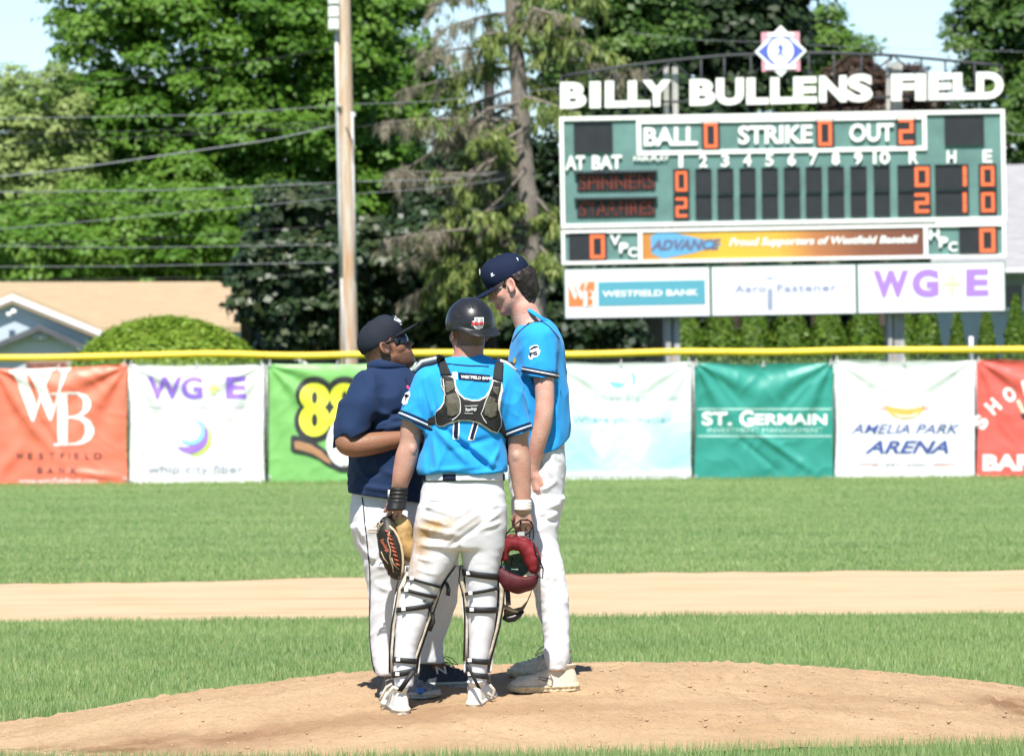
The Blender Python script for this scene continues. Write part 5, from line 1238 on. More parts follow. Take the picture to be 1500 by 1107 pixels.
def shoe(person, heel, d, upper_mat, sole_mat, lace_mat, L=.305, tilt=0.0, tongue=True, accent=None, laces=True):
    d = np.array([d[0], d[1], 0.0]); d /= np.linalg.norm(d)
    tip = heel + d * L; z0 = mound_z(np.array([heel[0]]), np.array([heel[1]]))[0]; z1 = mound_z(np.array([tip[0]]), np.array([tip[1]]))[0]
    heel = np.array([heel[0], heel[1], z0]); f = np.array([d[0] * L, d[1] * L, z1 - z0]); R = frame(f)
    loc = lambda P: (P - heel) @ R
    k = L / .305
    wy = np.array([0, .03, .09, .15, .21, .26, .305]) * k; ww = np.array([.026, .036, .034, .037, .048, .044, .022])
    hy = np.array([0, .03, .07, .11, .16, .21, .26, .305]) * k; hh = np.array([.088, .102, .108, .100, .078, .060, .052, .030])
    def sole(P):
        q = loc(P); w = np.interp(q[:, 1], wy, ww) + .004; dx = np.abs(q[:, 0]) - w
        dy = np.maximum(-q[:, 1] - .004, q[:, 1] - L - .003)
        top = .027 + .010 * np.clip((.06 - q[:, 1]) / .06, 0, 1) + .012 * np.clip((q[:, 1] - L + .05) / .05, 0, 1)
        bot = .010 * np.clip((q[:, 1] - L + .06) / .06, 0, 1)**1.5
        lug = .0035 * (np.sin(q[:, 1] * 240) > 0.2) * (q[:, 2] < .012)
        dz = np.maximum(q[:, 2] - top, bot - q[:, 2] - .004)
        return smax(smax(dx + lug + .003 * np.sin(q[:, 2] * 260), dy + .002 * np.sin(q[:, 2] * 260), .02), dz, .006)
    def upper(P):
        q = loc(P); w = np.interp(q[:, 1], wy, ww); h = np.interp(q[:, 1], hy, hh)
        zc = q[:, 2] - .012
        u = np.abs(q[:, 0]) / (w * (1 - .28 * np.clip(zc / .10, 0, 1))); v = np.clip(zc, 0, 1) / h
        k0 = (u**2.6 + v**2.6)**(1 / 2.6); dd = (k0 - 1) * np.minimum(w, h) * .9
        dy = np.maximum(-q[:, 1] + .012 * np.clip(zc / .09, 0, 1), q[:, 1] - L + .004 + .5 * np.clip(zc - .022, 0, 1))
        dd = smax(smax(dd, dy, .022), .012 - q[:, 2], .004)
        op = ell(q, (0, .055 * k, .128), (.031, .048, .040))
        dd = smax(dd, -op, .006)
        dd = smin(dd, np.abs(op) - .006 + 10 * np.maximum(0, np.abs(q[:, 2] - .103) - .012), .004)
        dd += .0012 * np.sin(q[:, 1] * 160 + np.abs(q[:, 0]) * 90) * (q[:, 1] > .11)
        return dd
    lo, hi = bounds([heel, tip, heel + [0, 0, .15], tip + [0, 0, .12]], .065)
    u, _ = solid('shoe', upper, lo, hi, .0048, upper_mat, person)
    s, _ = solid('sole', sole, lo, hi, .005, sole_mat, u)
    g = lambda x, y, z: heel + R @ np.array([x, y * k, z])
    if laces:
        m_ = MB()
        for i in range(5):
            y = .118 + i * .022; h = np.interp(y, hy / k, hh) + .013
            m_.tube([g(-.026, y, h - .016), g(-.012, y + .004, h - .001), g(.012, y - .002, h + .001), g(.026, y, h - .016)], .0022, 5)
        h = .118
        m_.tube([g(0, .11, h), g(.022, .125, h + .018), g(.042, .15, h + .004), g(.040, .175, h - .03), g(.02, .145, h - .012), g(0, .112, h)], .0018, 5)
        m_.tube([g(0, .11, h), g(-.022, .13, h + .022), g(-.045, .155, h + .010), g(-.043, .18, h - .02), g(-.02, .145, h - .008), g(0, .112, h)], .0018, 5)
        m_.tube([g(0, .11, h), g(.03, .12, h - .01), g(.044, .135, h - .045)], .0017, 5)
        m_.build('laces', lace_mat, u, True)
    return u

def fabric(name, col, b=.5, sheen=.1, rough=.8, **kw):
    return mat(name, col, rough=rough, noise=.06, nscale=9, bump=b, bscale=300, bdist=.0016, spec=.15, sheen=sheen, **kw)

NAVY = (.009, .013, .034)
m_blue = fabric('jersey_blue', (.022, .30, .70), rough=.85)
m_bluetrim = fabric('trim_blue', (.02, .42, .85))
m_navy = fabric('navy_cloth', (.012, .028, .075), rough=.8, sheen=.05)
m_navytrim = fabric('navy_trim', NAVY)
m_cap1 = fabric('cap_charcoal', (.018, .022, .032), b=.4, sheen=0)
m_cap2 = fabric('cap_navy', (.008, .014, .038), b=.4, sheen=0)
m_white = mat('white_cloth', (.64, .64, .67), rough=.8, bump=.25, bscale=380, bdist=.0012, spec=.2, sheen=.15)
m_whiteprint = mat('white_print', (.8, .8, .8), rough=.6)
m_blackplastic = mat('black_strap', (.016, .016, .017), rough=.6, bump=.3, bscale=500, bdist=.001)
m_beige = mat('beige_guard', (.50, .44, .35), rough=.6, noise=.35, nscale=30)
m_darkhair = mat('dark_hair', (.020, .013, .010), rough=.5, noise=.5, nscale=60, bump=.8, bscale=90, bdist=.006, stretch=(1, 1, .35))
m_glass = mat('sunglass_lens', (.004, .006, .012), rough=.05, spec=.8)

def skin_mat(name, base, dark, red):
    M = bpy.data.materials.new(name); M.use_nodes = True; n = M.node_tree.nodes; L = M.node_tree.links; b = n['Principled BSDF']
    b.inputs['Roughness'].default_value = .48; b.inputs['Specular IOR Level'].default_value = .4
    b.inputs['Subsurface Weight'].default_value = .12; b.inputs['Subsurface Radius'].default_value = (.012, .005, .003); b.inputs['Subsurface Scale'].default_value = .5
    tc = n.new('ShaderNodeTexCoord')
    t = n.new('ShaderNodeTexNoise'); t.inputs['Scale'].default_value = 14; t.inputs['Detail'].default_value = 5; L.new(tc.outputs['Object'], t.inputs[0])
    mx = n.new('ShaderNodeMix'); mx.data_type = 'RGBA'; mx.inputs[6].default_value = (*base, 1); mx.inputs[7].default_value = (*red, 1)
    mr = n.new('ShaderNodeMapRange'); mr.inputs[1].default_value = .38; mr.inputs[2].default_value = .66; mr.inputs[4].default_value = .8
    L.new(t.outputs[0], mr.inputs[0])
    ar = n.new('ShaderNodeAttribute'); ar.attribute_name = 'flush'
    ad = n.new('ShaderNodeMath'); ad.operation = 'ADD'; ad.use_clamp = True; L.new(mr.outputs[0], ad.inputs[0]); L.new(ar.outputs['Fac'], ad.inputs[1])
    L.new(ad.outputs[0], mx.inputs[0])
    aw = n.new('ShaderNodeAttribute'); aw.attribute_name = 'beard'
    t3 = n.new('ShaderNodeTexNoise'); t3.inputs['Scale'].default_value = 160; t3.inputs['Detail'].default_value = 3; L.new(tc.outputs['Object'], t3.inputs[0])
    ml = n.new('ShaderNodeMath'); ml.operation = 'MULTIPLY'; L.new(aw.outputs['Fac'], ml.inputs[0])
    m2 = n.new('ShaderNodeMapRange'); m2.inputs[1].default_value = .25; m2.inputs[2].default_value = .6; m2.inputs[3].default_value = .55; L.new(t3.outputs[0], m2.inputs[0]); L.new(m2.outputs[0], ml.inputs[1])
    mx2 = n.new('ShaderNodeMix'); mx2.data_type = 'RGBA'; L.new(ml.outputs[0], mx2.inputs[0]); L.new(mx.outputs[2], mx2.inputs[6]); mx2.inputs[7].default_value = (*dark, 1)
    L.new(mx2.outputs[2], b.inputs['Base Color'])
    bp = n.new('ShaderNodeBump'); bp.inputs['Strength'].default_value = .7; bp.inputs['Distance'].default_value = .003
    t4 = n.new('ShaderNodeTexNoise'); t4.inputs['Scale'].default_value = 120; t4.inputs['Detail'].default_value = 4; L.new(tc.outputs['Object'], t4.inputs[0])
    L.new(t4.outputs[0], bp.inputs['Height']); L.new(bp.outputs[0], b.inputs['Normal'])
    return M

def sm01(x, a, b):
    t = np.clip((x - a) / (b - a), 0, 1); return t * t * (3 - 2 * t)

def letters_on(name, txt, fn, Yc, p0, p1, hgt, material, parent, off=.003, offset=.02, slant=0, **kw):
    """lettering along the photograph segment p0 to p1 (baseline), hgt pixels tall"""
    V, T, w = text_tris(txt, 1.0, offset=offset); V = V.copy(); V[:, 0] /= w
    p0 = np.array(p0, float); p1 = np.array(p1, float); e = p1 - p0; nn = np.array([e[1], -e[0]]); nn /= np.linalg.norm(nn)
    q = p0 + V[:, :1] * e + V[:, 1:] * nn * hgt + V[:, 1:] * e / np.linalg.norm(e) * slant
    return decal(name, q, T, fn, Yc, material, parent, off=off, **kw)

def cap_hat(person, o, R, matl, brim_curve=1.0, sc=1.0):
    """ball cap in the head's frame"""
    def loc(P): return (P - o) @ R / sc
    def crown(P):
        q = loc(P); d = ell(q, (0, -.010, .050), (.088, .109, .094))
        d = smin(d, ell(q, (0, .045, .075), (.070, .058, .068)), .03)
        b = (q[:, 2] - .026 - .10 * q[:, 1] * 0)   # lower rim plane
        d = smax(d, -b, .004)
        inner = ell(q, (0, -.010, .046), (.0825, .1035, .093))
        d = smax(d, -inner, .002)
        a = np.arctan2(q[:, 0], q[:, 1] + .01)
        return d + .0012 * np.exp(-(np.sin(a * 3) / .05)**2)
    def brim(P):
        q = loc(P); x = q[:, 0]; y = q[:, 1]
        zz = .030 - brim_curve * 1.9 * x * x - .05 * np.clip(y - .08, 0, 1)
        out = (np.abs(x / .083)**2.4 + np.abs((y - .075) / .110)**2.4)**(1 / 2.4)
        d = smax((out - 1) * .075, np.abs(q[:, 2] - zz) - .0022, .002)
        inr = ((x / .083)**2 + ((y + .010) / .104)**2)**.5
        return smax(d, (1 - inr) * .09, .002)
    lo, hi = bounds([o], .225)
    c, _ = solid('cap', crown, lo, hi, .0035, matl, person, margin=.004)
    b, _ = solid('cap_brim', brim, lo, hi, .003, matl, c, margin=.008)
    mb = MB(); top = o + R @ np.array([0, -.012, .143]) * sc; mb.tube([top, top + R[:, 2] * .003, top + R[:, 2] * .005], [.009, .008, .003], 10)
    mb.build('cap_button', matl, c, True)
    return c, crown

# ---------------------------------------------------------------- catcher (seen from behind)
def build_catcher():
    Y = 31.58
    fl = foot_point(590, 1046); fr = foot_point(693, 1037)
    P0 = (fl + fr) / 2
    person = empty('person', P0, 'catcher in glossy black helmet and back harness, seen from behind between two others', 'person')
    sk = skin_mat('catcher_skin', (.46, .27, .20), (.09, .05, .035), (.42, .19, .145))
    hy = 31.60; ho = W(687.5, 487, hy); RH = frame((-.42, .90, .02))
    torso_rows = [(520, 657, 712, .055), (530, 642, 726, .075), (545, 624, 740, .095), (570, 616, 748, .115), (600, 619, 749, .128),
                  (625, 626, 745, .13), (650, 621, 744, .132), (675, 613, 747, .138), (690, 611, 746, .138), (699, 615, 742, .132)]
    T0 = Loft([R3(a, b, p, Y, ry) for p, a, b, ry in torso_rows], 2.35, .02)
    sL = (W(630, 562, Y), W(603.5, 622, Y - .01)); sR = (W(734, 562, Y), W(761.5, 638, Y - .01))
    def plane_cut(P, q, ax): return (P - q) @ ax
    axL = (sL[1] - sL[0]) / np.linalg.norm(sL[1] - sL[0]); axR = (sR[1] - sR[0]) / np.linalg.norm(sR[1] - sR[0])
    kL = W(600, 652, Y - .01); wL = W(584.5, 716, Y + .02); kR = W(759.5, 664, Y - .01); wR = W(766, 738, Y)
    limbL = limb([W(628, 565, Y), W(606, 618, Y), W(602, 636, Y), W(600, 652, Y), W(596, 668, Y), W(592, 684, Y), W(588, 700, Y), wL], [.068, .053, .0490, .0465, .0500, .0470, .040, .0325])
    limbR = limb([W(736, 565, Y), W(757, 620, Y), W(758.5, 640, Y), W(759.5, 656, Y), W(761, 673, Y), W(762.5, 692, Y), W(764.5, 715, Y), wR], [.068, .051, .0475, .0450, .0490, .0460, .039, .0325])
    veins = [(W(583, 708, Y), W(592, 690, Y), .0035, .0022), (W(592, 690, Y), W(597, 678, Y), .0035, .002), (W(590, 676, Y), W(585, 700, Y), .0035, .002), (W(752, 670, Y), W(764, 690, Y), .0035, .0022), (W(764, 690, Y), W(770, 712, Y), .0035, .002), (W(754, 684, Y), (W(760, 700, Y)), .0035, .0022), (W(594, 657, Y), W(606, 661, Y), .005, -.004), (W(752, 664, Y), W(764, 668, Y), .005, -.004)]
    def arms(P):
        a = limbL(P)
        a = smin(a, ell(P, W(604, 658, Y - .038), (.016, .014, .02)), .012)
        b = limbR(P)
        b = smin(b, ell(P, W(757, 668, Y - .038), (.016, .014, .02)), .012)
        d = np.minimum(a, b)
        return d - creases(P, veins) - .0012 * wav(P, 77, 38)
    hipn = [(690, 622, 738, .118), (712, 618, 738, .125), (735, 614, 741, .135), (760, 610, 742, .14), (785, 608, 741, .135), (805, 606, 739, .12)]
    H0 = Loft([R3(a, b, p, Y, ry) for p, a, b, ry in hipn], 2.4, .02)
    legL = [(740, 612, 684, .12), (775, 606, 682, .118), (800, 603, 676, .108), (830, 599, 664, .096), (850, 596, 650, .084), (868, 587, 641, .072), (890, 583, 630, .068), (915, 580, 623, .064), (950, 578, 611, .050), (985, 576, 607, .043), (1005, 578, 605, .042)]
    legR = [(740, 668, 741, .12), (775, 672, 740, .118), (800, 675, 738, .108), (830, 678, 732, .092), (850, 681, 729, .08), (868, 683, 729, .072), (890, 684, 728, .068), (915, 686, 725, .064), (950, 687, 718, .050), (985, 686, 713, .043), (1005, 686, 712, .042)]
    def lrows(rows, y0, y1, inset=0):
        out = []
        for p, a, b, ry in rows:
            t = np.clip((p - 760) / 240.0, 0, 1); out.append(R3(a, b, p, Y * (1 - t) + y1 * t, ry, inset))
        return out
    yl = fl[1] + .075; yr = fr[1] + .075
    LL = Loft(lrows(legL, 0, yl), 2.15, .01); LR = Loft(lrows(legR, 0, yr), 2.15, .01)
    iT = Loft([R3(a, b, p, Y, ry, .028) for p, a, b, ry in torso_rows[2:]] , 2.3, .04)
    iH = Loft([R3(a, b, p, Y, ry, .018) for p, a, b, ry in hipn], 2.3, .02)
    iL = Loft(lrows(legL, 0, yl, .014), 2.1, .01); iR = Loft(lrows(legR, 0, yr, .014), 2.1, .01)
    nk = W(685, 528, Y)
    hwL = W(574, 745, Y - .005)
    head = near(lambda P: head_sdf(P, ho, RH, 1.0), ho, .17)
    handL = near(lambda P: hand_sdf(P, wL + [-.004, 0, -.012], W(572, 770, Y) - wL, (-.2, 1, 0), 1, (.3, .5, .7, .75), .5, .95, thumb=(.8, .2, .55)), W(576, 745, Y), .16)
    handR = near(lambda P: hand_sdf(P, wR + [0, 0, -.016], W(768, 775, Y) - wR, (.05, 1.0, 0), -1, (.75, 1.05, 1.1, 1.1), .8, 1.0, thumb=(.7, .5, .6)), W(767, 765, Y), .16)
    def body(P):
        d = smin(iT(P), arms(P), .03); d = smin(d, smin(iH(P), smin(iL(P), iR(P), .01), .03), .03)
        d = smin(d, head(P), .0)
        d = smin(d, cap(P, ho + [.004, -.01, -.04], nk, .062, .066), .018)
        d = smin(d, cap(P, nk + [-.07, 0, -.05], nk + [.075, 0, -.055], .055, .055), .04)
        d = smin(d, handL(P), .012)
        d = smin(d, handR(P), .012)
        for s, hl in ((fl, yl), (fr, yr)):
            d = smin(d, cap(P, np.array([s[0], hl, s[2] + .08]), np.array([s[0], s[1] + .15, s[2] + .045]), .026, .020), .02)
        return d
    lo, hi = bounds([fl, fr, W(560, 430, Y), W(800, 430, Y)], .16)
    o, V = solid('body', body, lo, hi, .0044, sk, person, hidden=lambda P: np.minimum(np.minimum(T0(P), H0(P)), np.minimum(LL(P), LR(P))))
    q = (V - ho) @ RH
    hair = sm01(q[:, 2], -.062, -.052) * sm01(-q[:, 1], -.01, .01) * sm01(.0, -.1, .1)
    hair = np.where((q[:, 2] > -.058) & (q[:, 1] < -.02), .9, 0) * (np.abs(q[:, 2]) < .3)
    vcol(o, 'beard', hair); vcol(o, 'flush', np.where((V[:, 2] > nk[2] - .02) & (q[:, 2] < -.0), .55, 0))
    # eyes are behind the glasses
    m_ = MB()
    for s in (-1, 1):
        c = ho + RH @ np.array([s * .034, .098, .004]); m_.box(c, (.046, .006, .034), RH)
    gl = m_.build('sunglasses', m_glass, person)
    for s in (-1, 1): m_ = MB(); m_.tube([ho + RH @ np.array([s * .058, .092, .008]), ho + RH @ np.array([s * .079, .05, .008]), ho + RH @ np.array([s * .080, .005, .006])], .0035, 6); m_.build('temple_arm', m_blackplastic, gl, True)
    # trousers
    A = lambda x0, y0, x1, y1, w, amp, yy=Y - .12: (W(x0, y0, yy), W(x1, y1, yy), w / 420.0, amp / 1000.0)
    cr = [A(620, 742, 680, 757, 4.5, 4), A(612, 757, 672, 772, 4.5, 6), A(608, 772, 668, 782, 5, 8), A(606, 786, 658, 790, 4.5, -5), A(606, 797, 650, 801, 5, 6),
          A(668, 757, 698, 738, 5, 5), A(652, 786, 700, 752, 5, 7), A(660, 799, 712, 762, 4, -7), A(706, 768, 738, 748, 5, 6), A(700, 776, 741, 763, 4, 6),
          A(616, 722, 640, 724, 3, 4), A(614, 732, 645, 731, 3, 5), A(612, 743, 640, 742, 3, 4), A(736, 722, 726, 730, 3, 4), A(739, 735, 722, 742, 3, 4),
          A(602, 815, 632, 822, 4, 5), A(601, 832, 640, 842, 3, 4), A(680, 812, 700, 820, 3, 4), A(735, 822, 715, 832, 3, 4), A(672, 800, 676, 815, 3, -8)]
    def trousers(P):
        d = smin(H0(P), smin(LL(P), LR(P), .004), .014)
        d = d - .0020 * crumple(P, 11, 13, (1, .6, 1.5)) * sm01(P[:, 2], .5, .9) - .0009 * crumple(P, 12, 32, (1, .6, 1.5))
        return d - 1.8 * creases(P, cr)
    lo, hi = bounds([W(570, 688, Y), W(780, 1006, Y)], .16); hi[2] = W(0, 690, Y)[2] + .01
    M = mat('catcher_trousers', (.78, .78, .80))
    n = M.node_tree.nodes; L = M.node_tree.links; b = n['Principled BSDF']; b.inputs['Roughness'].default_value = .85
    at = n.new('ShaderNodeAttribute'); at.attribute_name = 'dirt'; tc = n.new('ShaderNodeTexCoord')
    t = n.new('ShaderNodeTexNoise'); t.inputs['Scale'].default_value = 13; t.inputs['Detail'].default_value = 7; t.inputs['Roughness'].default_value = .7; L.new(tc.outputs['Object'], t.inputs[0])
    mr = n.new('ShaderNodeMapRange'); mr.inputs[1].default_value = .28; mr.inputs[2].default_value = .50; L.new(t.outputs[0], mr.inputs[0])
    mu = n.new('ShaderNodeMath'); mu.operation = 'MULTIPLY'; L.new(at.outputs['Fac'], mu.inputs[0]); L.new(mr.outputs[0], mu.inputs[1])
    mx = n.new('ShaderNodeMix'); mx.data_type = 'RGBA'; L.new(mu.outputs[0], mx.inputs[0]); mx.inputs[6].default_value = (.64, .64, .67, 1); mx.inputs[7].default_value = (.42, .25, .11, 1)
    L.new(mx.outputs[2], b.inputs['Base Color'])
    tr, V = solid('trousers', trousers, lo, hi, .0055, M, person)
    dirt = np.zeros(len(V))
    for (x, y, sx, sz, a) in ((640, 768, 27, 11, 1.0), (622, 780, 20, 13, 1.0), (612, 803, 15, 20, .95), (606, 828, 10, 20, .7), (655, 785, 16, 8, .6), (690, 760, 16, 10, .3), (728, 757, 12, 8, .25), (603, 850, 8, 20, .4)):
        c = W(x, y, Y); r = ((V[:, 0] - c[0]) * 333 / sx)**2 + ((V[:, 2] - c[2]) * 333 / sz)**2
        dirt = np.maximum(dirt, a * np.exp(-r * .7) * (V[:, 1] < Y))
    vcol(tr, 'dirt', dirt)
    # belt
    c = W(680, 697, Y); rg = ring('belt', lambda P: H0(P), W(680, 699, Y), (0, 0, 1), .030, m_navytrim, person, off=.002, th=.004, n=72)
    mb = MB()
    for x0, x1 in ((626, 649), (668, 734)):
        decal('belt_tunnel', *poly_tris([(x0, 690), (x1, 690), (x1, 704), (x0, 704)]), H0, Y, m_white, tr, off=.009, th=.008, step=4)
    # jersey
    B = lambda x0, y0, x1, y1, w, amp: (W(x0, y0, Y - .12), W(x1, y1, Y - .12), w / 400.0, amp / 1000.0)
    cr2 = [B(640, 630, 690, 682, 6, 7), B(652, 628, 720, 690, 5, -6), B(668, 634, 738, 692, 6, 6), B(634, 640, 640, 688, 5, 5), B(724, 640, 660, 660, 6, -4), B(738, 646, 715, 690, 5, 5),
           B(618, 662, 616, 690, 5, 5), B(628, 655, 626, 690, 4, -5), B(744, 660, 735, 688, 4, -5), B(620, 552, 636, 612, 5, 7), B(628, 556, 640, 618, 4, -8), B(612, 560, 620, 610, 5, 5),
           B(604, 570, 606, 612, 4, -4), B(742, 556, 730, 600, 5, 5), B(752, 570, 742, 632, 5, -7), B(762, 584, 756, 628, 4, 5), B(744, 600, 770, 618, 4, 4), B(626, 690, 700, 684, 4, 4), B(690, 693, 744, 690, 4, 5),
           B(600, 600, 630, 622, 4, 4), B(640, 600, 628, 628, 4, -5)]
    def jersey0(P):
        d = T0(P)
        a = smax(cap(P, sL[0], sL[1] + axL * .05, .088, .078), plane_cut(P, sL[1], axL), .003)
        b = smax(cap(P, sR[0], sR[1] + axR * .05, .088, .063), plane_cut(P, sR[1], axR), .003)
        d = smin(d, a, .028); d = smin(d, b, .028)
        return d
    def jersey(P, carve=True):
        d = jersey0(P)
        nf = sm01(-P[:, 2], -W(0, 640, Y)[2], -W(0, 560, Y)[2] + .25)
        hem = W(0, 699, Y)[2] + .005 * np.sin(P[:, 0] * 24 + 2) + .0015 * np.sin(P[:, 0] * 90)
        d = d - .0080 * crumple(P, 5, 8.5, (1.7, .7, .6)) - .0034 * crumple(P, 6, 21, (1.5, .7, .8)) - 3.0 * creases(P, cr2)
        d = smax(d, hem - P[:, 2], .006)
        if not carve: return d
        ar = arms(P) - .010
        q = np.maximum(np.abs((P - sL[1]) @ axL), 0); ql = np.abs((P - sR[1]) @ axR)
        d = np.where(((q < .03) & (P[:, 0] < sL[0][0])) | ((ql < .03) & (P[:, 0] > sR[0][0])), smax(d, -ar, .002), d)
        d = smax(d, -ell(P, nk + [0, .03, .045], (.073, .085, .05)), .003)
        return d
    lo, hi = bounds([W(578, 515, Y), W(782, 702, Y)], .05); lo[1] = Y - .21; hi[1] = Y + .22
    j, V = solid('jersey', jersey, lo, hi, .0052, m_blue, person, margin=.01)
    for s_, ax, nm in ((sL, axL, 0), (sR, axR, 1)):
        one = (lambda P, s_=s_, ax=ax, r=(.078 if nm == 0 else .063): np.maximum(cap(P, s_[0], s_[1] + ax * .05, .088, r), -10))
        for off_, w_, mt in ((-.036, .008, m_navytrim), (-.012, .011, m_navytrim), (-.024, .006, m_whiteprint)):
            ring('sleeve_stripe', lambda P: jersey(P, False), s_[1] + ax * off_, ax, w_, mt, j, off=.0015, th=.0015, n=64, rmax=.13)
    # collar band and yoke seam
    decal('collar_piping', *merge2([densify(np.array([(642, 533), (660, 534.2), (686, 536.6), (700, 537), (716, 537.5), (716, 535.9), (700, 535.2), (686, 534.9), (660, 532.6), (642, 531.4)]), poly_tris([(642, 533), (660, 534.2), (686, 536.6), (700, 537), (716, 537.5), (716, 535.9), (700, 535.2), (686, 534.9), (660, 532.6), (642, 531.4)])[1], 30)]), jersey, Y, m_navytrim, j, off=.0015)
    # name panel with sponsor lettering
    decal('sponsor_panel', *poly_tris([(671, 545.5), (718, 549.5), (716.5, 560), (672, 556)]), jersey, Y, m_navytrim, j, off=.002)
    letters_on('lettering', 'WESTFIELD BANK', jersey, Y, (675, 554), (722, 556.8), 4.2, m_whiteprint, j, off=.004)
    decal('sponsor_mark', *poly_tris([(663, 545), (670, 545.5), (670.5, 556), (663.5, 555.5)]), jersey, Y, m_whiteprint, j, off=.002)
    # number 17 (upper part is under the harness)
    def digit(poly, m1, g):
        decal('numeral', *poly_tris(poly), jersey, Y, m1, j, off=g)
    one_o = [(657, 596), (673.5, 597), (672.8, 643.8), (663.0, 643.2), (663.8, 606), (657, 605)]
    one_i = [(659, 598), (671.6, 599), (671.0, 642.0), (665.0, 641.6), (665.8, 604), (659, 603)]
    sev_o = [(680, 597), (706, 598), (706, 606), (693.5, 645.5), (685.2, 644.5), (696, 607), (680, 606)]
    sev_i = [(682, 599), (704, 600), (704, 606), (692.2, 643.5), (687.6, 642.9), (698.5, 605), (682, 604)]
    for p_ in (one_o, sev_o): digit(p_, m_whiteprint, .002)
    for p_ in (one_i, sev_i): digit(p_, m_navytrim, .004)
    # sleeve emblem on the left sleeve edge
    decal('sleeve_emblem', *poly_tris([(590, 585), (594, 576), (600, 573), (601.5, 579), (599, 584), (597, 591), (592, 594), (589, 590)]), jersey, Y, m_whiteprint, j, off=.002)
    decal('emblem_mark', *poly_tris([(592, 585), (595, 578), (599.5, 575), (600, 579), (596, 583), (595, 590), (591.5, 591)]), jersey, Y, m_navytrim, j, off=.004)
    # ------------ harness on the back
    mh = mat('harness_padding', (.010, .010, .010), rough=.7, bump=.6, bscale=300, bdist=.002, noise=.3, nscale=40)
    mw = mat('harness_piping', (.68, .62, .56), rough=.6, noise=.2, nscale=60)
    mo = mat('harness_insert', (.10, .09, .062), rough=.6, bump=.7, bscale=260, bdist=.002, noise=.35, nscale=70)
    hz = lambda pts: [(570 + x / 5.273, 510 + y / 5.273) for x, y in pts]
    outer = hz([(412, 215), (478, 215), (510, 235), (520, 300), (545, 350), (585, 385), (640, 402), (690, 400), (740, 372), (775, 320), (795, 250), (815, 250), (872, 262), (880, 330), (862, 400), (850, 470), (862, 540), (858, 600), (826, 655), (780, 640), (735, 608), (690, 580), (620, 562), (540, 562), (480, 580), (430, 600), (385, 608), (366, 590), (362, 520), (372, 488), (400, 460), (425, 420), (428, 350), (410, 300), (404, 250)])
    def shrink(poly, s):
        c = np.array(poly); n_ = len(c); a = np.roll(c, 1, 0); b = np.roll(c, -1, 0); t = b - a; t /= np.linalg.norm(t, axis=1)[:, None]
        nn = np.stack([-t[:, 1], t[:, 0]], 1); return [tuple(p) for p in c + nn * s]
    har = decal('harness', *poly_tris(outer), jersey, Y, mw, person, off=.008, th=.006, step=4)
    decal('harness_pad', *poly_tris(shrink(outer, 2.1)), jersey, Y, mh, har, off=.0125, th=.004, step=4)
    for pl in ([(438, 262), (500, 262), (508, 318), (470, 345), (440, 350)], [(448, 372), (512, 348), (540, 400), (540, 500), (500, 525), (462, 520), (445, 450)],
               [(795, 300), (845, 300), (850, 350), (835, 372), (800, 340)], [(770, 370), (835, 400), (842, 440), (820, 520), (775, 540), (732, 515), (735, 440)]):
        decal('vent_panel', *poly_tris(hz(pl)), jersey, Y, mo, har, off=.0165, th=.004, step=3)
        pp = np.array(hz(pl)); lo2 = pp.min(0); hi2 = pp.max(0); parts = []
        c0 = pp.mean(0)
        for iy in range(12):
            for ix in range(8):
                x = lo2[0] + 1.5 + ix * 3.0 + (iy % 2) * 1.5; y = lo2[1] + 1.5 + iy * 2.8
                ins = all(((pp[(i + 1) % len(pp)][0] - pp[i][0]) * (y - pp[i][1]) - (pp[(i + 1) % len(pp)][1] - pp[i][1]) * (x - pp[i][0])) > 6 for i in range(len(pp)))
                if ins: parts.append(poly_tris([(x - .6, y + .5), (x, y - .6), (x + .6, y + .5)]))
        if parts: decal('vent_hole', *merge2(parts), jersey, Y, m_blackplastic, har, off=.0175)
    mgl = mat('harness_line', (.62, .62, .6), rough=.5)
    def line(pts, w, nm, mt, par, off):
        p = np.array(hz(pts)); L_ = []; 
        t = np.gradient(p, axis=0); t /= np.linalg.norm(t, axis=1)[:, None]; nn = np.stack([-t[:, 1], t[:, 0]], 1)
        q = np.concatenate([p + nn * w / 2, p - nn * w / 2]); n_ = len(p)
        T = [(i, i + 1, n_ + i) for i in range(n_ - 1)] + [(i + 1, n_ + i + 1, n_ + i) for i in range(n_ - 1)]
        return decal(nm, q, np.array(T), jersey, Y, mt, par, off=off, step=5)
    line([(512, 320), (545, 400), (548, 500), (520, 530), (490, 555)], 1.1, 'piping_line', mgl, har, .0175)
    line([(772, 345), (735, 430), (708, 505), (735, 560), (742, 575)], 1.1, 'piping_line', mgl, har, .0175)
    line([(428, 245), (432, 345), (445, 372)], .8, 'piping_line', mgl, har, .0175)
    line([(605, 374), (675, 384)], .8, 'piping_line', m_blackplastic, har, .011)
    line([(583, 448), (680, 448)], .7, 'piping_line', mgl, har, .0175); line([(580, 502), (645, 504)], .7, 'piping_line', mgl, har, .0175)
    letters_on('maker_mark', 'Rawlings', jersey, Y, hz([(590, 490)])[0], hz([(672, 478)])[0], 5.0, mgl, har, off=.018, slant=1)
    # webbing straps over the shoulders and round the chest
    mweb = mat('webbing', (.016, .016, .017), rough=.8, bump=.6, bscale=500, bdist=.001, noise=.2, nscale=30)
    st1 = [(365, 70), (425, 70), (485, 212), (410, 218)]; st2 = [(815, 120), (880, 130), (870, 262), (800, 240)]
    for s_ in (st1, st2): decal('webbing_strap', *poly_tris(hz(s_)), jersey, Y, mweb, har, off=.014, th=.006, step=4)
    decal('webbing_strap', *poly_tris(hz([(300, 545), (362, 512), (400, 520), (395, 580), (300, 595)])), jersey, Y, mweb, har, off=.006, th=.004)
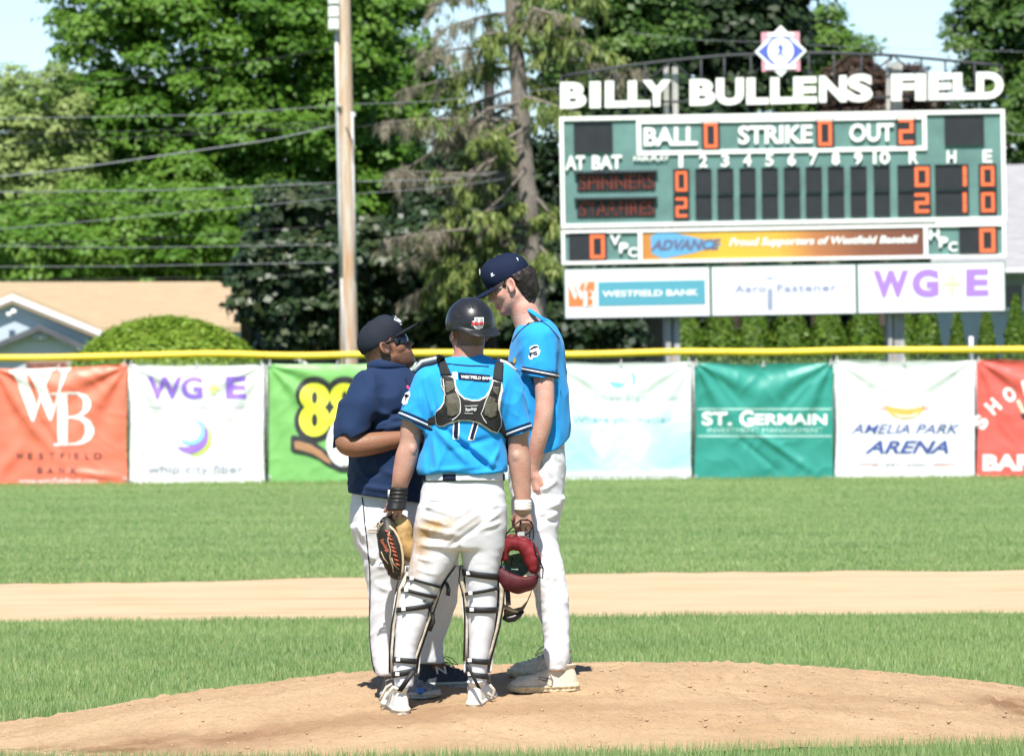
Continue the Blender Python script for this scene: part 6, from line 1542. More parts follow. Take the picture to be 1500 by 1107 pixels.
    decal('webbing_strap', *poly_tris(hz([(845, 560), (870, 545), (905, 650), (900, 700), (850, 640)])), jersey, Y, mweb, har, off=.006, th=.004)
    # shoulder caps of the chest protector, curving over the shoulders
    mp = mat('protector_pad', (.055, .06, .065), rough=.5)
    for pts, edge in (([(606, 545), (618, 532), (640, 527), (648, 528)], 1), ([(728, 529), (742, 534), (756, 545)], 1)):
        m_ = MB(); m2 = MB()
        ps = [W(x, y + 1, Y + .035) for x, y in pts]; m_.tube(ps, [.012] + [.024] * (len(ps) - 2) + [.014], 10); 
        ps = [W(x, y - 2.5, Y - .012) for x, y in pts]; m2.tube(ps, .0075, 8)
        pd_ = m_.build('shoulder_pad', mp, har, True); m2.build('pad_edging', mw, pd_, True)
    ch = ring('chest_protector', jersey0, W(685, 625, Y), (0, 0, 1), .34, mp, person, off=.006, th=.035, n=40, ang=(0.15 * math.pi, .85 * math.pi), up=(1, 0, 0))
    # ------------ helmet
    mhel = mat('helmet_gloss', (.016, .017, .020), rough=.36, coat=.12, bump=.15, bscale=35, bdist=.002, noise=.3, nscale=25)
    RB = frame(-np.array([-.34, .92, -.05]), (0, 0, 1)); hc = ho + np.array([0, 0, .012])
    def helmet(P):
        q = (P - hc) @ frame((-.42, .90, .02)); 
        d = ell(q, (0, -.008, .030), (.1045, .120, .112))
        d = smax(d, -.004 - q[:, 2] - .0 * q[:, 1], .006)
        # raised vents on the dome
        d -= .0025 * np.exp(-((np.abs(q[:, 0]) - .035) / .006)**2) * (q[:, 2] > .095)
        b = (P - hc) @ frame((.44, -.90, 0)); x = b[:, 0]; y = b[:, 1]; z = b[:, 2]
        out = (np.abs(x / .104)**2.3 + np.abs(y / .185)**2.3)**(1 / 2.3)
        zz = .004 - .36 * np.clip(y - .08, 0, 1) + -1.2 * x * x * 0
        br = smax(smax((out - 1) * .1, np.abs(z - zz) - .004, .003), .055 - y, .01)
        d = smin(d, br, .012)
        e = ell(q, (0, -.008, .024), (.098, .113, .104))
        return smax(d, -e, .002)
    lo, hi = bounds([hc], .20)
    he, V = solid('helmet', helmet, lo, hi, .0035, mhel, person, margin=.004)
    hm = mat('emblem_white', (.75, .75, .74), rough=.5); hr = mat('emblem_red', (.50, .03, .04), rough=.5)
    hz3 = lambda pts: [(630 + x / 6.15, 420 + y / 6.15) for x, y in pts]
    decal('helmet_emblem', *poly_tris(hz3([(400, 276), (482, 276), (482, 345), (470, 372), (440, 383), (410, 378), (392, 358), (375, 352), (378, 310), (400, 306)])), helmet, Y, hm, he, off=.001)
    decal('emblem_mark', *poly_tris(hz3([(408, 284), (432, 284), (432, 350), (440, 358), (450, 350), (450, 284), (474, 284), (474, 345), (462, 366), (440, 373), (418, 366), (408, 345)])), helmet, Y, mat('emblem_grey', (.35, .33, .34)), he, off=.002)
    letters_on('lettering', 'Mass', helmet, Y, hz3([(378, 348)])[0], hz3([(478, 340)])[0], 5.5, hr, he, off=.004, offset=.05)
    for pts in ([(190, 270), (228, 205), (240, 225), (205, 275)], [(205, 282), (245, 225), (258, 240), (225, 285)], [(225, 290), (262, 245), (285, 265), (245, 297)]):
        decal('vent_slot', *poly_tris(hz3(pts)), helmet, Y, m_blackplastic, he, off=.0012, th=0)
    # ------------ hand wear
    mg = mat('leather_black', (.012, .012, .012), rough=.45, bump=.4, bscale=120, bdist=.002)
    def gl_(P):
        d = chain(P, [W(583.5, 717, Y + .015), W(582, 733, Y + .01), W(579, 750, Y)], [.041, .040, .044], .01)
        d += .003 * np.cos((P[:, 2] - 1.1) * 360) * (P[:, 2] > W(0, 738, Y)[2]); d = smax(d, P[:, 2] - W(0, 718, Y)[2], .004)
        d = smax(d, W(0, 752, Y)[2] - P[:, 2], .01); return d
    lo, hi = bounds([W(583, 717, Y), W(579, 750, Y)], .07); gv, _ = solid('wrist_guard', gl_, lo, hi, .003, mg, person)
    ring('cuff_tab', gl_, W(583, 722, Y + .01), (0, 0, 1), .03, m_whiteprint, gv, off=.0005, th=.001, n=10, ang=(2.6, 3.7), up=(1, 0, 0))
    mt_ = mat('athletic_tape', (.70, .66, .60), rough=.8, bump=.5, bscale=150, bdist=.002)
    def tp(P):
        d = chain(P, [W(766, 736, Y), W(766, 753, Y)], [.0385, .0385], .01); d += .0006 * np.cos(P[:, 2] * 500 + P[:, 0] * 60)
        return smax(smax(d, P[:, 2] - W(0, 738, Y)[2], .003), W(0, 753, Y)[2] - P[:, 2], .003)
    lo, hi = bounds([W(766, 738, Y), W(766, 753, Y)], .06); solid('wrist_tape', tp, lo, hi, .003, mt_, person)
    # ------------ shoes and shin guards
    mws = mat('white_leather', (.76, .74, .68), rough=.4, noise=.12, nscale=20); mso = mat('sole_white', (.66, .62, .52), rough=.55, noise=.25, nscale=30)
    ml = mat('lace_cream', (.6, .55, .45), rough=.8)
    shoe(person, fl, (-.22, .97), mws, mso, ml, .30); shoe(person, fr, (.24, .97), mws, mso, ml, .30)
    for LG, ft, rows, bars, straps in (
        (LL, fl, legL, [[(598, 838), (587, 862), (583, 885), (577, 915), (574, 950), (574, 985)], [(646, 840), (641, 868), (633, 892), (622, 925), (610, 960), (606, 985)]],
            [((598, 845), (644, 859), 2), ((590, 862), (641, 875), 2.6), ((586, 892), (636, 886), 3.6), ((578, 965), (610, 968), 4), ((577, 987), (607, 982), 4.5)]),
        (LR, fr, legR, [[(678, 830), (676, 850), (682, 872), (684, 900), (684, 930), (683, 968)], [(731, 838), (735, 862), (734, 885), (728, 920), (720, 950), (712, 975)]],
            [((681, 838), (730, 845), 4.6), ((684, 869), (731, 861), 2.4), ((686, 892), (731, 893), 4.4), ((683, 966), (715, 969), 4), ((683, 986), (712, 990), 4)])):
        yy = (LG.o[1]).copy()
        def gy(p):  # depth of the leg's axis at a pixel row
            z = W(0, p, Y)[2]; return float(np.interp(z, LG.z, LG.o[1]))
        shell0 = lambda P, LG=LG: smax(LG(P) - .022, -(LG(P) - .012), .003)
        zt = W(0, 832, Y)[2]; zb = W(0, 992, Y)[2]
        def shell(P, LG=LG):
            ax = np.interp(P[:, 2], LG.z, LG.o[1])
            return smax(smax(shell0(P), ax + .004 - P[:, 1], .004), np.maximum(P[:, 2] - zt, zb - P[:, 2]), .01)
        lo, hi = bounds([W(rows[4][1], 830, gy(830)), W(rows[4][2], 995, gy(995)), W(rows[-1][1], 995, gy(995))], .11)
        sg, _ = solid('shin_guard', shell, lo, hi, .006, mat('guard_shell', (.70, .69, .67), rough=.35, noise=.1), person, margin=.02)
        for bi, bar in enumerate(bars):
            m_ = MB(); pts = []
            for x, y in bar: pts.append(W(x, y, gy(y) - .012))
            m_.tube(pts, [.009, .0105, .008, .006, .0055, .007], 8)
            m_.build('guard_edge', m_beige, sg, True)
            m_ = MB(); m_.tube([p + np.array([(.011 if bi else -.011), .012, 0]) for p in pts], .004, 6); m_.build('edge_piping', m_blackplastic, sg, True)
        for (a, b, w) in straps:
            c = W((a[0] + b[0]) / 2, (a[1] + b[1]) / 2, gy((a[1] + b[1]) / 2))
            dz = -(b[1] - a[1]) / 333.0 / ((b[0] - a[0]) / 333.0)
            axv = np.array([-dz, 0, 1.0]); axv /= np.linalg.norm(axv)
            ring('guard_strap', lambda P, LG=LG: LG(P), c, axv, w / 333 * 2.0, m_blackplastic, sg, off=.0045, th=.004, n=40)
            m_ = MB(); q = W(a[0] + 5, a[1] + (b[1] - a[1]) * .1, gy(a[1]) - .075 + .02 * (a[1] > 940)); m_.box(q, (.018, .008, .016)); m_.build('strap_buckle', mgl, sg)
    # loose strap ends
    def strap_loop(pts, yo, w, mt=m_blackplastic, nm='strap_end'):
        P_ = [W(x, y, Y + yo) for x, y in pts]; A_ = [p + np.array([-w, 0, w * .3]) for p in P_]; B_ = [p + np.array([w, 0, -w * .3]) for p in P_]
        T3 = A_ + B_; n_ = len(P_); T = [(i, i + 1, n_ + i) for i in range(n_ - 1)] + [(i + 1, n_ + i + 1, n_ + i) for i in range(n_ - 1)]
        V_, F_ = extrude_tris(np.array(T3), np.array(T), np.array([0, -1, 0]), .004); mesh_np(nm, V_, F_, mt, person, True)
    strap_loop([(648, 848), (654, 853), (657, 862), (656, 872)], -.02, .009)
    strap_loop([(628, 890), (634, 898), (635, 910), (629, 924)], -.05, .008)
    strap_loop([(607, 982), (596, 996), (585, 1012)], -.13, .011)
    strap_loop([(684, 972), (692, 988), (702, 1008)], -.13, .009)
    strap_loop([(603, 882), (622, 879), (637, 882)], -.085, .009)
    for pts, yo in (([(576, 1000), (566, 1006), (560, 1018), (556, 1026)], -.02), ([(578, 1003), (571, 1012), (566, 1024)], -.03), ([(717, 1002), (724, 1010), (722, 1020), (714, 1014)], .0)):
        tr2 = MB(); tr2.tube([W(x, y, Y + yo) for x, y in pts], .0075, 6); tr2.build('toe_strap', m_beige, person, True)
    return person
build_catcher()
# ---------------------------------------------------------------- coach (profile, facing image right)
def build_coach():
    Y = 31.99
    fn_ = foot_point(580, 1021); ff = foot_point(640, 1007)
    person = empty('person', (fn_ + ff) / 2, 'bearded coach in navy pullover, dark cap and sunglasses standing with bent forearm', 'person')
    sk = skin_mat('coach_skin', (.26, .125, .07), (.012, .009, .008), (.24, .10, .06))
    ho = W(564.5, 508, Y); RH = frame((.93, .02, .33))
    T = Loft([R3(a, b, p, Y, ry) for p, a, b, ry in [(534, 545, 594, .075), (545, 532, 606, .12), (558, 521, 614, .17), (580, 508, 620, .215), (610, 506, 624, .215), (650, 509, 630, .21),
                                                    (690, 511, 633, .215), (715, 512, 634, .215), (742, 514, 634, .215)]], 2.3, .02)
    # near arm: shoulder to elbow to wrist
    sh = W(533, 572, Y - .19); el = W(507, 646, Y - .25); wr = W(607, 641, Y - .185)
    sh2 = W(575, 575, Y + .18); el2 = W(592, 650, Y + .22); wr2 = W(632, 640, Y + .05)
    limbN = limb([W(540, 585, Y - .14), W(520, 620, Y - .22), el, W(517, 652.5, Y - .25), W(535, 651, Y - .24), W(556, 648, Y - .225), W(580, 644, Y - .205), wr], [.050, .050, .049, .050, .0505, .047, .039, .031])
    def arms(P):
        a = limbN(P)
        return np.minimum(a, chain(P, [sh2, el2, wr2], [.050, .048, .031], .02))
    hips = [(708, 519, 628, .17), (735, 515, 633, .18), (755, 513, 640, .185), (785, 518, 648, .18), (805, 522, 655, .16)]
    H0 = Loft([R3(a, b, p, Y, ry) for p, a, b, ry in hips], 2.4, .02)
    yn = fn_[1] + .0; yf = ff[1]
    def lr(rows, y1, yc, inset=0):
        out = []
        for p, a, b, ry in rows:
            t = np.clip((p - 760) / 230.0, 0, 1); out.append(R3(a, b, p, yc * (1 - t) + y1 * t, ry, inset))
        return out
    rn = [(770, 514, 610, .11), (800, 524, 606, .105), (830, 534, 602, .098), (855, 537, 598, .09), (885, 540, 594, .082), (915, 542, 592, .076), (945, 543, 590, .072), (970, 546, 588, .070), (988, 550, 587, .070)]
    rf = [(770, 572, 662, .11), (800, 596, 668, .105), (830, 606, 671, .098), (855, 613, 671, .09), (885, 615, 667, .085), (915, 613, 657, .078), (945, 610, 649, .072), (958, 609, 650, .070), (971, 609, 651, .070)]
    LN = Loft(lr(rn, yn, Y - .09), 2.15, .008); LF = Loft(lr(rf, yf, Y + .10), 2.15, .008)
    iT = Loft([R3(a, b, p, Y, ry, .02) for p, a, b, ry in [(560, 526, 608, .12), (580, 516, 614, .16), (650, 516, 622, .18), (742, 522, 626, .17)]], 2.3, .04)
    iN = Loft(lr(rn, yn, Y - .09, .02), 2.1, .01); iF = Loft(lr(rf, yf, Y + .10, .02), 2.1, .01)
    nk = W(566, 545, Y)
    head = near(lambda P: head_sdf(P, ho, RH, 1.06), ho, .18)
    hand = near(lambda P: hand_sdf(P, wr, (1, .15, .05), (0, .3, -1), 1, (.9, 1.1, 1.1, 1.1), .8, .98), wr + [.08, 0, 0], .16)
    def body(P):
        d = smin(iT(P), arms(P), .03); d = smin(d, smin(iN(P), iF(P), .01), .04)
        d = smin(d, head(P), .0)
        d = smin(d, ell((P - ho) @ RH, (0, .048, -.080), (.056, .052, .048)), .02)
        d = smin(d, cap(P, ho + [-.022, 0, -.04], nk + [-.005, 0, 0], .064, .072), .02)
        d = smin(d, cap(P, nk + [-.01, -.10, -.085], nk + [-.01, .10, -.085], .045, .045), .05)
        d = smin(d, hand(P), .012)
        for f_, L_ in ((fn_, .0), (ff, .0)):
            d = smin(d, cap(P, f_ + [0, 0, .10], f_ + [.10, 0, .045], .028, .022), .02)
        return d
    lo, hi = bounds([fn_, ff, W(500, 455, Y - .2), W(670, 455, Y + .2)], .12)
    o, V = solid('body', body, lo, hi, .0044, sk, person, hidden=lambda P: np.minimum(np.minimum(T(P), H0(P)), np.minimum(LN(P), LF(P))))
    q = (V - ho) @ RH; x, y, z = np.abs(q[:, 0]), q[:, 1], q[:, 2]
    be = sm01(-z, .048, .062) * sm01(y, .0, .025) * (z > -.14)                 # jaw
    be = np.maximum(be, sm01(-z, .040, .046) * sm01(.030 - x, 0, .006) * sm01(y, .06, .07) * (z > -.14))   # moustache and chin
    be *= 1 - .95 * np.exp(-((z + .0645) / .009)**2) * (y > .088) * (x < .022)
    side = sm01(y, -.02, -.008) * sm01(.03 - y, 0, .008) * sm01(z, -.045, -.03) * (z < .06) * (x > .055)
    hair = sm01(-y, -.012, .0) * sm01(z, -.055, -.045) * sm01(.075 - 0 * y, 0, .01) * (x < .079)
    vcol(o, 'beard', np.clip(np.maximum(np.maximum(be * .75, side * .8), hair * .8) * (np.abs(q).max(1) < .2), 0, 1))
    vcol(o, 'flush', np.zeros(len(V)))
    RC = frame((.855, .02, .50)); co_ = ho + RC[:, 2] * -.006 + RC[:, 1] * .004
    cap_hat(person, co_, RC, m_cap1, .5, sc=.95)
    # sunglasses: wrap lens each side, bridge, temple
    def lens(P):
        q = (P - ho) @ RH; sx = np.abs(q[:, 0])
        s_ = ell(np.stack([sx, q[:, 1], q[:, 2]], 1), (.012, .045, .006), (.064, .060, .060))
        d = np.abs(s_ + .0) - .0022
        zc = .006 - .08 * (sx - .03); ov = np.maximum(np.abs(q[:, 2] - zc) - (.021 - .18 * np.maximum(sx - .055, 0)) + .15 * np.maximum(.02 - sx, 0), np.maximum(.045 - q[:, 1], .006 - sx))
        return smax(d, ov, .004)
    lo, hi = bounds([ho + RH @ np.array([0, .08, 0])], .12); g, _ = solid('sunglasses', lens, lo, hi, .0028, m_glass, person, margin=.01)
    for s in (-1, 1):
        m_ = MB(); m_.tube([ho + RH @ np.array([s * .071, .055, .014]), ho + RH @ np.array([s * .080, .02, .017]), ho + RH @ np.array([s * .083, -.008, .016])], .0035, 6); m_.build('temple_arm', m_blackplastic, g, True)
    # cap emblem
    ch_, crown = person.children[1], None
    capo = [c for c in person.children if c.name.startswith('cap')][0]
    def crownf(P):
        q = (P - co_) @ RC / .95; return ell(q, (0, .004, .055), (.088, .106, .098)) * .95
    Z = lambda pts: [(475 + x / 6.92, 440 + y / 6.92) for x, y in pts]
    em = mat('emblem_cream', (.62, .64, .66), rough=.6)
    decal('cap_emblem', *poly_tris(Z([(683, 150), (708, 165), (722, 158), (728, 175), (770, 205), (778, 222), (770, 232), (785, 248), (768, 250), (752, 228), (730, 212), (712, 205), (696, 222), (700, 196), (703, 180)])), crownf, Y, em, capo, off=.003)
    # pullover
    C = lambda x0, y0, x1, y1, w, amp, yo=-.2: (W(x0, y0, Y + yo), W(x1, y1, Y + yo), w / 400.0, amp / 1000.0)
    cr = [C(545, 545, 552, 575, 3, 4), C(552, 575, 560, 600, 3, -3), C(495, 590, 530, 610, 5, 4), C(490, 620, 535, 600, 5, 5), C(488, 640, 530, 618, 4, -5), C(500, 575, 492, 620, 5, 4), C(490, 652, 520, 632, 3.5, 5),
          C(520, 640, 545, 600, 4, 5), C(538, 590, 545, 632, 4, -10), C(546, 600, 580, 612, 5, 6), C(550, 618, 590, 602, 5, -6), C(548, 632, 600, 620, 5, 6), C(515, 680, 540, 700, 5, 5), C(513, 700, 560, 690, 5, -5),
          C(530, 712, 600, 722, 5, 5), C(516, 672, 512, 700, 4, -4), C(560, 690, 600, 700, 5, 4), C(590, 560, 605, 590, 4, 4)]
    slA = sh; slE = W(508, 643, Y - .245); hemc = W(513, 644, Y - .24); hax = (W(536, 632, Y) - W(488, 658, Y)); hn = np.array([-hax[2], 0, hax[0]]); hn /= -np.linalg.norm(hn)
    # the hem plane passes through (488,658) and (537,632); the arm comes out below/right of it
    hp = W(512, 645, Y - .24)
    def shirt0(P):
        d = T(P)
        sl = chain(P, [W(541, 572, Y - .13), W(527, 597, Y - .20), W(514, 634, Y - .235), W(510, 666, Y - .235)], [.088, .082, .077, .074], .03)
        side = (P - hp) @ hn
        sl = smax(sl, side, .004)
        d = smin(d, sl, .022)
        s2 = chain(P, [W(575, 570, Y + .13), sh2, el2], [.10, .095, .085], .03)
        return smin(d, s2, .03)
    def shirt(P):
        d = shirt0(P) - .0075 * crumple(P, 21, 8, (1.2, .8, .8)) - .0032 * crumple(P, 22, 21) - 3.0 * creases(P, cr)
        hemz = W(0, 727, Y)[2] - (P[:, 0] - W(514, 0, Y)[0]) * .145
        d = smax(d, hemz - P[:, 2], .006)
        cuff = np.abs((P - hp) @ hn) < .035
        d = np.where(cuff & (P[:, 0] < W(560, 0, Y)[0]) & (P[:, 1] < Y - .1), smax(d, -(arms(P) - .011), .004), d)
        d = smax(d, -ell(P, nk + [.012, 0, .062], (.078, .085, .062)), .003)
        return d
    lo, hi = bounds([W(484, 528, Y), W(640, 745, Y)], .05); lo[1] = Y - .36; hi[1] = Y + .33
    j, V = solid('pullover', shirt, lo, hi, .0055, m_navy, person, margin=.01)
    def collar(P):
        d = ell(P, nk + [.006, 0, .028], (.090, .096, .044)); q = P - (nk + np.array([.006, 0, .028]))
        d = np.abs(d) - .004; return smax(smax(d, q[:, 2] - .022 + .25 * q[:, 0], .003), -q[:, 2] - .012, .003)
    lo, hi = bounds([nk], .13); solid('collar', collar, lo, hi, .0035, m_navy, j, margin=.01)
    decal('zip_tape', *poly_tris([(592, 554), (594.5, 552.5), (600, 566), (597, 568)]), shirt, Y, m_navytrim, j, off=.002)
    decal('chest_mark', *poly_tris([(594, 566), (597, 564), (600, 569), (597, 571)]), shirt, Y, mat('mark_pink', (.6, .08, .25)), j, off=.003)
    # trousers
    A = lambda x0, y0, x1, y1, w, amp, yo=-.2: (W(x0, y0, Y + yo), W(x1, y1, Y + yo), w / 330.0, amp / 1000.0)
    crp = [A(516, 760, 540, 800, 5, 5), A(525, 800, 560, 830, 5, 6), A(536, 830, 570, 815, 5, -5), A(540, 850, 575, 870, 5, 6), A(542, 885, 580, 868, 4, 6), A(543, 905, 580, 925, 4, 6), A(545, 935, 585, 920, 4, 5), A(546, 955, 580, 968, 4, 6),
           A(552, 975, 585, 965, 3, 5), A(545, 870, 560, 900, 4, -5), A(620, 930, 648, 945, 4, 6), A(612, 955, 650, 948, 3, 6), A(613, 965, 648, 962, 2.5, -5), A(625, 880, 665, 865, 5, 5), A(640, 840, 668, 855, 4, 4), A(620, 905, 655, 900, 4, -5)]
    def trousers(P):
        d = smin(H0(P), smin(LN(P), LF(P), .006), .02)
        return d -   .0058 * crumple(P, 31, 11, (1, .8, .9)) - .0018 * crumple(P, 32, 34) - 2.6 * creases(P, crp)
    lo, hi = bounds([W(505, 725, Y), W(680, 990, Y)], .10); lo[1] = Y - .36; hi[1] = Y + .34; hi[2] = W(0, 712, Y)[2]
    tr, V = solid('trousers', trousers, lo, hi, .0058, m_white, person, margin=.01)
    pts = [(531, 728), (533, 745), (535, 770), (538.5, 800), (542, 835), (542.5, 870), (541.5, 905), (542, 935), (545, 965), (549, 984)]
    p = np.array(pts); t = np.gradient(p, axis=0); t /= np.linalg.norm(t, axis=1)[:, None]; nn = np.stack([-t[:, 1], t[:, 0]], 1); q2 = np.concatenate([p + nn * .8, p - nn * .8]); n_ = len(p)
    decal('piping', q2, np.array([(i, i + 1, n_ + i) for i in range(n_ - 1)] + [(i + 1, n_ + i + 1, n_ + i) for i in range(n_ - 1)]), trousers, Y, m_navytrim, tr, off=.002)
    # shoes
    mn = mat('mesh_shoe', (.035, .045, .06), rough=.7, noise=.4, nscale=60, bump=.5, bscale=200, bdist=.002); mg = mat('shoe_grey', (.15, .16, .17), rough=.6, noise=.5, nscale=50)
    so = mat('sole_pale', (.40, .42, .38), rough=.5, noise=.2); lg = mat('lace_grey', (.35, .36, .36))
    s2 = shoe(person, W(611, 1000, ff[1])*[1,0,0] + [0, ff[1] + .01, 0], (1, -.10), mn, so, mat('lace_black', (.02, .02, .02)), .31)
    s1 = shoe(person, W(560, 1015, fn_[1])*[1,0,0] + [0, fn_[1] + .02, 0], (.90, -.42), mg, so, lg, .28)
    def toe(P):
        return ell(P, fn_ * [0, 0, 1] + [W(609, 0, fn_[1])[0], fn_[1] - .10, .030], (.022, .026, .018))
    lo, hi = bounds([fn_ * [0, 0, 1] + [W(609, 0, fn_[1])[0], fn_[1] - .10, .03]], .05); solid('toe_cap', toe, lo, hi, .004, mat('toe_blue', (.05, .16, .42), rough=.35), s1)
    # side emblem on the near face of the dark shoe

    V_, T_, w_ = text_tris('N', 1.0, offset=.02); h_ = ff + np.array([0, 0, 0])
    N3 = []
    for a, b in V_: N3.append([W(632 + (a / w_) * 15 - b * 2, 0, ff[1])[0], ff[1] - .052 + b * .008, 0 + W(0, 991 - b * 11, ff[1])[2] ])
    mesh_np('side_emblem', N3, [tuple(map(int, t)) for t in T_], mat('emblem_silver', (.5, .5, .5), rough=.4), s2, False)
    return person
build_coach()
# ---------------------------------------------------------------- pitcher (tall, profile, facing image left, looking down)
def build_pitcher():
    Y = 32.12
    fn_ = foot_point(832, 1010); ff = foot_point(826, 989)
    person = empty('person', (fn_ + ff) / 2, 'tall pitcher in blue jersey and navy cap bowing his head at right', 'person')
    sk = skin_mat('pitcher_skin', (.60, .38, .30), (.16, .09, .07), (.58, .24, .19))
    ho = W(747.5, 416.5, Y); RH = frame((-.90, .04, -.42))
    rows = [(463, 775, 802, .05), (472, 764, 810, .085), (484, 756, 816, .135), (500, 750, 824, .175), (530, 744, 829, .19), (560, 743, 832, .19), (600, 744, 835, .185), (630, 745, 835, .18), (650, 747, 832, .18), (672, 748, 830, .175)]
    T = Loft([R3(a, b, p, Y, ry) for p, a, b, ry in rows], 2.3, .02)
    sh = W(792, 506, Y - .15); el = W(797, 604, Y - .215); wr = W(779, 688, Y - .17)
    sh2 = W(780, 503, Y + .17); el2 = W(775, 604, Y + .20); wr2 = W(768, 690, Y - .02)
    limbN = limb([sh, W(796.5, 556, Y - .20), W(798, 585, Y - .21), el, W(794, 625, Y - .21), W(788, 648, Y - .20), wr], [.055, .0455, .0420, .0410, .0400, .0365, .0255])
    def arms(P):
        a = limbN(P)
        return np.minimum(a, chain(P, [sh2, el2, wr2], [.052, .042, .026], .02))
    hips = [(655, 748, 829, .165), (690, 746, 829, .175), (720, 748, 827, .175), (750, 752, 822, .16), (775, 758, 817, .13)]
    H0 = Loft([R3(a, b, p, Y, ry) for p, a, b, ry in hips], 2.4, .02)
    yn = fn_[1]; yf = ff[1]
    def lr(rows, y1, yc, inset=0):
        out = []
        for p, a, b, ry in rows:
            t = np.clip((p - 720) / 240.0, 0, 1); out.append(R3(a, b, p, yc * (1 - t) + y1 * t, ry, inset))
        return out
    rn = [(730, 756, 826, .10), (760, 762, 818, .095), (785, 766, 816, .088), (805, 769, 820, .085), (830, 774, 824, .082), (855, 781, 829, .075), (885, 791, 833, .068), (915, 795, 835, .064), (945, 797, 835, .062), (966, 799, 833, .062), (981, 802, 831, .058)]
    rf = [(730, 748, 816, .10), (760, 752, 808, .095), (800, 760, 810, .085), (830, 768, 814, .082), (855, 776, 818, .075), (885, 785, 822, .068), (915, 793, 826, .064), (945, 797, 828, .060), (966, 798, 828, .060)]
    LN = Loft(lr(rn, yn, Y - .09), 2.15, .008); LF = Loft(lr(rf, yf, Y + .09), 2.15, .008)
    iT = Loft([R3(a, b, p, Y, ry, .018) for p, a, b, ry in rows[3:]], 2.3, .04)
    iH = Loft([R3(a, b, p, Y, ry, .02) for p, a, b, ry in hips], 2.3, .02)
    iN = Loft(lr(rn, yn, Y - .09, .018), 2.1, .01); iF = Loft(lr(rf, yf, Y + .09, .018), 2.1, .01)
    head = near(lambda P: head_sdf(P, ho, RH, .97, jaw=1.0), ho, .17)
    hn1 = near(lambda P: hand_sdf(P, wr + [-.0, 0, -.01], (.02, .1, -1), (.75, 1, 0), 1, (.55, .7, .7, .6), .3, 1.0, thumb=(.8, .35, .3)), wr + [0, 0, -.09], .16)
    hn2 = near(lambda P: hand_sdf(P, wr2 + [.02, -.02, 0], (.55, -.3, -1), (-.3, -1, .1), -1, (.35, .45, .5, .5), .3, 1.0, thumb=(.5, .3, .7)), wr2 + [.06, -.03, -.09], .16)
    neck = lambda P: chain(P, [W(754, 428, Y), W(766, 452, Y), W(777, 480, Y)], [.056, .060, .066], .02)
    def body(P):
        d = smin(iT(P), arms(P), .03); d = smin(d, smin(iH(P), smin(iN(P), iF(P), .01), .03), .04)
        d = smin(d, head(P), .0)
        d = smin(d, neck(P), .018)
        d = smin(d, cap(P, W(784, 496, Y - .09), W(784, 496, Y + .09), .050, .050), .05)
        d = smin(d, hn1(P), .012)
        d = smin(d, hn2(P), .012)
        for f_ in (fn_, ff): d = smin(d, cap(P, f_ + [-.05, 0, .10], f_ + [-.13, 0, .05], .027, .022), .02)
        return d
    lo, hi = bounds([fn_, ff, W(700, 380, Y - .2), W(840, 380, Y + .2)], .13)
    o, V = solid('body', body, lo, hi, .0044, sk, person, hidden=lambda P: np.minimum(np.minimum(T(P), H0(P)), np.minimum(LN(P), LF(P))))
    q = (V - ho) @ RH; x, y, z = np.abs(q[:, 0]), q[:, 1], q[:, 2]
    be = sm01(-z, .06, .08) * sm01(y, .0, .03) * (z > -.125) * (np.abs(y) < .13)
    brow = np.exp(-((z - .028) / .005)**2) * (y > .06) * (x > .012) * (x < .05) * (y < .12)
    lip = np.exp(-((z + .065) / .008)**2) * (y > .085) * (x < .022) * (y < .13)
    vcol(o, 'beard', np.clip(.28 * be * (1 - lip) + .9 * brow, 0, 1))
    vcol(o, 'flush', np.clip(.40 * np.exp(-(((y - .045) / .04)**2 + ((z + .03) / .04)**2)) * (np.abs(q).max(1) < .16) + .8 * lip + .5 * np.exp(-(((y + .006) / .02)**2 + ((z + .01) / .03)**2)) * (x > .072) * (np.abs(q).max(1) < .16), 0, 1))
    for s in (-1, 1):
        m_ = MB(); c = ho + RH @ np.array([s * .032, .0905, .0035]); m_.tube([c - RH @ np.array([0, .004, 0]), c, c + RH @ np.array([0, .0015, 0])], [.0062, .006, .003], 10); m_.build('eye', mat('iris', (.03, .02, .015), rough=.1), person, True)
    RC = frame((-.87, .04, -.49)); co_ = ho + RC[:, 2] * .000
    cap_hat(person, co_, RC, m_cap2, 1.5, sc=.96)
    capo = [c for c in person.children if c.name.startswith('cap')][0]
    # hair below the cap
    def hair(P):
        q = (P - ho) @ RH; x = np.abs(q[:, 0])
        d = ell(q, (0, -.022, .020), (.0800, .098, .090)); d = smin(d, ell(q, (0, -.060, -.025), (.064, .058, .080)), .03)
        d = smin(d, neck(P) - .004, .02) - .0035 * crumple(P, 44, 60, (1, 1, .7), .5) - .0022 * crumple(P, 45, 130)
        qc = (P - co_) @ RC; d = np.maximum(d, qc[:, 2] - .030)
        lowline = np.interp(q[:, 1], [-.15, -.12, -.09, -.06, -.042, -.030, -.020, -.008, .008, .014, .034, .05], [-.03, -.075, -.105, -.122, -.112, -.055, .012, .032, .030, -.008, -.004, .045])
        d = smax(d, lowline - q[:, 2] + .003 * wav(P, 47, 120), .005)
        d = smax(d, q[:, 1] - .042, .006)
        earc = ell(np.stack([x, q[:, 1], q[:, 2]], 1), (.082, -.006, -.006), (.03, .024, .036))
        return smax(d, -earc, .004)
    lo, hi = bounds([ho], .16); solid('hair', hair, lo, hi, .0035, m_darkhair, person, margin=.01)
    def crownf(P): return ell((P - co_) @ RC / .96, (0, -.002, .054), (.088, .109, .100)) * .96
    Z = lambda pts: [(690 + x / 6.92, 360 + y / 6.92) for x, y in pts]
    em = mat('emblem_cream', (.62, .64, .66), rough=.6)
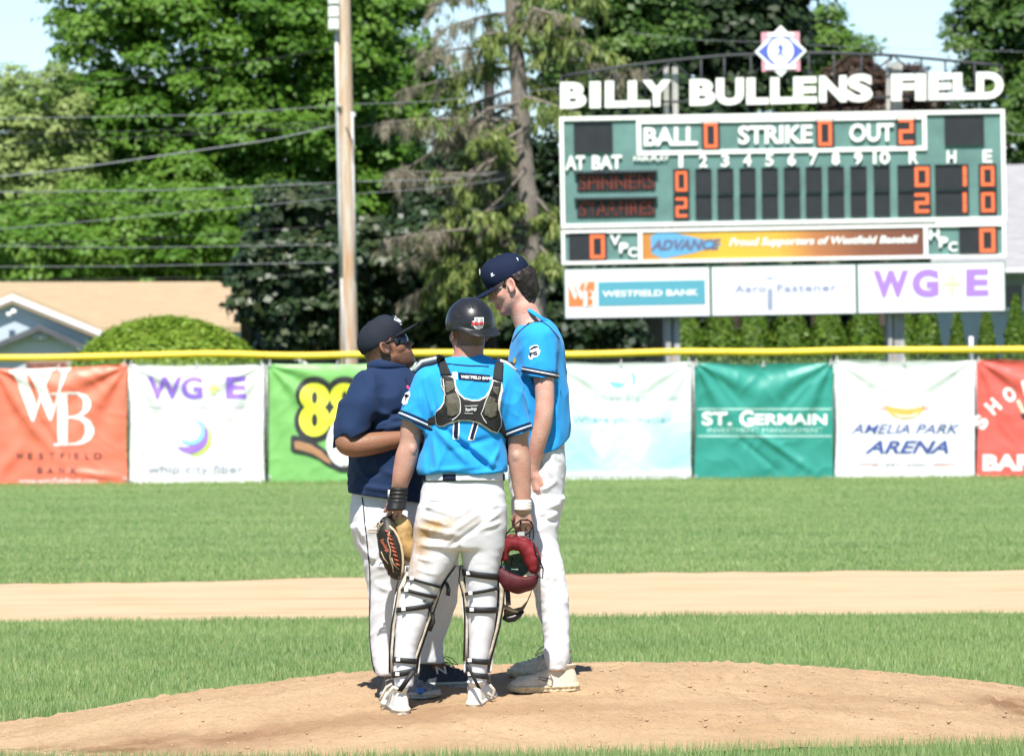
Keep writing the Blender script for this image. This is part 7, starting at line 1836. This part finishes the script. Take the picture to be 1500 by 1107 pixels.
    decal('cap_emblem', *poly_tris(Z([(205, 282), (222, 272), (226, 282), (222, 296), (240, 290), (242, 298), (214, 315), (206, 306), (212, 290), (202, 292)])), crownf, Y, em, capo, off=.004)
    decal('cap_emblem', *poly_tris(Z([(455, 124), (466, 128), (488, 155), (513, 196), (500, 200), (488, 188), (480, 170), (468, 150)])), crownf, Y, em, capo, off=.004)
    decal('cap_emblem', *poly_tris(Z([(92, 240), (97, 232), (103, 262), (100, 292), (95, 300)])), crownf, Y, em, capo, off=.004)
    # jersey
    C = lambda x0, y0, x1, y1, w, amp, yo=-.19: (W(x0, y0, Y + yo), W(x1, y1, Y + yo), w / 400.0, amp / 1000.0)
    cr = [C(812, 500, 816, 560, 4, 5), C(817, 520, 812, 600, 4, -6), C(822, 540, 818, 610, 4, 5), C(815, 600, 828, 650, 4, 5), C(810, 610, 818, 660, 4, -6), C(828, 620, 812, 662, 4, 5), C(806, 640, 790, 668, 4, 5), C(770, 505, 768, 545, 4, 4),
          C(757, 560, 772, 600, 5, 6), C(755, 590, 770, 640, 5, -6), C(765, 540, 758, 580, 4, 5), C(780, 510, 776, 545, 4, 4), C(798, 505, 806, 548, 4, 3), C(786, 520, 790, 550, 4, -3), C(804, 480, 812, 520, 4, 3)]
    hemL, hemR = W(773, 548.5, Y - .2), W(813, 556, Y - .2); hn = np.array([(hemL - hemR)[2], 0, -(hemL - hemR)[0]]); hn = hn / np.linalg.norm(hn); hn = hn if hn[2] < 0 else -hn
    hc = (hemL + hemR) / 2
    def jersey(P, carve=True):
        d = T(P)
        sl = smax(cap(P, W(789, 498, Y - .135), W(794.5, 575, Y - .205), .090, .0655), (P - hc) @ hn, .003)
        s2 = smax(cap(P, W(785, 498, Y + .11), W(777, 575, Y + .205), .088, .068), (P - hc) @ hn, .003)
        d = smin(smin(d, sl, .024), s2, .03)
        d = d - .0080 * crumple(P, 51, 8.5, (1.6, .8, .6)) - .0034 * crumple(P, 52, 21, (1.2, .8, .8)) - 3.0 * creases(P, cr)
        px_ = P[:, 0]; hemz = np.interp(px_, [W(748, 0, Y)[0], W(790, 0, Y)[0], W(812, 0, Y)[0], W(822, 0, Y)[0], W(833, 0, Y)[0]], [W(0, 676, Y)[2], W(0, 671, Y)[2], W(0, 664, Y)[2], W(0, 655, Y)[2], W(0, 643, Y)[2]])
        d = smax(d, hemz - P[:, 2], .006)
        if not carve: return d
        cuff = np.abs((P - hc) @ hn) < .035
        d = np.where(cuff & (np.abs(P[:, 1] - Y) > .12), smax(d, -(arms(P) - .008), .002), d)
        d = smax(d, -ell(P, W(770, 462, Y), (.092, .10, .060), frame((-.8, 0, .55))), .003)
        return d
    lo, hi = bounds([W(738, 455, Y), W(840, 680, Y)], .04); lo[1] = Y - .32; hi[1] = Y + .32
    j, V = solid('jersey', jersey, lo, hi, .0052, m_blue, person, margin=.01)
    for off_, w_, mt in ((.006, .008, m_navytrim), (.0225, .006, m_navytrim), (.014, .006, m_whiteprint)):
        ring('sleeve_stripe', lambda P: jersey(P, False), hc - hn * (off_ + .006), hn, w_, mt, j, off=.0015, th=.0015, n=56, rmax=.09)
    # raised collar
    def collar(P):
        c = W(781, 472, Y); R = frame((-.80, 0, .55)); q = (P - c) @ R
        d = np.abs(ell(q, (0, 0, -.012), (.088, .082, .09))) - .0035
        return smax(smax(d, q[:, 2] - .044, .003), .026 - q[:, 2], .003)
    lo, hi = bounds([W(781, 472, Y)], .13); solid('collar', collar, lo, hi, .0035, m_blue, j, margin=.01)
    def band(nm, pts, w, mt, off=.002):
        p = np.array(pts, float); t = np.gradient(p, axis=0); t /= np.linalg.norm(t, axis=1)[:, None]; nn = np.stack([-t[:, 1], t[:, 0]], 1); q2 = np.concatenate([p + nn * w / 2, p - nn * w / 2]); n_ = len(p)
        decal(nm, q2, np.array([(i, i + 1, n_ + i) for i in range(n_ - 1)] + [(i + 1, n_ + i + 1, n_ + i) for i in range(n_ - 1)]), jersey, Y, mt, j, off=off, step=4)
    Z5 = lambda pts: [(735 + x / 5.033, 450 + y / 5.033) for x, y in pts]
    band('collar_piping', Z5([(78, 250), (120, 190), (170, 145), (215, 115), (255, 103), (300, 110), (345, 140), (390, 190), (425, 235)]), 1.1, m_navytrim)
    # sleeve emblem
    decal('sleeve_emblem', *poly_tris(Z5([(205, 300), (215, 288), (240, 280), (265, 278), (272, 292), (268, 305), (285, 318), (280, 335), (275, 350), (262, 365), (235, 370), (220, 388), (208, 385), (197, 370), (203, 345), (212, 325)])), jersey, Y, m_whiteprint, j, off=.002)
    decal('emblem_mark', *poly_tris(Z5([(212, 305), (240, 287), (266, 286), (268, 296), (235, 305), (214, 318)])), jersey, Y, m_navytrim, j, off=.0035)
    letters_on('lettering', 'FS', jersey, Y, Z5([(210, 366)])[0], Z5([(268, 352)])[0], 6.0, m_navytrim, j, off=.0035, offset=.04)
    # front lettering, only its edge shows
    decal('chest_script', *poly_tris(Z5([(95, 372), (108, 372), (110, 395), (98, 418), (92, 408), (84, 400)])), jersey, Y, mat('script_gold', (.70, .45, .05)), j, off=.0035)
    decal('chest_script', *poly_tris(Z5([(80, 400), (92, 425), (95, 460), (90, 500), (78, 520), (60, 525), (55, 512), (70, 500), (80, 480), (80, 450), (72, 440), (60, 470), (55, 455), (62, 440), (75, 430), (70, 405)])), jersey, Y, m_navytrim, j, off=.0035)
    # trousers
    A = lambda x0, y0, x1, y1, w, amp, yo=-.17: (W(x0, y0, Y + yo), W(x1, y1, Y + yo), w / 330.0, amp / 1000.0)
    crp = [A(800, 680, 812, 700, 4, 4), A(790, 720, 815, 705, 4, 5), A(795, 745, 818, 738, 3.5, 6), A(790, 757, 812, 765, 3.5, -6), A(796, 762, 816, 752, 3, 5), A(775, 790, 800, 800, 4, 5), A(770, 812, 800, 806, 4, 6), A(776, 826, 806, 818, 4, -6),
           A(790, 840, 822, 832, 4, 6), A(785, 852, 812, 860, 4, 6), A(788, 868, 818, 860, 3, -6), A(790, 876, 815, 884, 3.5, 6), A(794, 892, 822, 884, 3, 6), A(796, 900, 826, 908, 3.5, 6), A(798, 917, 820, 910, 3, -6), A(800, 925, 832, 918, 3, 6),
           A(798, 935, 826, 942, 3.5, 6), A(802, 948, 832, 940, 3, -5), A(800, 955, 830, 958, 3, 6), A(806, 965, 830, 962, 2.5, 5), A(818, 900, 832, 912, 3, 5), A(820, 930, 834, 925, 3, 5), A(812, 846, 826, 856, 3, 5), A(822, 690, 828, 720, 3, -4)]
    def trousers(P):
        d = smin(H0(P), smin(LN(P), LF(P), .004), .02)
        return d - .0052 * crumple(P, 61, 13, (1, .8, 1.2)) - .0020 * crumple(P, 62, 40, (1, .8, 1.3)) - 2.6 * creases(P, crp)
    lo, hi = bounds([W(742, 650, Y), W(842, 975, Y)], .05); lo[1] = Y - .34; hi[1] = Y + .36; hi[2] = W(0, 642, Y)[2]
    tr, V = solid('trousers', trousers, lo, hi, .0055, m_white, person, margin=.01)
    decal('side_seam', *poly_tris([(793.2, 676), (794.4, 676), (794.6, 716), (793.4, 716)]), trousers, Y, mat('seam_grey', (.4, .4, .45)), tr, off=.001)
    mt_ = mat('tan_shoe', (.60, .52, .40), rough=.65, noise=.25, nscale=25, bump=.4, bscale=160, bdist=.002); so = mat('sole_tan', (.55, .46, .30), rough=.7, noise=.35, nscale=30)
    ml = mat('lace_tan', (.52, .46, .37)); 
    hx = lambda px, f: np.array([W(px, 0, f[1])[0], f[1], 0.0])
    s1 = shoe(person, hx(840, fn_), (-1, -.05), mt_, so, ml, .315); shoe(person, hx(833, ff), (-1, -.02), mt_, so, ml, .30)
    m_ = MB()
    for a, b in (((789, 991), (803, 993)), ((789, 994), (800, 997))):
        m_.tube([W(a[0], a[1], fn_[1] - .044), W(b[0], b[1], fn_[1] - .044)], .0014, 4)
    m_.tube([W(803, 993, fn_[1] - .044), W(800, 997, fn_[1] - .044)], .0014, 4)
    m_.build('side_emblem', m_navytrim, s1)
    return person
build_pitcher()
# ---------------------------------------------------------------- catcher's mitt and mask, held in his hands
def build_mitt():
    Y = 31.60; c = W(578, 800, Y)
    t = empty('catchers_mitt', c, 'black and tan catcher\'s mitt with red lacing hanging from the gloved hand', 'mitt')
    mb_ = mat('mitt_black', (.022, .017, .013), rough=.5, noise=.5, nscale=40, bump=.5, bscale=110, bdist=.003)
    mtan = mat('mitt_tan', (.48, .30, .12), rough=.55, noise=.4, nscale=22, bump=.4, bscale=70, bdist=.003)
    mred = mat('mitt_lace', (.42, .10, .05), rough=.7); med = mat('mitt_edge', (.55, .42, .26), rough=.6); mcr = mat('mitt_thong', (.38, .30, .2))
    # back shell: a bulged leaf standing edge-on, plus the pocket behind it and the tan palm
    axis = [W(568, 763, Y), W(572, 785, Y - .01), W(578, 812, Y - .015), W(587, 838, Y)]
    def shell(P):
        d = None
        c1 = W(574.5, 802, Y); u = np.array([.20, 0, -.98]); u /= np.linalg.norm(u); s = np.array([.98, 0, .20]); n = np.array([0, 1.0, 0])
        R = np.stack([s, n, u], 1); q = (P - c1) @ R
        e = ell(q, (0, 0, 0), (.060, .062, .142)); e = smax(e, -ell(q, (.040, .02, -.01), (.048, .060, .115)), .012)
        e -= .004 * np.maximum(0, np.sin(q[:, 2] * 62)) * (q[:, 0] < .02)
        return e
    lo, hi = bounds([W(560, 750, Y), W(600, 850, Y)], .10); so, _ = solid('back_shell', shell, lo, hi, .004, mb_, t, margin=.01)
    def palm(P):
        c1 = W(589, 787, Y + .035); u = np.array([.30, 0, -.95]); u /= np.linalg.norm(u); s = np.array([.95, 0, .30]); R = np.stack([s, np.array([0, 1.0, 0]), u], 1); q = (P - c1) @ R
        return smin(ell(q, (0, 0, 0), (.048, .050, .112)), ell(q, (.01, .0, -.04), (.045, .05, .06)), .02) - .002 * crumple(P, 71, 30)
    solid('palm_pad', palm, lo, hi, .004, mtan, t, margin=.01)
    def heel(P):
        return chain(P, [W(575, 757, Y + .04), W(590, 762, Y + .045), W(604, 778, Y + .05), W(607, 800, Y + .06)], [.018, .022, .020, .016], .01)
    solid('wrist_strap', heel, lo, hi, .004, mb_, t, margin=.01)
    # red lacing along the web line and the pale rolled edge
    Z = lambda x, y: (500 + x / 6.15, 700 + y / 6.15)
    edge = [Z(425, 430), Z(470, 470), Z(505, 530), Z(530, 600), Z(545, 680), Z(550, 760), Z(545, 830), Z(530, 900)]
    P_ = []
    for x, y in edge:
        q, h = march(shell, np.array([W(x, y, Y) - [0, .3, 0]]), np.array([[0, 1.0, 0]]), .6); P_.append(q[0] if h[0] else W(x, y, Y - .02))
    m_ = MB(); m_.tube([p + np.array([.004, -.002, 0]) for p in P_], .0055, 8); m_.build('rolled_edge', med, so, True)
    lace = [Z(415, 480), Z(432, 515), Z(447, 550), Z(458, 590), Z(470, 625), Z(480, 660), Z(490, 695), Z(498, 735), Z(508, 775)]
    for x, y in lace:
        q, h = march(shell, np.array([W(x, y, Y) - [0, .3, 0]]), np.array([[0, 1.0, 0]]), .6); p = q[0] if h[0] else W(x, y, Y - .04)
        m2 = MB(); m2.tube([p + np.array([-.008, -.001, .006]), p + np.array([0, -.006, 0]), p + np.array([.009, -.001, -.004])], .0042, 6); m2.build('lace', mred, t, True)
    V2, T2, w = text_tris('Rawlings', 1.0, offset=.03); V2[:, 0] /= w
    a = np.array(Z(352, 560)); b = np.array(Z(412, 668)); e = b - a; nn = np.array([e[1], -e[0]]); nn /= np.linalg.norm(nn)
    decal('lettering', a + V2[:, :1] * e + V2[:, 1:] * nn * 5, T2, shell, Y, mred, so, off=.002)
    for pts in ([Z(435, 480), Z(420, 560), Z(445, 640), Z(440, 720), Z(465, 800), Z(470, 845)], [Z(360, 660), Z(385, 720), Z(425, 770)], [Z(455, 715), Z(470, 770), Z(520, 820)]):
        Q = []
        for x, y in pts:
            q, h = march(shell, np.array([W(x, y, Y) - [0, .3, 0]]), np.array([[0, 1.0, 0]]), .6); Q.append((q[0] if h[0] else W(x, y, Y - .04)) + np.array([0, -.003, 0]))
        m_ = MB(); m_.tube(Q, .0028, 6); m_.build('seam_cord', mcr, so, True)
    for pts in ([Z(330, 425), Z(290, 440)], [Z(330, 465), Z(285, 465), Z(245, 468)], [Z(330, 490), Z(280, 492), Z(228, 482)], [Z(375, 760), Z(350, 765), Z(345, 785)], [Z(410, 820), Z(420, 850), Z(428, 875)], [Z(470, 865), Z(478, 880)],
                [Z(520, 880), Z(512, 930), Z(495, 990), Z(490, 1040)], [Z(350, 400), Z(330, 440), Z(360, 470)], [Z(380, 400), Z(350, 430), Z(330, 480)]):
        m_ = MB(); m_.tube([W(x, y, Y - .03) for x, y in pts], .0034, 6); m_.build('lace_end', mb_ if pts[0][1] > 800 or pts[0][0] < 553 else mcr, t, True)
    for x, y, r in ((556, 770, .020), (562, 764, .018), (560, 776, .018)):
        m_ = MB(); p = W(x, y, Y - .02); m_.tube([p + np.array([-.012, 0, .01]), p, p + np.array([.012, 0, -.012])], [.010, r * .7, .010], 8); m_.build('lace_knot', mb_, t, True)
build_mitt()

def build_mask():
    Y = 31.60; Z = lambda x, y: (720 + x / 6.15, 740 + y / 6.15)
    c = W(760, 830, Y)
    t = empty('catchers_mask', c, 'red padded catcher\'s mask with black wire cage dangling from the taped hand', 'mask')
    mr = mat('mask_red', (.20, .010, .016), rough=.6, noise=.3, nscale=30, bump=.3, bscale=60, bdist=.003, coat=.1)
    md = mat('mask_maroon', (.085, .008, .014), rough=.65, noise=.3, nscale=25, bump=.3, bscale=60, bdist=.003)
    mw_ = mat('cage_wire', (.010, .010, .011), rough=.35)
    def path(pts, yo): return [W(*Z(x, y), Y + yo) for x, y in pts]
    up = path([(118, 470), (112, 400), (135, 355), (185, 330), (240, 335), (300, 365), (345, 420), (372, 490), (385, 555)], -.02)
    def upper(P):
        d = chain(P, up, [.017, .024, .030, .034, .034, .036, .037, .036, .030], .012)
        s = np.abs(P[:, 2] - up[4][2] - .010 + (P[:, 0] - up[4][0])**2 * 5)
        d2 = chain(P, [p + np.array([0, -.02, .022]) for p in up[1:7]], [.013] * 6, .005)
        return smin(d, d2, .003) + .004 * np.exp(-((P[:, 0] - up[4][0]) / .004)**2)
    lo, hi = bounds(up, .07); solid('brow_pad', upper, lo, hi, .0038, mr, t, margin=.01)
    low = path([(95, 545), (110, 620), (165, 665), (240, 680), (320, 670), (375, 630)], -.015)
    def lower(P):
        d = chain(P, low, [.022, .042, .052, .055, .048, .026], .015)
        cut = W(*Z(200, 560), Y)[2]; zc = cut - .04 * np.sin((P[:, 0] - low[0][0]) * 15) 
        return smax(d, P[:, 2] - zc - .0, .012) + .003 * np.exp(-((P[:, 0] - low[2][0]) / .003)**2)
    lo, hi = bounds(low, .08); solid('chin_pad', lower, lo, hi, .0038, md, t, margin=.01)
    # inside liner of the shell seen in the opening
    def liner(P):
        cc = W(*Z(225, 540), Y + .06); q = P - cc; return smax(np.abs(ell(q, (0, 0, 0), (.058, .05, .052))) - .003, -q[:, 1] - .0, .003)
    lo, hi = bounds([W(*Z(225, 540), Y + .06)], .08); solid('liner', liner, lo, hi, .004, mat('liner_green', (.14, .22, .16), rough=.6), t, margin=.01)
    wires = [([(108, 300), (150, 235), (215, 170), (265, 130), (320, 125), (360, 150), (375, 200), (378, 300), (385, 400), (400, 470)], -.05), ([(108, 300), (180, 285), (235, 270)], -.05), ([(265, 130), (255, 190), (245, 235), (262, 260)], -.04),
             ([(265, 130), (340, 135), (372, 185), (350, 235), (340, 290)], -.045), ([(120, 255), (165, 235), (245, 232)], -.05), ([(378, 300), (392, 400), (420, 490), (415, 560), (400, 620)], -.055), ([(392, 400), (435, 490), (465, 570), (460, 655), (410, 635)], -.05),
             ([(420, 545), (462, 565)], -.05), ([(400, 470), (425, 545), (418, 600), (385, 640)], -.02), ([(370, 580), (400, 600), (405, 650), (380, 690)], -.03), ([(372, 640), (395, 665), (365, 700)], -.03), ([(175, 545), (182, 500), (190, 470)], .0), ([(250, 590), (255, 540), (258, 500)], .0),
             ([(345, 220), (330, 250), (300, 270)], -.04), ([(100, 345), (95, 430), (90, 520)], .03), ([(108, 300), (100, 400), (92, 500), (90, 580)], .03)]
    for pts, yo in wires:
        m_ = MB(); m_.tube(path(pts, yo), .0036, 6); m_.build('cage_wire', mw_, t, True)
    mp = mat('mask_tan', (.45, .36, .24), rough=.7)
    # harness straps hanging below
    P_ = path([(375, 690), (355, 790), (320, 870), (270, 945), (200, 975), (110, 965)], .03); m_ = MB()
    A_ = [p + np.array([0, -.004, .0]) for p in P_]; Wd = [.006, .006, .006, .016, .022, .016]; V = []; 
    T3 = np.array([p + np.array([0, 0, w]) for p, w in zip(P_, Wd)] + [p - np.array([0, 0, w]) for p, w in zip(P_, Wd)]); n_ = len(P_)
    T = np.array([(i, i + 1, n_ + i) for i in range(n_ - 1)] + [(i + 1, n_ + i + 1, n_ + i) for i in range(n_ - 1)]); V_, F_ = extrude_tris(T3, T, np.array([0, -1, 0]), .006); mesh_np('head_strap', V_, F_, mat('strap_brown', (.16, .11, .06), rough=.6), t, True)
    P2 = path([(100, 1010), (150, 1022), (200, 1012), (250, 985), (290, 950)], .03); m_ = MB(); m_.tube(P2, [.008, .016, .017, .012, .006], 8); m_.build('strap_pad', mw_, t, True)
    P3 = path([(110, 905), (150, 925), (190, 945), (240, 958)], .02); m_ = MB(); m_.tube(P3, [.008, .010, .008, .005], 8); m_.build('strap_edge', mp, t, True)
    m_ = MB(); a, b = path([(152, 725), (142, 900)], -.01); d_ = b - a
    m_.box((a + b) / 2, (.022, .004, np.linalg.norm(d_)), np.array(Matrix.Rotation(-.06, 3, 'Y'))); m_.build('elastic_strap', m_blackplastic, t)
    m_ = MB(); m_.box(W(*Z(265, 255), Y - .045), (.03, .012, .018)); m_.build('cage_clip', mat('clip_grey', (.4, .4, .38), rough=.4), t)
    m_ = MB(); m_.box(W(*Z(245, 280), Y - .04), (.034, .02, .014)); m_.build('clip_tab', mr, t)
build_mask()
